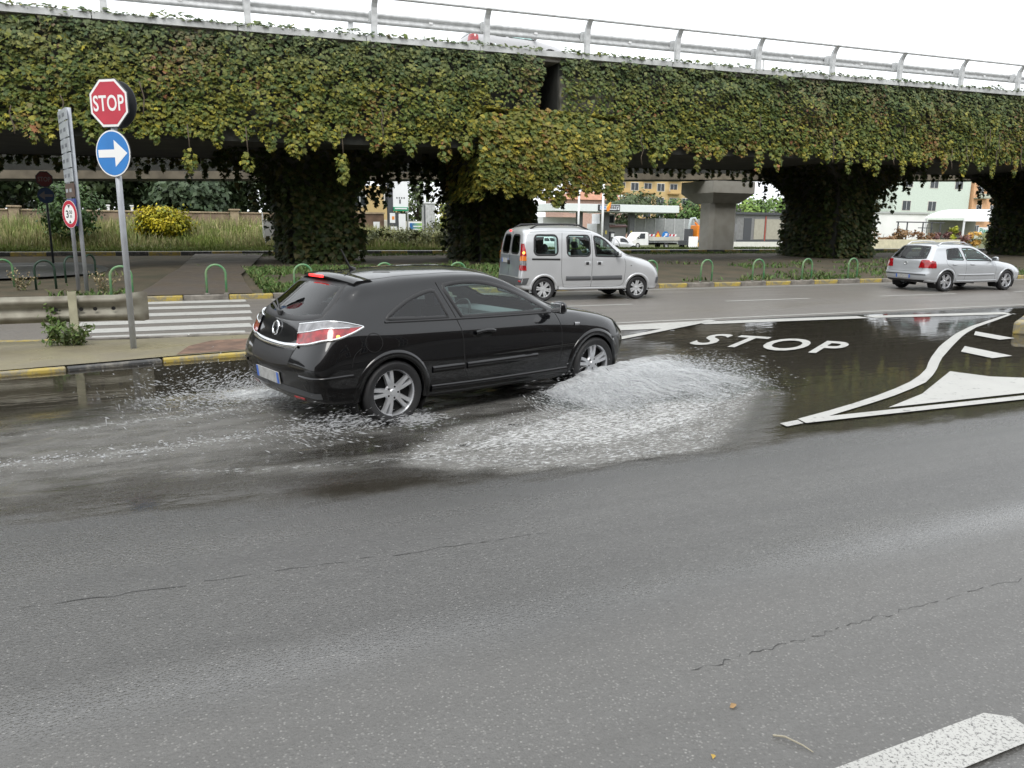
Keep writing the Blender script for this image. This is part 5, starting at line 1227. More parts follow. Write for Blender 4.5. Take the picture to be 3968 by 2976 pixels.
# crash barrier on the traffic island
M_RUSTG = mat('weathered_barrier', (.24, .23, .185), .55, metal=.3, col2=(.12, .105, .08), vscale=3.2, detail=8)
GR = empty('crash_barrier', (-1.38, 12.85, .07), 0, 'weathered steel crash barrier with a fishtail end on the left traffic island', 'barrier')
prof = [(0, -.19), (.03, -.17), (.075, -.13), (.075, -.085), (.0, -.03), (0, .03), (.075, .085), (.075, .13), (.03, .17), (0, .19)]
def beam(x0, x1, n, fade=None):
    V = []; F = []; m = len(prof)
    for i in range(n + 1):
        x = x0 + (x1 - x0) * i / n; k = 1 - (i / n) if fade else 1; ex = 1 + (.22 * (i / n) if fade else 0); dy = .16 * (i / n) ** 2 if fade else 0
        if fade and i == n: ex *= .9
        for (y, z) in prof: V.append((x, -(y * k) + .05 + dy, .51 + z * ex))
    for i in range(n):
        for q in range(m - 1): F.append((i * m + q, (i + 1) * m + q, (i + 1) * m + q + 1, i * m + q + 1))
    return V, F
soften(MB().add(*beam(-14, .55, 12)).build('w_beam', M_RUSTG, GR), 70); soften(MB().add(*beam(.55, .98, 6, True)).build('fishtail_end', M_RUSTG, GR), 70)
for px in (0, -4, -8):
    mb = MB().box((px, -.085, .36), (.10, .012, .82)); mb.box((px - .05, -.055, .36), (.008, .06, .82)); mb.box((px + .05, -.055, .36), (.008, .06, .82)); mb.build('post', mat('beige_barrier_post', (.40, .38, .27), .6, var=.3, vscale=5), GR)
for bx in (-.22, .52, .28, .1): MB().lathe([(0, .0), (.025, 0), (.03, .01)], 8, Matrix.Translation((bx, -.03, .51)) @ Matrix.Rotation(math.pi / 2, 4, 'X')).build('bolt', M_SBLACK, GR)

# kerb stone nose at the right edge of the picture
kn = empty('striped_kerb_nose', (13.9, 9.25, 0), math.radians(28), 'black and yellow concrete kerb nose at the right edge of the picture', 'kerb')
for k in range(5): MB().box((k * .52 + .2, -.25, .11), (.5, .42, .24), bev=.04).build('kerb_block', M_KYEL if k % 2 == 0 else M_KBLK, kn)

# ------------------------------------------------------------------ grasses and weeds
M_GRASS = mat('grass_blade', (.1, .12, .04), .6, attr='tint', spec=.3)
def blades(P, h, w, lean=.35, seg=2):
    n = len(P); a = RNG.uniform(0, 2 * math.pi, n); d = np.c_[np.cos(a), np.sin(a), np.zeros(n)]; b = RNG.uniform(0, 2 * math.pi, n); s = np.c_[np.cos(b), np.sin(b), np.zeros(n)] * (w / 2)[:, None]
    L_ = d * (h * np.abs(RNG.normal(0, lean, n)))[:, None]; up = np.zeros((n, 3)); up[:, 2] = h
    V = np.stack([P - s, P + s, P + L_ * .35 + up * .6 + s * .7, P + L_ * .35 + up * .6 - s * .7, P + L_ + up], 1).reshape(-1, 3)
    T = (np.array([(0, 1, 2), (0, 2, 3), (3, 2, 4)])[None] + (np.arange(n) * 5)[:, None, None]).reshape(-1, 3); return V, T
def grass(name, label, P, h, w, cols, lean=.35):
    V, T = blades(P, h, w, lean); c = np.array(cols)[RNG.choice(len(cols), len(P))] * RNG.uniform(.75, 1.2, (len(P), 1)); o = tris_mesh(name, V, T, M_GRASS, None, np.repeat(c, 5, 0)); tag(o, label, 'grass', kind='stuff'); return o
def vz(x, y):
    t = min(1, max(0, (y - 20.12) / 5.5)); lo = min(1, max(0, (x + 2.6) / 1.6)); z = .11 + .24 * t * t * (3 - 2 * t) * (.12 + .88 * lo); return z + (.3 + .7 * lo) * (.05 * pnoise(Vector((x * .5, y * .6, 0))) + .03 * pnoise(Vector((x * 2, y * 2, 3))))
# low weeds on the verge, thick at left and behind the van, patchy along the kerb
n = 34000; x = np.concatenate([RNG.uniform(1.9, 12, 15000), RNG.uniform(-14, 34, 19000)]); y = 20.2 + RNG.random(n) ** 1.5 * 7.5
keep = []
for a, b in zip(x, y):
    k = pnoise(Vector((a * .45, b * .8, 2))) + .5 * pnoise(Vector((a * 1.7, b * 1.7, 6)))
    path = (-1.0 < a < 2.0 and b < 27); thick = 1.9 < a < 11
    keep.append((not path) and ((thick and k > -.28 and b < 26.5) or (k > .12 and b < 21.4) or (a > 20 and k > -.05 and b < 25) or k > .33) and not (a < -2.3 and b > 25))
keep = np.array(keep); P = np.c_[x, y, [vz(a, b) for a, b in zip(x, y)]][keep]
grass('verge_weeds', 'low green weeds on the soil verge behind the bollards', P, RNG.uniform(.05, .17, len(P)), RNG.uniform(.03, .075, len(P)), [(.07, .13, .03), (.09, .15, .04), (.06, .10, .03), (.12, .14, .05)], .9)
# tall dry and green grass on the bank beyond the far road
n = 34000; x = RNG.uniform(-16, 17, n); y = 43.25 + RNG.random(n) ** 1.3 * 8.2
k = np.array([pnoise(Vector((a * .3, b * .5, 9))) for a, b in zip(x, y)]); gz = np.array([far_z(a, b) for a, b in zip(x, y)]); hh = np.clip(.22 + (y - 43.3) * .10 + k * .3, .1, .95) * RNG.uniform(.5, 1.15, n)
green = ((y < 45.2) | (k > .15))
for nm, lab, sel, cols in (('bank_grass', 'short bright green grass at the foot of the bank beyond the far road', green, [(.20, .25, .06), (.16, .22, .05), (.25, .27, .09)]), ('dry_grass', 'tall straw coloured grass on the bank below the old wall', ~green, [(.31, .29, .13), (.23, .25, .09), (.18, .23, .07), (.34, .31, .16)])):
    grass(nm, lab, np.c_[x, y, gz - .03][sel], hh[sel] * (.6 if nm == 'bank_grass' else 1), RNG.uniform(.03, .07, sel.sum()), cols, .3)
n = 7000; x = RNG.uniform(17, 46, n); y = RNG.uniform(43.2, 47, n); grass('strip_grass', 'mown green grass strip before the filling station', np.c_[x, y, [far_z(a, b) - .02 for a, b in zip(x, y)]], RNG.uniform(.08, .2, n), RNG.uniform(.03, .06, n), [(.16, .20, .05), (.13, .18, .04)], .5)
n = 5000; x = RNG.uniform(2.5, 42, n); y = RNG.uniform(35.2, 37.0, n); grass('kerb_grass', 'thin grass along the black and yellow kerb', np.c_[x, y, np.full(n, .33)], RNG.uniform(.06, .16, n), RNG.uniform(.03, .06, n), [(.10, .16, .04), (.13, .17, .05)], .5)
# weed clump round the barrier post on the island: leafy stems
def weed_clump(name, label, c, n_st, h, spread, cols, leaf=.09, cat='weed'):
    root = empty(name, c, 0, label, cat); rr = random.Random(hash(name) % 99); P = []; st = MB()
    for k in range(n_st):
        a = rr.uniform(0, 6.28); L_ = rr.uniform(.5, 1) * h; tip = Vector((math.cos(a) * spread * rr.uniform(.3, 1), math.sin(a) * spread * .6 * rr.uniform(.3, 1), L_)); base = Vector((rr.uniform(-.15, .15), rr.uniform(-.08, .08), 0)); midp = base.lerp(tip, .55) + Vector((0, 0, .15 * L_))
        st.tube([base, midp, tip], [.007, .005, .002], 4)
        for q in range(14): t = rr.uniform(.08, 1); p = base.lerp(midp, t / .55) if t < .55 else midp.lerp(tip, (t - .55) / .45); P.append(tuple(p + Vector((rr.uniform(-.05, .05), rr.uniform(-.05, .05), rr.uniform(-.03, .03)))))
    st.build('stems', mat('weed_stem', (.12, .14, .05), .7), root); P = np.array(P)
    V, T = leaf_cloud(P, RNG.normal(0, .7, P.shape), RNG.uniform(.6, 1.2, len(P)) * leaf, DIAM_V, DIAM_T); c_ = np.array(cols)[RNG.choice(len(cols), len(P))] * RNG.uniform(.8, 1.2, (len(P), 1)); tag(tris_mesh('leaves', V, T, M_GRASS, root, np.repeat(c_, 4, 0)), kind='stuff'); return root
weed_clump('weed_clump', 'leafy green weeds growing round the crash barrier post', (-1.42, 12.72, .07), 26, .36, .45, [(.09, .14, .04), (.13, .18, .06), (.07, .10, .04)], .07)
weed_clump('tall_weed', 'tall arching weed beside the crash barrier post', (-1.62, 12.75, .07), 9, .62, .25, [(.12, .18, .05), (.09, .15, .04)], .08)
weed_clump('dry_weed', 'dry straw weed beside the direction sign posts', (-1.55, 21.0, .13), 12, .6, .5, [(.30, .24, .14), (.24, .19, .11)], .06)
weed_clump('dry_weed', 'dry straw weed left of the dark hoop bollard', (-3.45, 22.4, .13), 12, .55, .5, [(.30, .24, .14), (.24, .19, .11)], .06)
# litter on the near road
tag(MB().add([(0, 0, .006), (.02, .005, .012), (.03, .02, .006), (.008, .024, .014), (-.008, .012, .005)], [(0, 1, 2, 3, 4)]).build('fallen_leaf', mat('dead_leaf', (.32, .20, .09), .7, var=.3, vscale=30), None, loc=(1.9, 2.15, 0)), 'curled brown leaf lying on the near asphalt', 'leaf')
tag(MB().add([(0, 0, .005), (.016, .004, .01), (.02, .016, .006), (.004, .018, .012)], [(0, 1, 2, 3)]).build('fallen_leaf', mat('yellow_leaf', (.42, .28, .06), .7), None, loc=(1.64, 1.94, 0)), 'tiny yellow leaf on the asphalt at the bottom edge', 'leaf')
tag(MB().tube([(0, 0, .006), (.03, -.03, .012), (.06, -.09, .008), (.07, -.13, .005)], [.004, .0035, .003, .002], 5).build('twig', mat('pale_twig', (.32, .29, .22), .8), None, loc=(1.93, 1.96, 0)), 'thin pale twig on the near asphalt', 'twig')
# ------------------------------------------------------------------ trees and bushes
M_TLEAF = mat('tree_leaf', (.08, .1, .03), .5, attr='tint', spec=.3)
M_BARK = mat('bark', (.10, .08, .06), .9, var=.4, vscale=6)
def tree(name, label, loc, h, rx, rz, cols, n=2600, leaf=.22, trunk=None, ry=None, group=None, cat='tree', low=0., parts=('trunk', 'crown'), seed=1):
    root = empty(name, loc, 0, label, cat, group); rg = np.random.default_rng(seed); ry = ry or rx; cz = h - rz
    if trunk is None: trunk = max(.08, h * .025)
    mb = MB(); top = max(.3, cz)
    mb.tube([(0, 0, -.2), (.05 * h * .3, 0, top * .5), (0, .03, top), (.05, 0, h - rz * .5)], [trunk, trunk * .8, trunk * .6, trunk * .2], 7)
    for k in range(7): a = rg.uniform(0, 6.28); e = rg.uniform(.3, .9); mb.tube([(0, 0, top * rg.uniform(.55, 1)), (math.cos(a) * rx * .35, math.sin(a) * ry * .35, cz - rz * .1 + rz * .2 * e), (math.cos(a) * rx * .75, math.sin(a) * ry * .75, cz + rz * (e - .4))], [trunk * .45, trunk * .3, trunk * .1], 5)
    mb.build(parts[0], M_BARK, root, True)
    # leaf clumps: uneven outline with gaps
    nc = max(10, n // 60); C_ = rg.normal(0, 1, (nc, 3)); C_ /= np.linalg.norm(C_, axis=1, keepdims=True); C_ *= rg.uniform(.35, 1., (nc, 1)) ** .6
    C_ *= np.array([rx, ry, rz]); C_[:, 2] += cz; C_ = C_[C_[:, 2] > low]
    k = rg.integers(0, len(C_), n); P = C_[k] + rg.normal(0, 1, (n, 3)) * np.array([rx, ry, rz]) * .16
    shade = np.array(cols)[(k * 7) % len(cols)] * rg.uniform(.75, 1.25, (n, 1))
    ctr = np.array([0, 0, cz]); V, T = leaf_cloud(P, unit(P - ctr), rg.uniform(.7, 1.3, n) * leaf, DIAM_V, DIAM_T, up=.5, jit=.6, tipjit=.9)
    o = tris_mesh(parts[1], V, T, M_TLEAF, root, np.repeat(shade, 4, 0)); tag(o, kind='stuff'); return root
DG = [(.028, .045, .02), (.04, .06, .024), (.05, .07, .03)]
MG = [(.06, .11, .03), (.08, .14, .035), (.045, .085, .025)]
LG = [(.12, .2, .04), (.16, .24, .05), (.09, .16, .035)]
labs = ['dark evergreen at the far left behind the old wall', 'dark evergreen behind the green tree at left', 'dark tree behind the left arrow disc', 'dark tree above the yellow bush', 'tall dark tree right of the yellow bush', 'dark tree behind the grey cabinet', 'dark tree left of the left pier', 'dark rounded tree just behind the old wall pillar']
for i, (x, y, h, rx, rz) in enumerate(((-14, 60, 8.5, 3.2, 3.6), (-9.5, 64, 9, 3.4, 4), (-5, 58, 7.5, 2.8, 3.2), (-.8, 61, 8, 3.2, 3.6), (3.6, 58, 7.8, 3.0, 3.4), (7.5, 60, 8.2, 3.0, 3.6), (10.8, 64, 8.6, 3, 3.8), (1.5, 55.2, 3.6, 2.4, 1.7))):
    tree('dark_tree', labs[i], (x, y, far_z(x, y)), h, rx, rz, DG if i != 7 else [(.045, .07, .035), (.055, .08, .04)], 6500, .36, group='dark trees behind the wall', seed=20 + i, low=.0)
for i, (x, y, h, rx, rz) in enumerate(((-20, 78, 12, 5.5, 5.6), (-12, 80, 12.5, 5.5, 5.8), (-3, 79, 12, 5.5, 5.6), (5, 80, 12, 5.5, 5.6), (12, 82, 12, 5, 5.6))):
    tree('wood_tree', ['dark wood tree farthest left behind the evergreens', 'dark wood tree left of the stop sign post, far back', 'dark wood tree behind the yellow bush, far back', 'dark wood tree behind the grey cabinet, far back', 'dark wood tree behind the left pier, far back'][i], (x, y, 1), h, rx, rz, DG, 5000, .6, group='dark wood in the far left', seed=120 + i, low=-.3)
tree('green_tree', 'bright green young tree on the bank behind the direction sign', (-4.7, 46.2, far_z(-4.7, 46.2)), 3.1, 1.5, 1.35, MG, 2600, .17, .07, seed=5, low=.3)
tree('yellow_bush', 'round bush full of yellow flowers in front of the old wall', (-.35, 47.8, far_z(-.35, 48) - .1), 1.75, 1.5, .85, [(.40, .33, .015), (.46, .39, .02), (.30, .29, .02), (.17, .20, .03)], 7500, .15, .05, ry=1.0, cat='bush', parts=('stems', 'foliage'), seed=8)
for i, (x, w, h) in enumerate(((10.3, 1.1, 1.0), (11.8, 1.2, 1.15), (13.3, 1.2, 1.2), (14.7, 1.3, 1.55), (16.2, 1.1, 1.2), (17.3, 1.0, 1.3))):
    tree('hedge_bush', ['olive bush at the left end of the hedge seen between the piers', 'second olive bush of the hedge between the piers', 'olive bush below the white sign totem', 'tallest olive bush of the hedge between the piers', 'olive bush before the grey corrugated booth', 'rightmost olive bush of the hedge between the piers'][i], (x, 46.6 + (i % 2) * .5, far_z(x, 46.6) - .15), h, w, h * .55, [(.11, .12, .05), (.14, .15, .06), (.09, .105, .04)], 1100, .15, .04, cat='bush', group='bushes between the piers', parts=('stems', 'foliage'), seed=40 + i)
# right hand side trees
tl = ['pine tree behind the filling station canopy', 'green tree right of the filling station canopy', 'large green tree left of the bare pillar', 'lime green tree right of the bare pillar', 'lime green tree behind the grey workshop', 'dark conifer left of the yellow flats', 'palm-like tree behind the white lamp between the piers', 'yellow green tree behind the corrugated booth']
for i, (x, y, h, rx, rz, c) in enumerate(((70, 112, 8.0, 5.2, 3.0, [(.06, .085, .035), (.075, .10, .04)]), (78, 110, 7.2, 4.2, 2.8, MG), (82, 104, 7.8, 4.4, 3.2, LG), (80, 96, 7.4, 3.6, 3.0, LG), (88, 98, 7.0, 4.0, 3.0, LG), (82, 150, 14, 5, 6, DG), (22, 74, 6.8, 2.2, 2.9, [(.10, .13, .05), (.07, .10, .04)]), (24.5, 70, 5.2, 1.8, 2.0, [(.26, .25, .05), (.16, .2, .05)]))):
    tree('background_tree', tl[i], (x, y, far_z(x, y)), h, rx, rz, c, 2600, .5 if i < 6 else .3, group='trees beyond the viaduct', seed=60 + i, low=.2)

# ------------------------------------------------------------------ old wall on the bank
M_OLDW = mat('old_plaster_wall', (.27, .20, .14), .85, col2=(.15, .11, .08), vscale=1.4, bump=.5, bscale=8, detail=9)
M_OLDP = mat('old_wall_pillar', (.38, .31, .20), .85, col2=(.25, .19, .13), vscale=3, bump=.4, bscale=8)
W = empty('old_wall', (0, 52, 1.3), 0, 'long stained plaster wall with square pillars on the bank at left', 'wall')
def wp(name, mb, m): o = mb.build(name, m, W); o.location = (0, -52, -1.3); return o
for x0, x1 in ((-24, -8.3), (-7.7, 3.4), (3.98, 10.4)):
    wp('wall_panel', MB().box(((x0 + x1) / 2, 52.1, 1.55), (x1 - x0, .3, 1.5)), M_OLDW); wp('wall_coping', MB().box(((x0 + x1) / 2, 52.1, 2.34), (x1 - x0, .42, .09), bev=.02), M_OLDP)
for x in (-8.0, 3.69): wp('wall_pillar', MB().box((x, 52, 1.6), (.5, .5, 1.75), bev=.02), M_OLDP); wp('pillar_cap', MB().box((x, 52, 2.52), (.66, .66, .1), bev=.02), M_OLDP)
M_STONE = mat('yellow_rubble', (.40, .33, .20), .85, var=.35, vscale=4, bump=.5, bscale=9)
SM = []
for k in range(3):
    bm = bmesh.new(); bmesh.ops.create_icosphere(bm, subdivisions=1, radius=.5)
    for v in bm.verts: v.co *= 1 + .3 * pnoise(v.co * 2.3 + Vector((k * 5, 0, 0))); v.co.z *= .6
    me = bpy.data.meshes.new('rubble_stone'); bm.to_mesh(me); bm.free(); me.materials.append(M_STONE); SM.append(me)
heap = empty('rubble_heap', (4.5, 51, far_z(4.5, 51)), 0, 'heap of yellowish rubble stones at the foot of the old wall', 'rubble')
for k in range(46):
    x = random.uniform(-3.2, 3.2); y = random.uniform(-.8, .4); o = link('stone', SM[k % 3], None, heap, loc=(x, y, random.uniform(0, .3) * (1 - abs(x) / 3.6))); s = random.uniform(.25, .6); o.scale = (s * 1.3, s, s); o.rotation_euler = (random.uniform(-.4, .4), random.uniform(-.4, .4), random.uniform(0, 6))
CB = empty('grey_cabinet', (5.15, 46.6, far_z(5.15, 46.6)), 0, 'grey electrical cabinet standing in the grass by the left pier', 'cabinet')
MB().box((0, 0, .62), (.6, .35, 1.25), bev=.02).build('housing', mat('cabinet_grey', (.36, .36, .35), .6, var=.2), CB); MB().box((0, 0, 1.28), (.68, .42, .06), bev=.01).build('lid', mat('cabinet_grey2', (.42, .42, .4), .6), CB); MB().box((0, -.18, .6), (.5, .015, 1.0)).build('door', mat('cabinet_door', (.31, .31, .3), .6), CB); MB().tube([(-.34, .2, 0), (-.34, .2, 1.7)], .03, 6).build('pipe', M_STEEL, CB)
for i, x in enumerate((-3.4, -2.1)):
    p = empty('white_post', (x, 54, 1.35), 0, ['white stone post behind the old wall, the left one of two', 'white stone post behind the old wall, the right one of two'][i], 'post', 'white posts behind the wall'); MB().box((0, 0, .65), (.14, .14, 1.3)).build('shaft', M_SWHITE, p); MB().box((0, 0, 1.34), (.22, .22, .08)).build('cap', M_SWHITE, p)

# ------------------------------------------------------------------ signs between the piers
M_WHT = mat('white_panel', (.74, .75, .76), .5, var=.08, vscale=1.)
M_DKG = mat('dark_grey_panel', (.06, .063, .07), .5)
M_CREAM = mat('cream_render', (.52, .50, .42), .8, var=.2, vscale=1)
M_YEL = mat('yellow_render', (.52, .38, .18), .8, var=.2, vscale=.6)
TT = empty('sign_totem', (16, 60, far_z(16, 60)), 0, 'tall roadside totem with a white price board and a green strip', 'sign')
z0 = TT.location.z
def tp(name, c, d, m, par=TT): return MB().box((c[0] - 16, c[1] - 60, c[2] - z0), d).build(name, m, par)
tp('post', (15.68, 60.1, 2.6), (.42, .3, 5.0), M_DKG); b = tp('price_board', (16.45, 60, 4.05), (1.15, .2, 2.05), M_WHT); tp('green_strip', (16.45, 59.9, 2.88), (1.15, .24, .3), mat('green_panel', (.02, .25, .12), .5)); tp('strip_lettering', (16.45, 59.77, 2.92), (.95, .02, .1), M_WHT)
for k in range(4): tp('price_mark', (16.18 + .19 * k, 59.89, 3.72), (.09, .012, .09), M_DKG, b) if False else MB().box((16.18 + .19 * k - 16, -.108, 3.72 - z0), (.09, .012, .12)).build('price_mark', M_DKG, b)
MB().box((.42, -.108, 3.45 - z0), (.12, .012, .32)).build('price_mark', M_DKG, b)
tp('lower_board', (16.0, 60, 1.7), (1.0, .18, 1.85), M_DKG); tp('label', (15.8, 59.9, 2.2), (.42, .03, .75), M_WHT); tp('label', (15.9, 59.9, 1.42), (.5, .03, .26), M_WHT); tp('label', (15.9, 59.9, 1.08), (.56, .03, .2), M_WHT); tp('label', (16.55, 59.85, 1.65), (.55, .04, 1.75), M_WHT)
sw = MB().box((15.85 - 16, -.12, 2.2 - z0), (.2, .012, .25)).build('orange_mark', mat('orange_mark', (.7, .25, .05), .5), TT)
lw = empty('brown_wall', (13.4, 61.5, .7), 0, 'weathered brown wall section left of the sign totem', 'wall'); MB().box((0, 0, .8), (4.2, .3, 2.0)).build('wall_panel', mat('brown_old_wall', (.17, .11, .075), .9, var=.5, vscale=1.5, bump=.4), lw); MB().box((0, 0, 1.86), (4.3, .44, .12)).build('wall_coping', M_OLDP, lw); MB().box((1.45, -.3, .7), (.5, .06, 1.0)).build('white_notice', M_WHT, lw)
lamp = empty('white_lamp_post', (17.6, 62, far_z(17.6, 62)), 0, 'white lamp post between the sign totem and the corrugated booth', 'street lamp'); zl = lamp.location.z
MB().tube([(0, 0, 0), (0, 0, 4.45 - zl), (-.06, 0, 4.58 - zl), (-.2, 0, 4.62 - zl)], .075, 8).build('pole', M_WHT, lamp, True); MB().box((-.32, 0, 4.60 - zl), (.42, .25, .1), bev=.03).build('lamp_head', M_WHT, lamp)
bb = empty('billboard', (19.5, 66, .5), 0, 'low billboard with a blue to green gradient between the piers', 'billboard'); MB().box((0, 0, .95), (1.4, .1, .95)).build('frame', M_WHT, bb)
for k in range(6): MB().box((-.5 + .2 * k, -.06, .95), (.2, .02, .75)).build('panel', mat('bb%d' % k, (.02 + .05 * k, .12 + .07 * k, .35 - .055 * k), .5), bb)
for z in (.8, 1.05): MB().box((.1, -.075, z), (.8, .01, .08)).build('panel_legend', M_WHT, bb)
for x in (-.5, .5): MB().box((x, 0, .2), (.08, .08, .6)).build('leg', M_DKG, bb)
bt = empty('corrugated_booth', (18.1, 58, far_z(18.1, 58)), 0, 'tall grey corrugated metal booth beside the middle pier', 'booth'); zb_ = bt.location.z
MB().box((0, 0, (3.3 - zb_) / 2), (.8, .8, 3.3 - zb_)).build('housing', M_STEEL, bt); MB().box((0, 0, 3.34 - zb_), (.95, .95, .1)).build('roof', M_WHT, bt)
for k in range(5): MB().box((-.32 + .16 * k, -.42, (3.2 - zb_) / 2), (.07, .05, 3.1 - zb_)).build('rib', M_STEEL, bt)
MB().box((-.42, -.42, (3.2 - zb_) / 2), (.1, .05, 3.1 - zb_)).build('corner_post', M_DKG, bt)
tag(MB().tube([(0, 0, 0), (0, 0, 5.4)], .09, 8).build('white_pole', M_WHT, None, True, loc=(18.6, 60.5, -.2)), 'white pole rising behind the corrugated booth', 'pole')
gw = empty('cream_wall', (19.2, 68, .0), 0, 'cream garden wall behind the blue and green billboard', 'wall'); MB().box((0, 0, .9), (5, .3, 2.2)).build('wall_panel', M_CREAM, gw); sign_text('EK', Matrix.Translation((-1.2, -.16, 1.0)) @ Matrix.Rotation(math.pi / 2, 4, 'X'), .55, .6, 0, 0, 0, M_SBLUE, gw)
rs = empty('give_way_sign', (16.9, 44.6, .4), 0, 'small red and white road sign beside the middle pier', 'sign'); MB().tube([(0, 0, 0), (0, 0, 1.2)], .03, 6).build('post', M_POSTG, rs); MB().prism(ngon(.2, 20), 0, .02, Matrix.Translation((.05, -.04, 1.3)) @ face_matrix(math.radians(-110))).build('red_disc', M_SRED, rs)

# ------------------------------------------------------------------ buildings
M_WIN = mat('dark_window', (.03, .035, .04), .15)
M_TERR = mat('terracotta_roof', (.42, .21, .13), .8, var=.25, vscale=1.2)
def building(name, label, c, d, m, floors, cols, balc=None, roof=None, win=(1.2, 1.5), cat='building', rz=0., skip=()):
    r = empty(name, c, rz, label, cat); MB().box((0, 0, d[2] / 2), d).build('wall', m, r); fh = d[2] / floors; cw = d[0] / cols
    for f in range(floors):
        for k in range(cols):
            if (f, k) in skip: continue
            x = -d[0] / 2 + (k + .5) * cw; z = (f + .55) * fh
            w = MB().box((x, -d[1] / 2 - .01, z), (win[0] + .3, .08, win[1] + .25)).build('window', mat('window_surround', (.55, .53, .48), .7), r); MB().box((x, -d[1] / 2 - .06, z), (win[0], .04, win[1])).build('pane', M_WIN, w); MB().box((x, -d[1] / 2 - .085, z), (.07, .02, win[1])).build('mullion', M_WHT, w)
            if balc and k % 2 == balc[0]:
                b = MB().box((x, -d[1] / 2 - .6, z - fh * .45), (cw * .92, 1.2, .15)).build('balcony', balc[1], r); MB().box((x, -d[1] / 2 - 1.15, z - fh * .45 + .5), (cw * .92, .1, 1.0)).build('parapet', balc[1], b)
    if roof == 'tile':
        hw, hd = d[0] / 2 + .6, d[1] / 2 + .6; MB().add([(-hw, -hd, d[2]), (hw, -hd, d[2]), (hw, hd, d[2]), (-hw, hd, d[2]), (-hw * .45, 0, d[2] + 1.7), (hw * .45, 0, d[2] + 1.7)], [(0, 1, 5, 4), (1, 2, 5), (2, 3, 4, 5), (3, 0, 4), (3, 2, 1, 0)]).build('roof', M_TERR, r)
    elif roof: MB().box((0, 0, d[2] + .15), (d[0] + .4, d[1] + .4, .3)).build('roof', roof, r)
    return r
building('yellow_flats', 'long yellow block of flats with balconies behind the filling station', (116, 172, -1), (34, 10, 17), M_YEL, 5, 9, (0, mat('yellow_balcony', (.50, .34, .15), .8)), M_CONC, (2.0, 1.7))
building('pink_house', 'pink house with a tiled roof behind the filling station canopy', (78, 141, -1), (16, 8, 7.6), mat('pink_render', (.50, .33, .27), .8, var=.2), 2, 4, None, 'tile')
building('cream_house', 'cream house seen left of the sign totem', (21.5, 92, -.5), (7, 6, 6.4), M_YEL, 2, 2)
building('pale_green_house', 'pale green house behind the white nursery tent', (158, 132, -1), (24, 10, 15), mat('pale_green_render', (.55, .62, .55), .8, var=.12), 3, 3, None, None, (2.4, 2.0), skip=((0, 0), (1, 2)))
building('orange_house', 'orange house with balconies right of the pale green house', (180, 131, -1), (19, 9, 14), mat('orange_render', (.62, .36, .20), .8, var=.15), 3, 4, (0, mat('green_grey_balcony', (.42, .44, .36), .8)), None, (1.6, 2.0))
building('white_shed', 'long white shed behind the metal frames of the plant nursery', (100, 100, -1), (40, 6, 5.2), mat('white_render', (.74, .74, .72), .8, var=.08, vscale=.5), 1, 3, None, mat('grey_roof_edge', (.38, .39, .38), .8), (.1, .1), skip=((0, 0), (0, 1), (0, 2)))
# grey workshop beside the pillar
GWK = empty('grey_workshop', (73, 85, -.6), 0, 'low grey workshop with big beige panels right of the bare pillar', 'building')
MB().box((0, 0, 2.0), (12, 6, 4.0)).build('wall', mat('workshop_grey', (.20, .20, .20), .8, var=.2), GWK); MB().box((0, 0, 4.1), (12.6, 6.6, .3)).build('roof', M_DKG, GWK)
for x, w in ((-2.4, 1.6), (.3, 3.0), (3.6, 3.0)): MB().box((x, -3.03, 2.1), (w, .06, 2.6)).build('panel', mat('beige_panel', (.36, .34, .28), .7, var=.12), GWK)
MB().box((-4.3, -3.03, 2.1), (1.2, .06, 2.8)).build('door', M_DKG, GWK); MB().box((-1.4, -3.05, 2.2), (.12, .08, 3.2)).build('red_pipe', mat('red_pipe', (.4, .08, .05), .6), GWK); MB().box((0, -3.03, .5), (12, .05, .5)).build('plinth', M_DKG, GWK)
wl = empty('white_low_wall', (54, 62.5, -.9), 0, 'low white wall in front of the grey workshop', 'wall'); MB().box((0, 0, .6), (9, .25, 1.3)).build('wall_panel', mat('white_low', (.72, .71, .66), .8, var=.1), wl)
cw_ = empty('cream_low_wall', (80.5, 66, -1), 0, 'low cream wall of the plant nursery behind the silver hatchback', 'wall'); MB().box((0, 0, .75), (14, .3, 1.6)).build('wall_panel', mat('cream_low', (.62, .57, .42), .8, var=.15), cw_)
# filling station
FS = empty('filling_station_canopy', (57, 96, -1), math.radians(-2), 'white filling station canopy on grey columns beyond the silver van', 'canopy')
MB().box((0.2, 3, 5.12), (19.5, 8, 1.0), bev=.04).build('fascia', mat('canopy_white', (.66, .70, .69), .5, var=.06), FS); MB().box((.2, 3, 4.58), (19.0, 7.6, .06)).build('soffit', mat('canopy_soffit', (.5, .52, .52), .6), FS)
for x in (-4.6, -.4, 3.7): MB().box((x, 1.6, 2.3), (.8, .6, 4.6)).build('column', mat('column_grey', (.13, .135, .14), .6, var=.2), FS); MB().box((x - .1, 1.28, 1.8), (.25, .04, .5)).build('column_label', mat('column_yellow', (.5, .42, .1), .6), FS)
lg = MB().box((-1.4, -1.06, 5.15), (3.4, .08, .86), bev=.3 * 0 + .03).build('logo_frame', M_SBLACK, FS); MB().box((-1.35, -1.12, 5.15), (3.0, .04, .56)).build('logo_field', mat('logo_field', (.55, .57, .6), .5), lg)
Ml = Matrix.Translation((-1.35, -1.15, 5.15)) @ Matrix.Rotation(math.pi / 2, 4, 'X'); sign_text('easy', Ml, .5, 1.4, .75, -.03, 0, M_SBLACK, lg); sign_text('Q8', Ml, .4, .8, -1.0, 0, 0, M_SBLUE, lg)
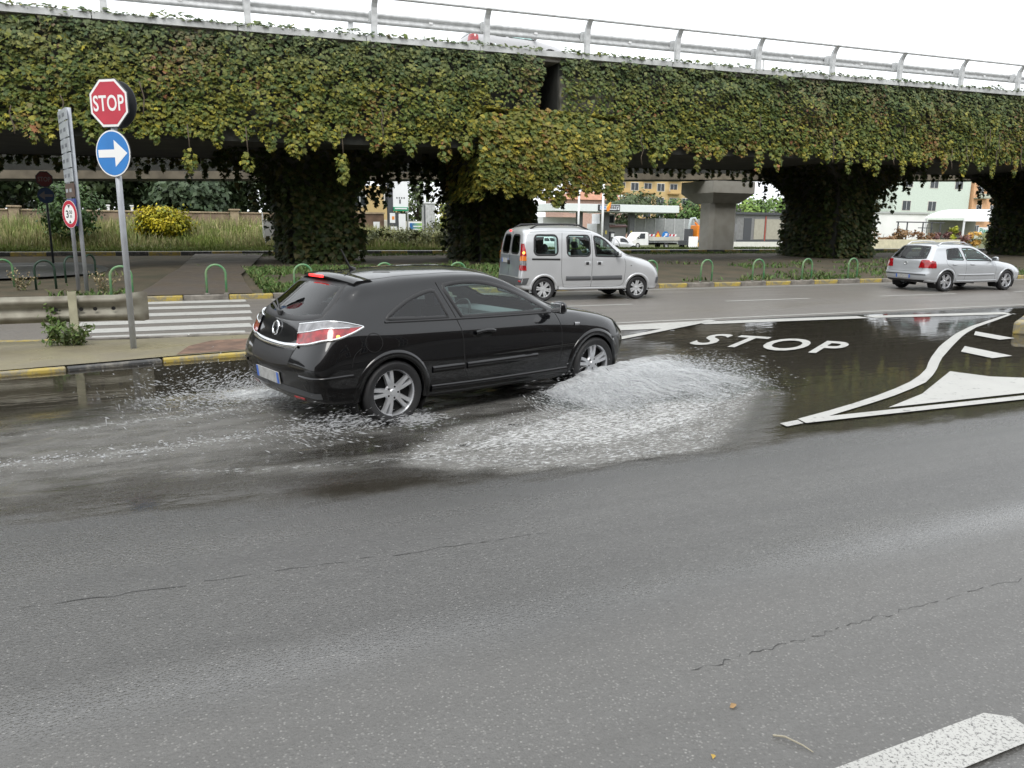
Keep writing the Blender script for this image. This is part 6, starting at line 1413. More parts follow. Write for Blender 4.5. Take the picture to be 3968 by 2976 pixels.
MB().prism([(-.45, -.5), (-.1, -.45), (.1, .1), (.2, .75), (-.15, .55), (-.5, .15)], 0, .05, Ml).build('logo_sail', mat('logo_orange', (.75, .25, .03), .5), lg); MB().prism([(-.55, -.1), (-.2, .25), (.05, .8), (-.3, .5)], .055, .08, Ml).build('logo_sail', mat('logo_yellow', (.8, .55, .1), .5), lg)
for i, x in enumerate((-4.6, -.4, 3.7)):
    pu = empty('fuel_pump', (57 + x + .9, 97.3, -1), 0, ['fuel pump by the left canopy column', 'fuel pump by the middle canopy column', 'fuel pump by the right canopy column'][i], 'fuel pump', 'fuel pumps'); MB().box((0, 0, .95), (.7, .5, 1.9), bev=.04).build('cabinet', M_DKG, pu); MB().box((0, -.27, 1.4), (.5, .03, .5)).build('display', M_WHT, pu)
k1 = empty('white_kiosk', (51, 103, -1), 0, 'white kiosk under the left end of the filling station canopy', 'kiosk'); MB().box((0, 0, 1.6), (5, 3, 3.2)).build('wall', mat('kiosk_wall', (.5, .5, .5), .7), k1); MB().box((0, -.4, 3.4), (5.6, 4, .9)).build('fascia', M_WHT, k1)
k2 = empty('small_white_shop', (60.5, 104, -1), 0, 'small white shop with a flat roof between the canopy columns', 'shop'); MB().box((0, 0, 1.5), (5, 3, 3)).build('wall', M_WHT, k2); MB().box((-.6, 0, 3.7), (2.6, 2.4, 1.5)).build('roof_box', M_WHT, k2); MB().box((.1, -1.23, 3.7), (.8, .06, 1.1)).build('window', M_WIN, k2); MB().box((.3, -1.8, 2.7), (4.2, .9, .2), rot=Matrix.Rotation(.2, 3, 'X')).build('awning', mat('awning', (.5, .3, .3), .7), k2)
fe = empty('grey_panel_fence', (69, 100, -1), 0, 'pale grey panel fence behind the white pickup', 'fence')
for k in range(7): MB().box((-5.2 + 1.75 * k, 0, 1.95), (1.7, .06, 3.8)).build('panel', mat('fence_panel', (.33, .34, .34), .6, var=.15), fe); MB().box((-6.07 + 1.75 * k, -.06, 1.95), (.12, .12, 3.9)).build('post', M_STEEL, fe)
for i, (x, y, h) in enumerate(((45.5, 85, 7.4), (43.1, 75, 7.4), (66, 84, 4.0))):
    fp = empty('flag_pole', (x, y, -.9), 0, ['white pole left of the filling station sign', 'tall white pole in front of the filling station logo', 'short grey pole beside the orange loader'][i], 'pole', 'white poles at the filling station'); MB().tube([(0, 0, 0), (0, 0, h)], .13, 8).build('shaft', M_WHT, fp, True); MB().lathe([(.18, 0), (.18, .1), (.0, .16)], 8, Matrix.Translation((0, 0, h))).build('cap', M_WHT, fp)
sl = empty('globe_street_lamp', (72.9, 120, -1), 0, 'street lamp with a pale head in front of the pink house', 'street lamp'); MB().tube([(0, 0, 0), (0, 0, 7.6)], .12, 8).build('pole', M_WHT, sl); MB().lathe([(0, .3), (.45, .2), (.6, 0), (.3, -.15)], 10, Matrix.Translation((-.3, 0, 7.7))).build('lamp_head', M_WHT, sl)
# second striped kerb before the filling station and its green strip
rk = tag(MB().box((48, 57.5, -.35), (40, 3.2, .25)).build('median_strip', M_GRASSBED), kind='structure'); kerb_row(rk, [(30, 55.6), (66, 55.6)], -.45, .30, .25, 1.6, [M_KYEL, M_KBLK], .012)
sg_ = empty('round_sign_back', (46.9, 58, -.6), 0, 'grey back of a round road sign right of the bare pillar', 'sign'); MB().tube([(0, 0, 0), (0, 0, 2.7)], .04, 6).build('post', M_POSTG, sg_); MB().prism(ngon(.48, 24), 0, .03, Matrix.Translation((0, .05, 2.3)) @ face_matrix(math.radians(-140))).build('disc', mat('sign_back_mid', (.2, .2, .21), .5), sg_)
# plant nursery with tent
TN = empty('white_tent', (101, 75, -1), 0, 'white round-topped tent of the plant nursery at right', 'tent')
xs_ = np.linspace(-5, 5, 15); V = []; F = []
for x in xs_:
    z = 4.25 + 1.2 * math.cos(x / 5 * math.pi / 2) ** .8
    for y in (-3, 3): V.append((x, y, z))
for i in range(14): F.append((2 * i, 2 * i + 2, 2 * i + 3, 2 * i + 1))
n0 = len(V); V += [(x, -3.0, 4.25) for x in xs_]
for i in range(14): F.append((2 * i, n0 + i, n0 + i + 1, 2 * i + 2))
MB().add(V, F).build('canopy', mat('tent_white', (.82, .83, .84), .6), TN, True); MB().box((0, -3.03, 4.05), (10.2, .05, .45)).build('valance', mat('tent_white', (.82,) * 3), TN)
for x in (-4.9, 4.9):
    for y in (-2.9, 2.9): MB().box((x, y, 2.1), (.18, .18, 4.2)).build('tent_pole', M_WHT, TN)
MB().box((0, 2.6, 2.0), (9.6, .1, 4.0)).build('back_panel', mat('tent_back', (.30, .30, .27), .8), TN)
pn = empty('plants_sign', (99.9, 71.7, -1), 0, 'white board with green lettering hanging in the nursery tent', 'sign'); MB().box((0, 0, 2.65), (3.0, .08, .85)).build('board', M_WHT, pn); sign_text('Piante', Matrix.Translation((0, -.06, 2.65)) @ Matrix.Rotation(math.pi / 2, 4, 'X'), .6, 2.5, 0, 0, 0, mat('sign_green', (.02, .26, .16), .5), pn)
for x in (-1.2, 1.2): MB().box((x, 0, 1.1), (.08, .08, 2.3)).build('leg', M_WHT, pn)
fr = empty('metal_frame', (88, 72, -1), 0, 'dark metal pergola frame left of the nursery tent', 'frame')
for x in (-4, -2.4, .4, 2.0, 3.6):
    MB().box((x, 0, 1.8), (.12, .12, 3.6)).build('upright', M_DKG, fr)
MB().box((0, 0, 3.6), (8.6, .12, .14)).build('crossbar', M_DKG, fr); MB().box((-3.2, -.1, 2.6), (1.8, .1, .1)).build('crossbar', M_DKG, fr); MB().box((.8, -.1, 2.9), (2.6, .1, .1)).build('crossbar', M_DKG, fr)
for i, (x, w, c) in enumerate(((80, 1.5, (.26, .15, .07)), (83, 1.6, (.28, .17, .08)), (86.5, 1.5, (.25, .14, .07)), (90, 1.2, (.20, .10, .09)), (93, 1.3, (.22, .11, .10)), (96, 1.4, (.48, .27, .05)), (92, .8, (.45, .48, .06)), (98.5, 1.2, (.30, .32, .14)))):
    tree('nursery_plants', ['rusty potted shrubs at the left end of the nursery', 'second clump of rusty shrubs in the nursery', 'third clump of rusty shrubs in the nursery', 'dark red potted shrub by the metal frame', 'dark red potted shrub beside the tent', 'orange flowering shrub under the tent edge', 'lime yellow shrub before the metal frame', 'olive shrub inside the tent'][i], (x, 70.5, -.6 if i not in (6,) else .6), 2.2 if i != 6 else 1.5, w, .9, [c, tuple(q * .75 for q in c)], 500, .28, .05, cat='shrub', group='nursery shrubs', parts=('stems', 'foliage'), seed=90 + i)

# ------------------------------------------------------------------ background vehicles
build_kangoo('white_van', 'white van parked right of the bare pillar', (54.3, 70.2, -.92), .1, M_WHITEP, M_WHITEP)
SMART = [
 L10((-.2, 0, .25), (-.30, 0, .28), (-.36, 0, .38), (-.38, 0, .5), (-.38, 0, .62), (-.37, 0, .8), (-.35, 0, .98), (-.27, 0, 1.25), (-.16, 0, 1.46), (.05, 0, 1.53)),
 L10((-.2, 0, .25), (-.29, .4, .28), (-.34, .45, .38), (-.36, .47, .5), (-.36, .47, .62), (-.35, .46, .8), (-.33, .45, .98), (-.25, .42, 1.25), (-.14, .38, 1.455), (.1, 0, 1.54)),
 L10((-.15, 0, .24), (-.18, .62, .27), (-.22, .68, .37), (-.24, .71, .5), (-.24, .715, .64), (-.22, .70, .82), (-.19, .67, .98), (-.12, .60, 1.25), (0, .50, 1.45), (.25, 0, 1.55)),
 L10((.2, 0, .24), (.2, .66, .25), (.2, .72, .34), (.2, .75, .5), (.2, .755, .66), (.2, .74, .82), (.2, .70, .97), (.24, .62, 1.27), (.3, .52, 1.47), (.45, 0, 1.555)),
 L10((.7, 0, .24), (.7, .66, .25), (.7, .72, .33), (.7, .75, .48), (.7, .757, .66), (.7, .745, .8), (.7, .70, .94), (.7, .61, 1.28), (.7, .51, 1.46), (.75, 0, 1.53)),
 L10((1.1, 0, .24), (1.1, .66, .25), (1.1, .72, .33), (1.1, .75, .48), (1.1, .755, .64), (1.1, .74, .78), (1.1, .70, .91), (1.05, .61, 1.20), (1.0, .50, 1.37), (.98, 0, 1.44)),
 L10((1.45, 0, .24), (1.45, .65, .25), (1.45, .72, .33), (1.45, .75, .48), (1.45, .752, .62), (1.45, .73, .75), (1.45, .68, .87), (1.38, .62, .96), (1.32, .48, 1.08), (1.3, 0, 1.15)),
 L10((1.8, 0, .24), (1.8, .64, .25), (1.8, .71, .33), (1.8, .74, .48), (1.8, .735, .6), (1.78, .70, .71), (1.76, .62, .80), (1.72, .48, .86), (1.7, .3, .89), (1.68, 0, .90)),
 L10((1.95, 0, .24), (2.0, .5, .25), (2.05, .58, .33), (2.07, .61, .46), (2.06, .60, .56), (2.03, .56, .65), (2.0, .48, .70), (1.98, .36, .73), (1.97, .2, .75), (1.97, 0, .76)),
 L10((2.0, 0, .24), (2.08, 0, .26), (2.13, 0, .34), (2.15, 0, .46), (2.14, 0, .55), (2.11, 0, .61), (2.09, 0, .65), (2.08, 0, .67), (2.07, 0, .69), (2.06, 0, .70))]
def build_smart():
    c = Car('silver_microcar', 'tiny silver two-seater car in front of the white pickup', 'car', SMART, (43.2, 72.3, -.86), -.35, None, 5, 4); c.paint = M_SILV; near = c.near()
    for sg in (-1, 1):
        c.window('door_window', [(.42, .98), (.8, .95), (1.28, .92)], [(.40, 1.30), (.7, 1.33), (1.0, 1.2), (1.28, .93)], G_DARK, 'side', sg, .05)
        c.strip('safety_cell', [(-.10, 1.3), (.12, 1.05), (.28, .8), (.34, .5), (.4, .33), (1.2, .32), (1.4, .4)], .06, M_TRIMG, c.side(sg), .01, n=40)
        c.patch('head_lamp', [(2.0, sg * .50, .56), (1.85, sg * .67, .57)], [(1.98, sg * .42, .70), (1.74, sg * .63, .74)], M_HEADL, near, .006, 8, 4)
    c.window('windscreen', [(-.52, .96), (0, .97), (.52, .96)], [(-.45, 1.36), (0, 1.41), (.45, 1.36)], G_DARK, 'end', 1, .05)
    c.wheels(.29, .2, (0, 1.812), .65, M_HUBCAP, 6, .17, .345, M_SILV, .06); c.finish(M_SILV); mirror(c, 1.2, .72, .98, M_SILV); c.strip('grille', [(-.3, .42), (0, .42), (.3, .42)], .1, M_TRIM, c.end(1), .006, n=12)
build_smart()
build_golf('white_saloon', 'white car with a red tail lamp waiting left of the tiny silver car', (37.4, 78.5, -.9), .05, M_WHITEP, G_DARK, True)
build_golf('black_hatchback', 'black car at the pumps behind the tiny silver car', (48.6, 88, -.98), .1, M_BLACKP, G_DARK, True)
def build_pickup():
    r = empty('white_pickup', (49.0, 78, -.85), .06, 'white flatbed pickup loaded with road works signs', 'truck')
    # cab points towards -x (left in the picture)
    prof = [(-.95, .45), (-1.0, .75), (-.85, .95), (-.35, 1.12), (.10, 1.75), (.30, 1.90), (1.35, 1.93), (1.5, 1.85), (1.52, .45)]
    V = []; F = []; n = len(prof)
    for y, k in ((-.9, 1.), (-.82, 1.02), (.82, 1.02), (.9, 1.)):
        for (x, z) in prof: V.append((x if abs(y) < .85 else x * .985, y if z < 1.2 else y * (.93 if abs(y) > .85 else .93), z if abs(y) < .85 else z - .03 * (z > 1.5)))
    for i in range(3):
        for q in range(n - 1): F.append((i * n + q, i * n + q + 1, (i + 1) * n + q + 1, (i + 1) * n + q))
    F += [tuple(range(n - 1, -1, -1)), tuple(3 * n + q for q in range(n))]
    soften(MB().add(V, F).build('cab', M_WHITEP, r), 35)
    for sg in (-1, 1):
        MB().add([(-.05, sg * .885, 1.18), (1.0, sg * .885, 1.18), (1.0, sg * .862, 1.78), (.42, sg * .862, 1.78)], [(0, 1, 2, 3)]).build('side_window', M_WIN, r); MB().box((-.05, sg * 1.0, 1.3), (.08, .14, .2)).build('door_mirror', M_TRIM, r); MB().box((-.93, sg * .62, .82), (.12, .3, .16)).build('head_lamp', M_HEADL, r)
    MB().add([(-.30, -.78, 1.17), (-.30, .78, 1.17), (.11, .74, 1.73), (.11, -.74, 1.73)], [(0, 1, 2, 3)]).build('windscreen', M_WIN, r)
    MB().box((1.56, 0, 1.35), (.06, 1.6, .9)).build('cab_guard', mat('brown_headboard', (.16, .11, .1), .7), r)
    MB().box((3.75, 0, .92), (4.3, 1.95, .1)).build('flatbed', M_TRIMG, r); MB().box((3.0, 0, .6), (6.0, .8, .2)).build('chassis', M_WELL, r)
    for sg in (-1, 1):
        MB().box((3.75, sg * .97, 1.18), (4.3, .05, .42)).build('dropside', mat('dropside_white', (.55, .55, .5), .6, var=.2, vscale=1), r)
    MB().box((5.9, 0, 1.18), (.05, 1.95, .42)).build('tailboard', M_WHT, r)
    w = wheel_obj(.36, .2, .22, M_HUBCAP, 6, True)
    for x in (0.0, 4.1):
        for sg in (-1, 1): o = copy_tree(w, r); o.location = (x, sg * .8, .36); o.rotation_euler = (0, 0, 0 if sg < 0 else math.pi)
    M_WY = mat('works_yellow', (.7, .42, .05), .5)
    for i, (x, kind) in enumerate(((2.2, 'bar'), (3.4, 'tri'), (4.5, 'blue'), (5.4, 'bar'))):
        M = Matrix.Translation((49.0 + x, 78 - .1 + .06 * x, .72)) @ face_matrix(math.radians(-95))
        if kind == 'bar':
            o = empty('works_barrier_board', tuple(M.translation), 0, ['red and white striped board at the front of the pickup bed', '', '', 'red and white striped board at the tail of the pickup bed'][i], 'sign', 'road works signs'); Mo = face_matrix(math.radians(-95))
            for k in range(5): MB().prism([(-.6 + .24 * k, -.12), (-.36 + .24 * k, -.12), (-.28 + .24 * k, .12), (-.52 + .24 * k, .12)], 0, .03, Mo).build('stripe', M_SRED if k % 2 else M_WHT, o)
        elif kind == 'tri':
            o = empty('works_triangle', tuple(M.translation), 0, 'yellow triangular works sign on the pickup bed', 'sign', 'road works signs'); Mo = face_matrix(math.radians(-95)); MB().prism([(-.45, -.25), (.45, -.25), (0, .5)], 0, .02, Mo).build('red_border', M_SRED, o); MB().prism([(-.3, -.18), (.3, -.18), (0, .34)], .021, .03, Mo).build('yellow_field', M_WY, o)
        else:
            o = empty('works_arrow_disc', tuple(M.translation), 0, 'blue arrow disc lying on the pickup bed', 'sign', 'road works signs'); Mo = face_matrix(math.radians(-95)) @ Matrix.Rotation(.8, 4, 'Z'); MB().prism(ngon(.45, 24), 0, .02, Mo).build('blue_disc', M_SBLUE, o); MB().prism(arrow_poly(.8), .021, .03, Mo).build('white_arrow', M_WHT, o)
build_pickup()
def build_loader():
    r = empty('orange_loader', (54.4, 74.5, -.9), 0, 'orange machine with a grey folding crane arm left of the bare pillar', 'machine'); M_OR = mat('loader_orange', (.70, .22, .02), .45)
    o = MB().box((1.1, 0, 2.0), (1.7, 1.8, 1.6), bev=.06).build('body_bin', M_OR, r)
    for k in range(3): MB().box((1.1, -.92, 1.5 + .45 * k), (1.6, .05, .08)).build('rib', M_OR, o)
    MB().box((.6, 0, .85), (3.4, 1.6, .5)).build('chassis', M_DKG, r)
    MB().tube([(-.3, -.2, 1.0), (-.4, -.2, 2.6), (-.15, -.2, 3.55), (.3, -.2, 3.6), (.75, -.2, 2.9)], .17, 8).build('crane_arm', mat('loader_arm', (.38, .42, .42), .5), r, True)
    MB().tube([(.3, -.3, 3.1), (.8, -.3, 2.7)], .1, 8).build('hydraulic_ram', M_OR, r); MB().box((-.3, 0, 1.7), (.5, 1.0, 1.4)).build('crane_base', M_DKG, r)
    w = wheel_obj(.36, .2, .22, M_HUBCAP, 6, True)
    for x in (-.6, 1.9):
        for sg in (-1, 1): q = copy_tree(w, r); q.location = (x, sg * .75, .36); q.rotation_euler = (0, 0, 0 if sg < 0 else math.pi)
build_loader()
for i, (x, c) in enumerate(((52.6, (.8, .8, .8)), (53.6, (.7, .42, .05)))):
    o = empty('works_sign', (x, 71.5, -.9), 0, ['white works sign leaning by the orange machine', 'yellow triangular works sign leaning by the orange machine'][i], 'sign', 'road works signs'); Mo = Matrix.Translation((0, 0, .9)) @ face_matrix(math.radians(-120)); MB().prism([(-.5, -.7), (.5, -.7), (.5, .7), (-.5, .7)] if i == 0 else [(-.5, -.4), (.5, -.4), (0, .5)], 0, .03, Mo).build('plate', mat('wk%d' % i, c, .5), o); MB().box((0, .1, .4), (.05, .05, .8)).build('leg', M_STEEL, o)
# unseen terrace added behind the camera to darken reflections and under-deck shade
building('added_terrace', 'unseen brown terrace added behind the camera to darken reflections and shade', (20, -17, 0), (150, 8, 15), mat('added_terrace_render', (.16, .13, .11), .8, var=.3, vscale=.5), 5, 24, None, M_TERR, (1.3, 1.8), rz=math.pi)
# ------------------------------------------------------------------ flood water, wake and splash
CA, SA = math.cos(.275), math.sin(.275)
def car_pt(x, y): return np.array([1.57 + CA * x - SA * y, 7.72 + SA * x + CA * y])
FWD = np.array([CA, SA]); OUT = np.array([SA, -CA])
W_FR, W_FL, W_RR, W_RL = car_pt(2.614, -.775), car_pt(2.614, .775), car_pt(0, -.775), car_pt(0, .775)
def seg_d(X, Y, pts):
    best = np.full(X.shape, 99.)
    for (a, b) in zip(pts[:-1], pts[1:]):
        a = np.array(a); b = np.array(b); d = b - a; t = np.clip(((X - a[0]) * d[0] + (Y - a[1]) * d[1]) / (d @ d), 0, 1); best = np.minimum(best, np.hypot(X - a[0] - d[0] * t, Y - a[1] - d[1] * t))
    return best
def sstep(x, a, b): t = np.clip((x - a) / (b - a), 0, 1); return t * t * (3 - 2 * t)
def water_mat():
    m = bpy.data.materials.new('flood_water'); m.use_nodes = True; nt = m.node_tree; N = nt.nodes; L = nt.links; N.clear()
    out = N.new('ShaderNodeOutputMaterial'); at = N.new('ShaderNodeAttribute'); at.attribute_name = 'water'; sp = N.new('ShaderNodeSeparateColor'); L.new(at.outputs['Color'], sp.inputs[0])
    tc = N.new('ShaderNodeTexCoord')
    def noise(sc, det, scl=(1, 1, 1), rough=.55):
        mp = N.new('ShaderNodeMapping'); mp.inputs['Scale'].default_value = scl; mp.inputs['Rotation'].default_value = (0, 0, -.2); L.new(tc.outputs['Object'], mp.inputs['Vector']); n = N.new('ShaderNodeTexNoise'); n.inputs['Scale'].default_value = sc; n.inputs['Detail'].default_value = det; n.inputs['Roughness'].default_value = rough; L.new(mp.outputs[0], n.inputs['Vector']); return n.outputs['Fac']
    def mt(op, a, b, c=None):
        n = N.new('ShaderNodeMath'); n.operation = op
        for i, x in enumerate((a, b, c)):
            if x is None: continue
            if hasattr(x, 'links'): L.new(x, n.inputs[i])
            else: n.inputs[i].default_value = x
        return n.outputs[0]
    def rng(x, a, b, c=0., d=1.):
        n = N.new('ShaderNodeMapRange'); n.interpolation_type = 'SMOOTHSTEP'; n.inputs['From Min'].default_value = a; n.inputs['From Max'].default_value = b; n.inputs['To Min'].default_value = c; n.inputs['To Max'].default_value = d; L.new(x, n.inputs['Value']); return n.outputs[0]
    # surface relief: gentle ripples everywhere, steep chop where the car has passed
    h1 = noise(4.5, 3, (.5, 1.3, 1)); h2 = noise(15, 4, (.45, 1.5, 1)); h3 = noise(55, 3, (.6, 1.2, 1))
    hc = mt('ADD', mt('MULTIPLY', h2, .6), mt('MULTIPLY', h3, .3)); hh = mt('ADD', mt('MULTIPLY', h1, .02), mt('MULTIPLY', mt('ADD', hc, h1), sp.outputs[2]))
    bp = N.new('ShaderNodeBump'); bp.inputs['Strength'].default_value = 1.; bp.inputs['Distance'].default_value = .085; L.new(hh, bp.inputs['Height'])
    tr = N.new('ShaderNodeBsdfTransparent'); tr.inputs[0].default_value = (.60, .57, .51, 1); gl = N.new('ShaderNodeBsdfGlossy'); gl.inputs['Roughness'].default_value = .03; L.new(bp.outputs[0], gl.inputs['Normal'])
    wm = N.new('ShaderNodeMixShader'); L.new(schlick(nt, .03, bp.outputs[0]), wm.inputs[0]); L.new(tr.outputs[0], wm.inputs[1]); L.new(gl.outputs[0], wm.inputs[2])
    # suspended bubbles: churned water turns milky grey
    mk = N.new('ShaderNodeBsdfDiffuse'); mk.inputs[0].default_value = (.25, .245, .23, 1); L.new(bp.outputs[0], mk.inputs['Normal'])
    milk = N.new('ShaderNodeMixShader'); L.new(mt('MULTIPLY', rng(mt('ADD', sp.outputs[2], mt('MULTIPLY', mt('SUBTRACT', h1, .5), .8)), .2, 1.), .62), milk.inputs[0]); L.new(wm.outputs[0], milk.inputs[1]); L.new(mk.outputs[0], milk.inputs[2])
    # foam flecks
    f1 = noise(48, 6, (.4, 1.35, 1), .72); fo = N.new('ShaderNodeBsdfDiffuse'); fo.inputs[0].default_value = (.46, .465, .46, 1)
    fm = rng(mt('ADD', f1, mt('MULTIPLY', sp.outputs[1], .42)), .72, .86); fm = mt('MULTIPLY', fm, rng(sp.outputs[1], .02, .12))
    fx = N.new('ShaderNodeMixShader'); L.new(fm, fx.inputs[0]); L.new(milk.outputs[0], fx.inputs[1]); L.new(fo.outputs[0], fx.inputs[2])
    cl = N.new('ShaderNodeBsdfTransparent'); ed = mt('ADD', sp.outputs[0], mt('MULTIPLY', mt('SUBTRACT', noise(3.0, 8, (.3, 1.2, 1), .72), .5), 1.15)); mask = rng(ed, .30, .62)
    fin = N.new('ShaderNodeMixShader'); L.new(mask, fin.inputs[0]); L.new(cl.outputs[0], fin.inputs[1]); L.new(fx.outputs[0], fin.inputs[2]); L.new(fin.outputs[0], out.inputs[0]); return m
def flood():
    xs = np.arange(-16, 22.01, .07); ys = np.arange(4.2, 12.56, .07); X, Y = np.meshgrid(xs, ys)
    y0 = np.interp(X, [-16, -1.1, 0, 1.15, 3.3, 4.6, 8, 14, 22], [6.0, 5.45, 5.2, 5.05, 4.92, 5.08, 5.05, 4.8, 4.6])
    wet = sstep(Y - y0, -.5, .75) * (1 - sstep(X, 14, 21) * .5) * np.where(X > 4.8, 1 - sstep(Y, 12.15, 12.5), 1)
    chop = np.zeros_like(X); foam = np.zeros_like(X)
    # wake band behind the car
    tr1 = [(-16, 5.6), (-1.32, 6.71), (-.02, 6.84), (1.2, 7.1), (1.85, 7.1)]; tr2 = [(-16, 6.7), (-1.49, 7.71), (.21, 7.96), (1.3, 8.4)]; tr0 = [(-16, 5.2), (-.3, 6.2), (.5, 5.93), (1.4, 5.83), (2.3, 5.8)]
    d1, d2, d0 = seg_d(X, Y, tr1), seg_d(X, Y, tr2), seg_d(X, Y, tr0)
    along = X * CA + Y * SA; c0 = 1.57 * CA + 7.72 * SA; lat = -X * SA + Y * CA - (-1.57 * SA + 7.72 * CA)
    behind = sstep(along, c0 - 9, c0 - 1.0) * (1 - sstep(along, c0 + 3.6, c0 + 4.2)); chop = np.maximum(chop, .75 * behind * np.exp(-(lat / 1.25) ** 4))
    chop = np.maximum(chop, .5 * np.exp(-(d0 / .35) ** 2)); chop = np.maximum(chop, .8 * np.exp(-(d1 / .22) ** 2) * sstep(X, -6, -1))
    foam = np.maximum(foam, .5 * np.exp(-(d1 / .15) ** 2) * sstep(X, -5, -.5)); foam = np.maximum(foam, .55 * np.exp(-(d2 / .16) ** 2) * sstep(X, -4, 0)); foam = np.maximum(foam, .5 * np.exp(-(d0 / .10) ** 2) * sstep(X, -1.5, .3))
    foam = np.maximum(foam, .30 * behind * np.exp(-(lat / 1.2) ** 4))
    for (cx, cy, r, a) in ((.75, 8.75, .62, .95), (1.9, 7.05, .35, .7), (1.1, 8.0, .5, .6), (-.2, 8.7, .7, .55)): foam = np.maximum(foam, a * np.exp(-(np.hypot(X - cx, (Y - cy) * 1.3) / r) ** 2))
    # landing zone of the bow splash
    def quad_in(pts, soft):
        d = seg_d(X, Y, pts + [pts[0]]); ins = np.array([[inpoly((a, b), pts) for a, b in zip(r1, r2)] for r1, r2 in zip(X[:, ::1], Y[:, ::1])]); return np.where(ins, 1., np.exp(-(d / soft) ** 2))
    z = quad_in([(1.7, 5.75), (2.3, 5.35), (3.3, 5.15), (3.95, 5.2), (4.9, 6.0), (6.0, 7.0), (6.2, 7.6), (5.4, 8.2), (4.4, 7.6), (3.3, 6.75), (2.4, 6.5)], .28)
    foam = np.maximum(foam, .52 * z); chop = np.maximum(chop, .85 * z)
    core = quad_in([(2.3, 5.95), (3.3, 5.7), (4.4, 6.0), (5.6, 6.9), (5.2, 7.5), (4.3, 7.1), (3.3, 6.5)], .25); foam = np.maximum(foam, .66 * core)
    # bow ripples in front of the nose
    rr_ = np.hypot(X - 5.4, Y - 9.0); chop = np.maximum(chop, .35 * np.exp(-(rr_ / 1.2) ** 2))
    Z = .010 + .02 * chop * np.array([[pnoise(Vector((a * 3, b * 5, 0))) for a, b in zip(r1, r2)] for r1, r2 in zip(X, Y)])
    V = np.stack([X, Y, Z], -1).reshape(-1, 3); nx = len(xs); ny = len(ys); i = np.arange(ny - 1)[:, None] * nx + np.arange(nx - 1)[None]; i = i.ravel(); T = np.stack([i, i + 1, i + 1 + nx, i + nx], 1)
    # keep the sheet off the raised islands
    cx = V[T].mean(1); yi = np.interp(cx[:, 0], [p[0] for p in ISL_N], [p[1] for p in ISL_N]); keep = ~((cx[:, 0] < 4.45) & (cx[:, 1] > yi + .02)); T = T[keep]
    o = tris_mesh('flood_water', V, T, water_mat(), None, np.stack([wet, foam, chop], -1).reshape(-1, 3), 'water'); o.data.polygons.foreach_set('use_smooth', [True] * len(o.data.polygons)); tag(o, kind='structure')
flood()
# ---- flying drops and sheets
def drop_mat():
    m = bpy.data.materials.new('spray'); m.use_nodes = True; nt = m.node_tree; N = nt.nodes; L = nt.links; N.clear(); out = N.new('ShaderNodeOutputMaterial')
    d = N.new('ShaderNodeBsdfDiffuse'); d.inputs[0].default_value = (.70, .71, .72, 1); t = N.new('ShaderNodeBsdfTranslucent'); t.inputs[0].default_value = (.7, .71, .72, 1); g = N.new('ShaderNodeBsdfGlossy'); g.inputs['Roughness'].default_value = .15
    a = N.new('ShaderNodeMixShader'); a.inputs[0].default_value = .45; L.new(d.outputs[0], a.inputs[1]); L.new(t.outputs[0], a.inputs[2]); b = N.new('ShaderNodeMixShader'); b.inputs[0].default_value = .12; L.new(a.outputs[0], b.inputs[1]); L.new(g.outputs[0], b.inputs[2])
    tp = N.new('ShaderNodeBsdfTransparent'); c = N.new('ShaderNodeMixShader'); c.inputs[0].default_value = .4; L.new(b.outputs[0], c.inputs[1]); L.new(tp.outputs[0], c.inputs[2]); L.new(c.outputs[0], out.inputs[0]); return m
M_DROP = drop_mat()
OCT_V = np.array([(1, 0, 0), (-1, 0, 0), (0, 1, 0), (0, -1, 0), (0, 0, 1), (0, 0, -1)], float); OCT_T = np.array([(0, 2, 4), (2, 1, 4), (1, 3, 4), (3, 0, 4), (2, 0, 5), (1, 2, 5), (3, 1, 5), (0, 3, 5)])
def drops(P, Vel, r, st):
    n = len(P); x = unit(Vel); up = np.tile(np.array([0, 0, 1.]), (n, 1)) + RNG.normal(0, .1, (n, 3)); y = unit(np.cross(up, x)); z = np.cross(x, y); B = np.stack([x * (r * st)[:, None], y * r[:, None], z * r[:, None]], 1)
    V = np.einsum('kc,ncd->nkd', OCT_V, B) + P[:, None]; T = (OCT_T[None] + (np.arange(n) * 6)[:, None, None]).reshape(-1, 3); return V.reshape(-1, 3), T
def jet(n, base, f, o, u, tmax, vcar=6., spread=.12, tpow=1., g=9.81):
    """ballistic snapshot of drops thrown from a moving wheel: f/o/u = (mean, sigma) forward, outward, up speeds"""
    tau = tmax * RNG.random(n) ** tpow; vf = RNG.normal(f[0], f[1], n); vo = RNG.normal(o[0], o[1], n); vu = np.abs(RNG.normal(u[0], u[1], n))
    lane = RNG.normal(0, 1, n)
    st = base[None, :2] + RNG.normal(0, spread, (n, 2)) - FWD[None] * (vcar * tau)[:, None]; xy = st + FWD[None] * (vf * tau)[:, None] + OUT[None] * (vo * tau)[:, None]; z = .05 + vu * tau - .5 * g * tau ** 2
    V = np.c_[FWD[0] * vf + OUT[0] * vo, FWD[1] * vf + OUT[1] * vo, vu - g * tau]; ok = z > .0; return np.c_[xy, z][ok], V[ok]
def splash(name, label, jets, extra=None):
    P = []; Q = []
    for j in jets: p, v = jet(**j); P.append(p); Q.append(v)
    P = np.vstack(P); Q = np.vstack(Q); n = len(P); r = np.clip(RNG.lognormal(math.log(.0034), .42, n), .0016, .009)
    base = np.array([P[:, 0].mean(), P[:, 1].mean(), 0]); V, T = drops(P - base, Q, r * .62, RNG.uniform(3., 10., n)); root = empty(name, tuple(base), 0, label, 'splash'); tag(tris_mesh('drops', V, T, M_DROP, root), kind='stuff'); return root, base
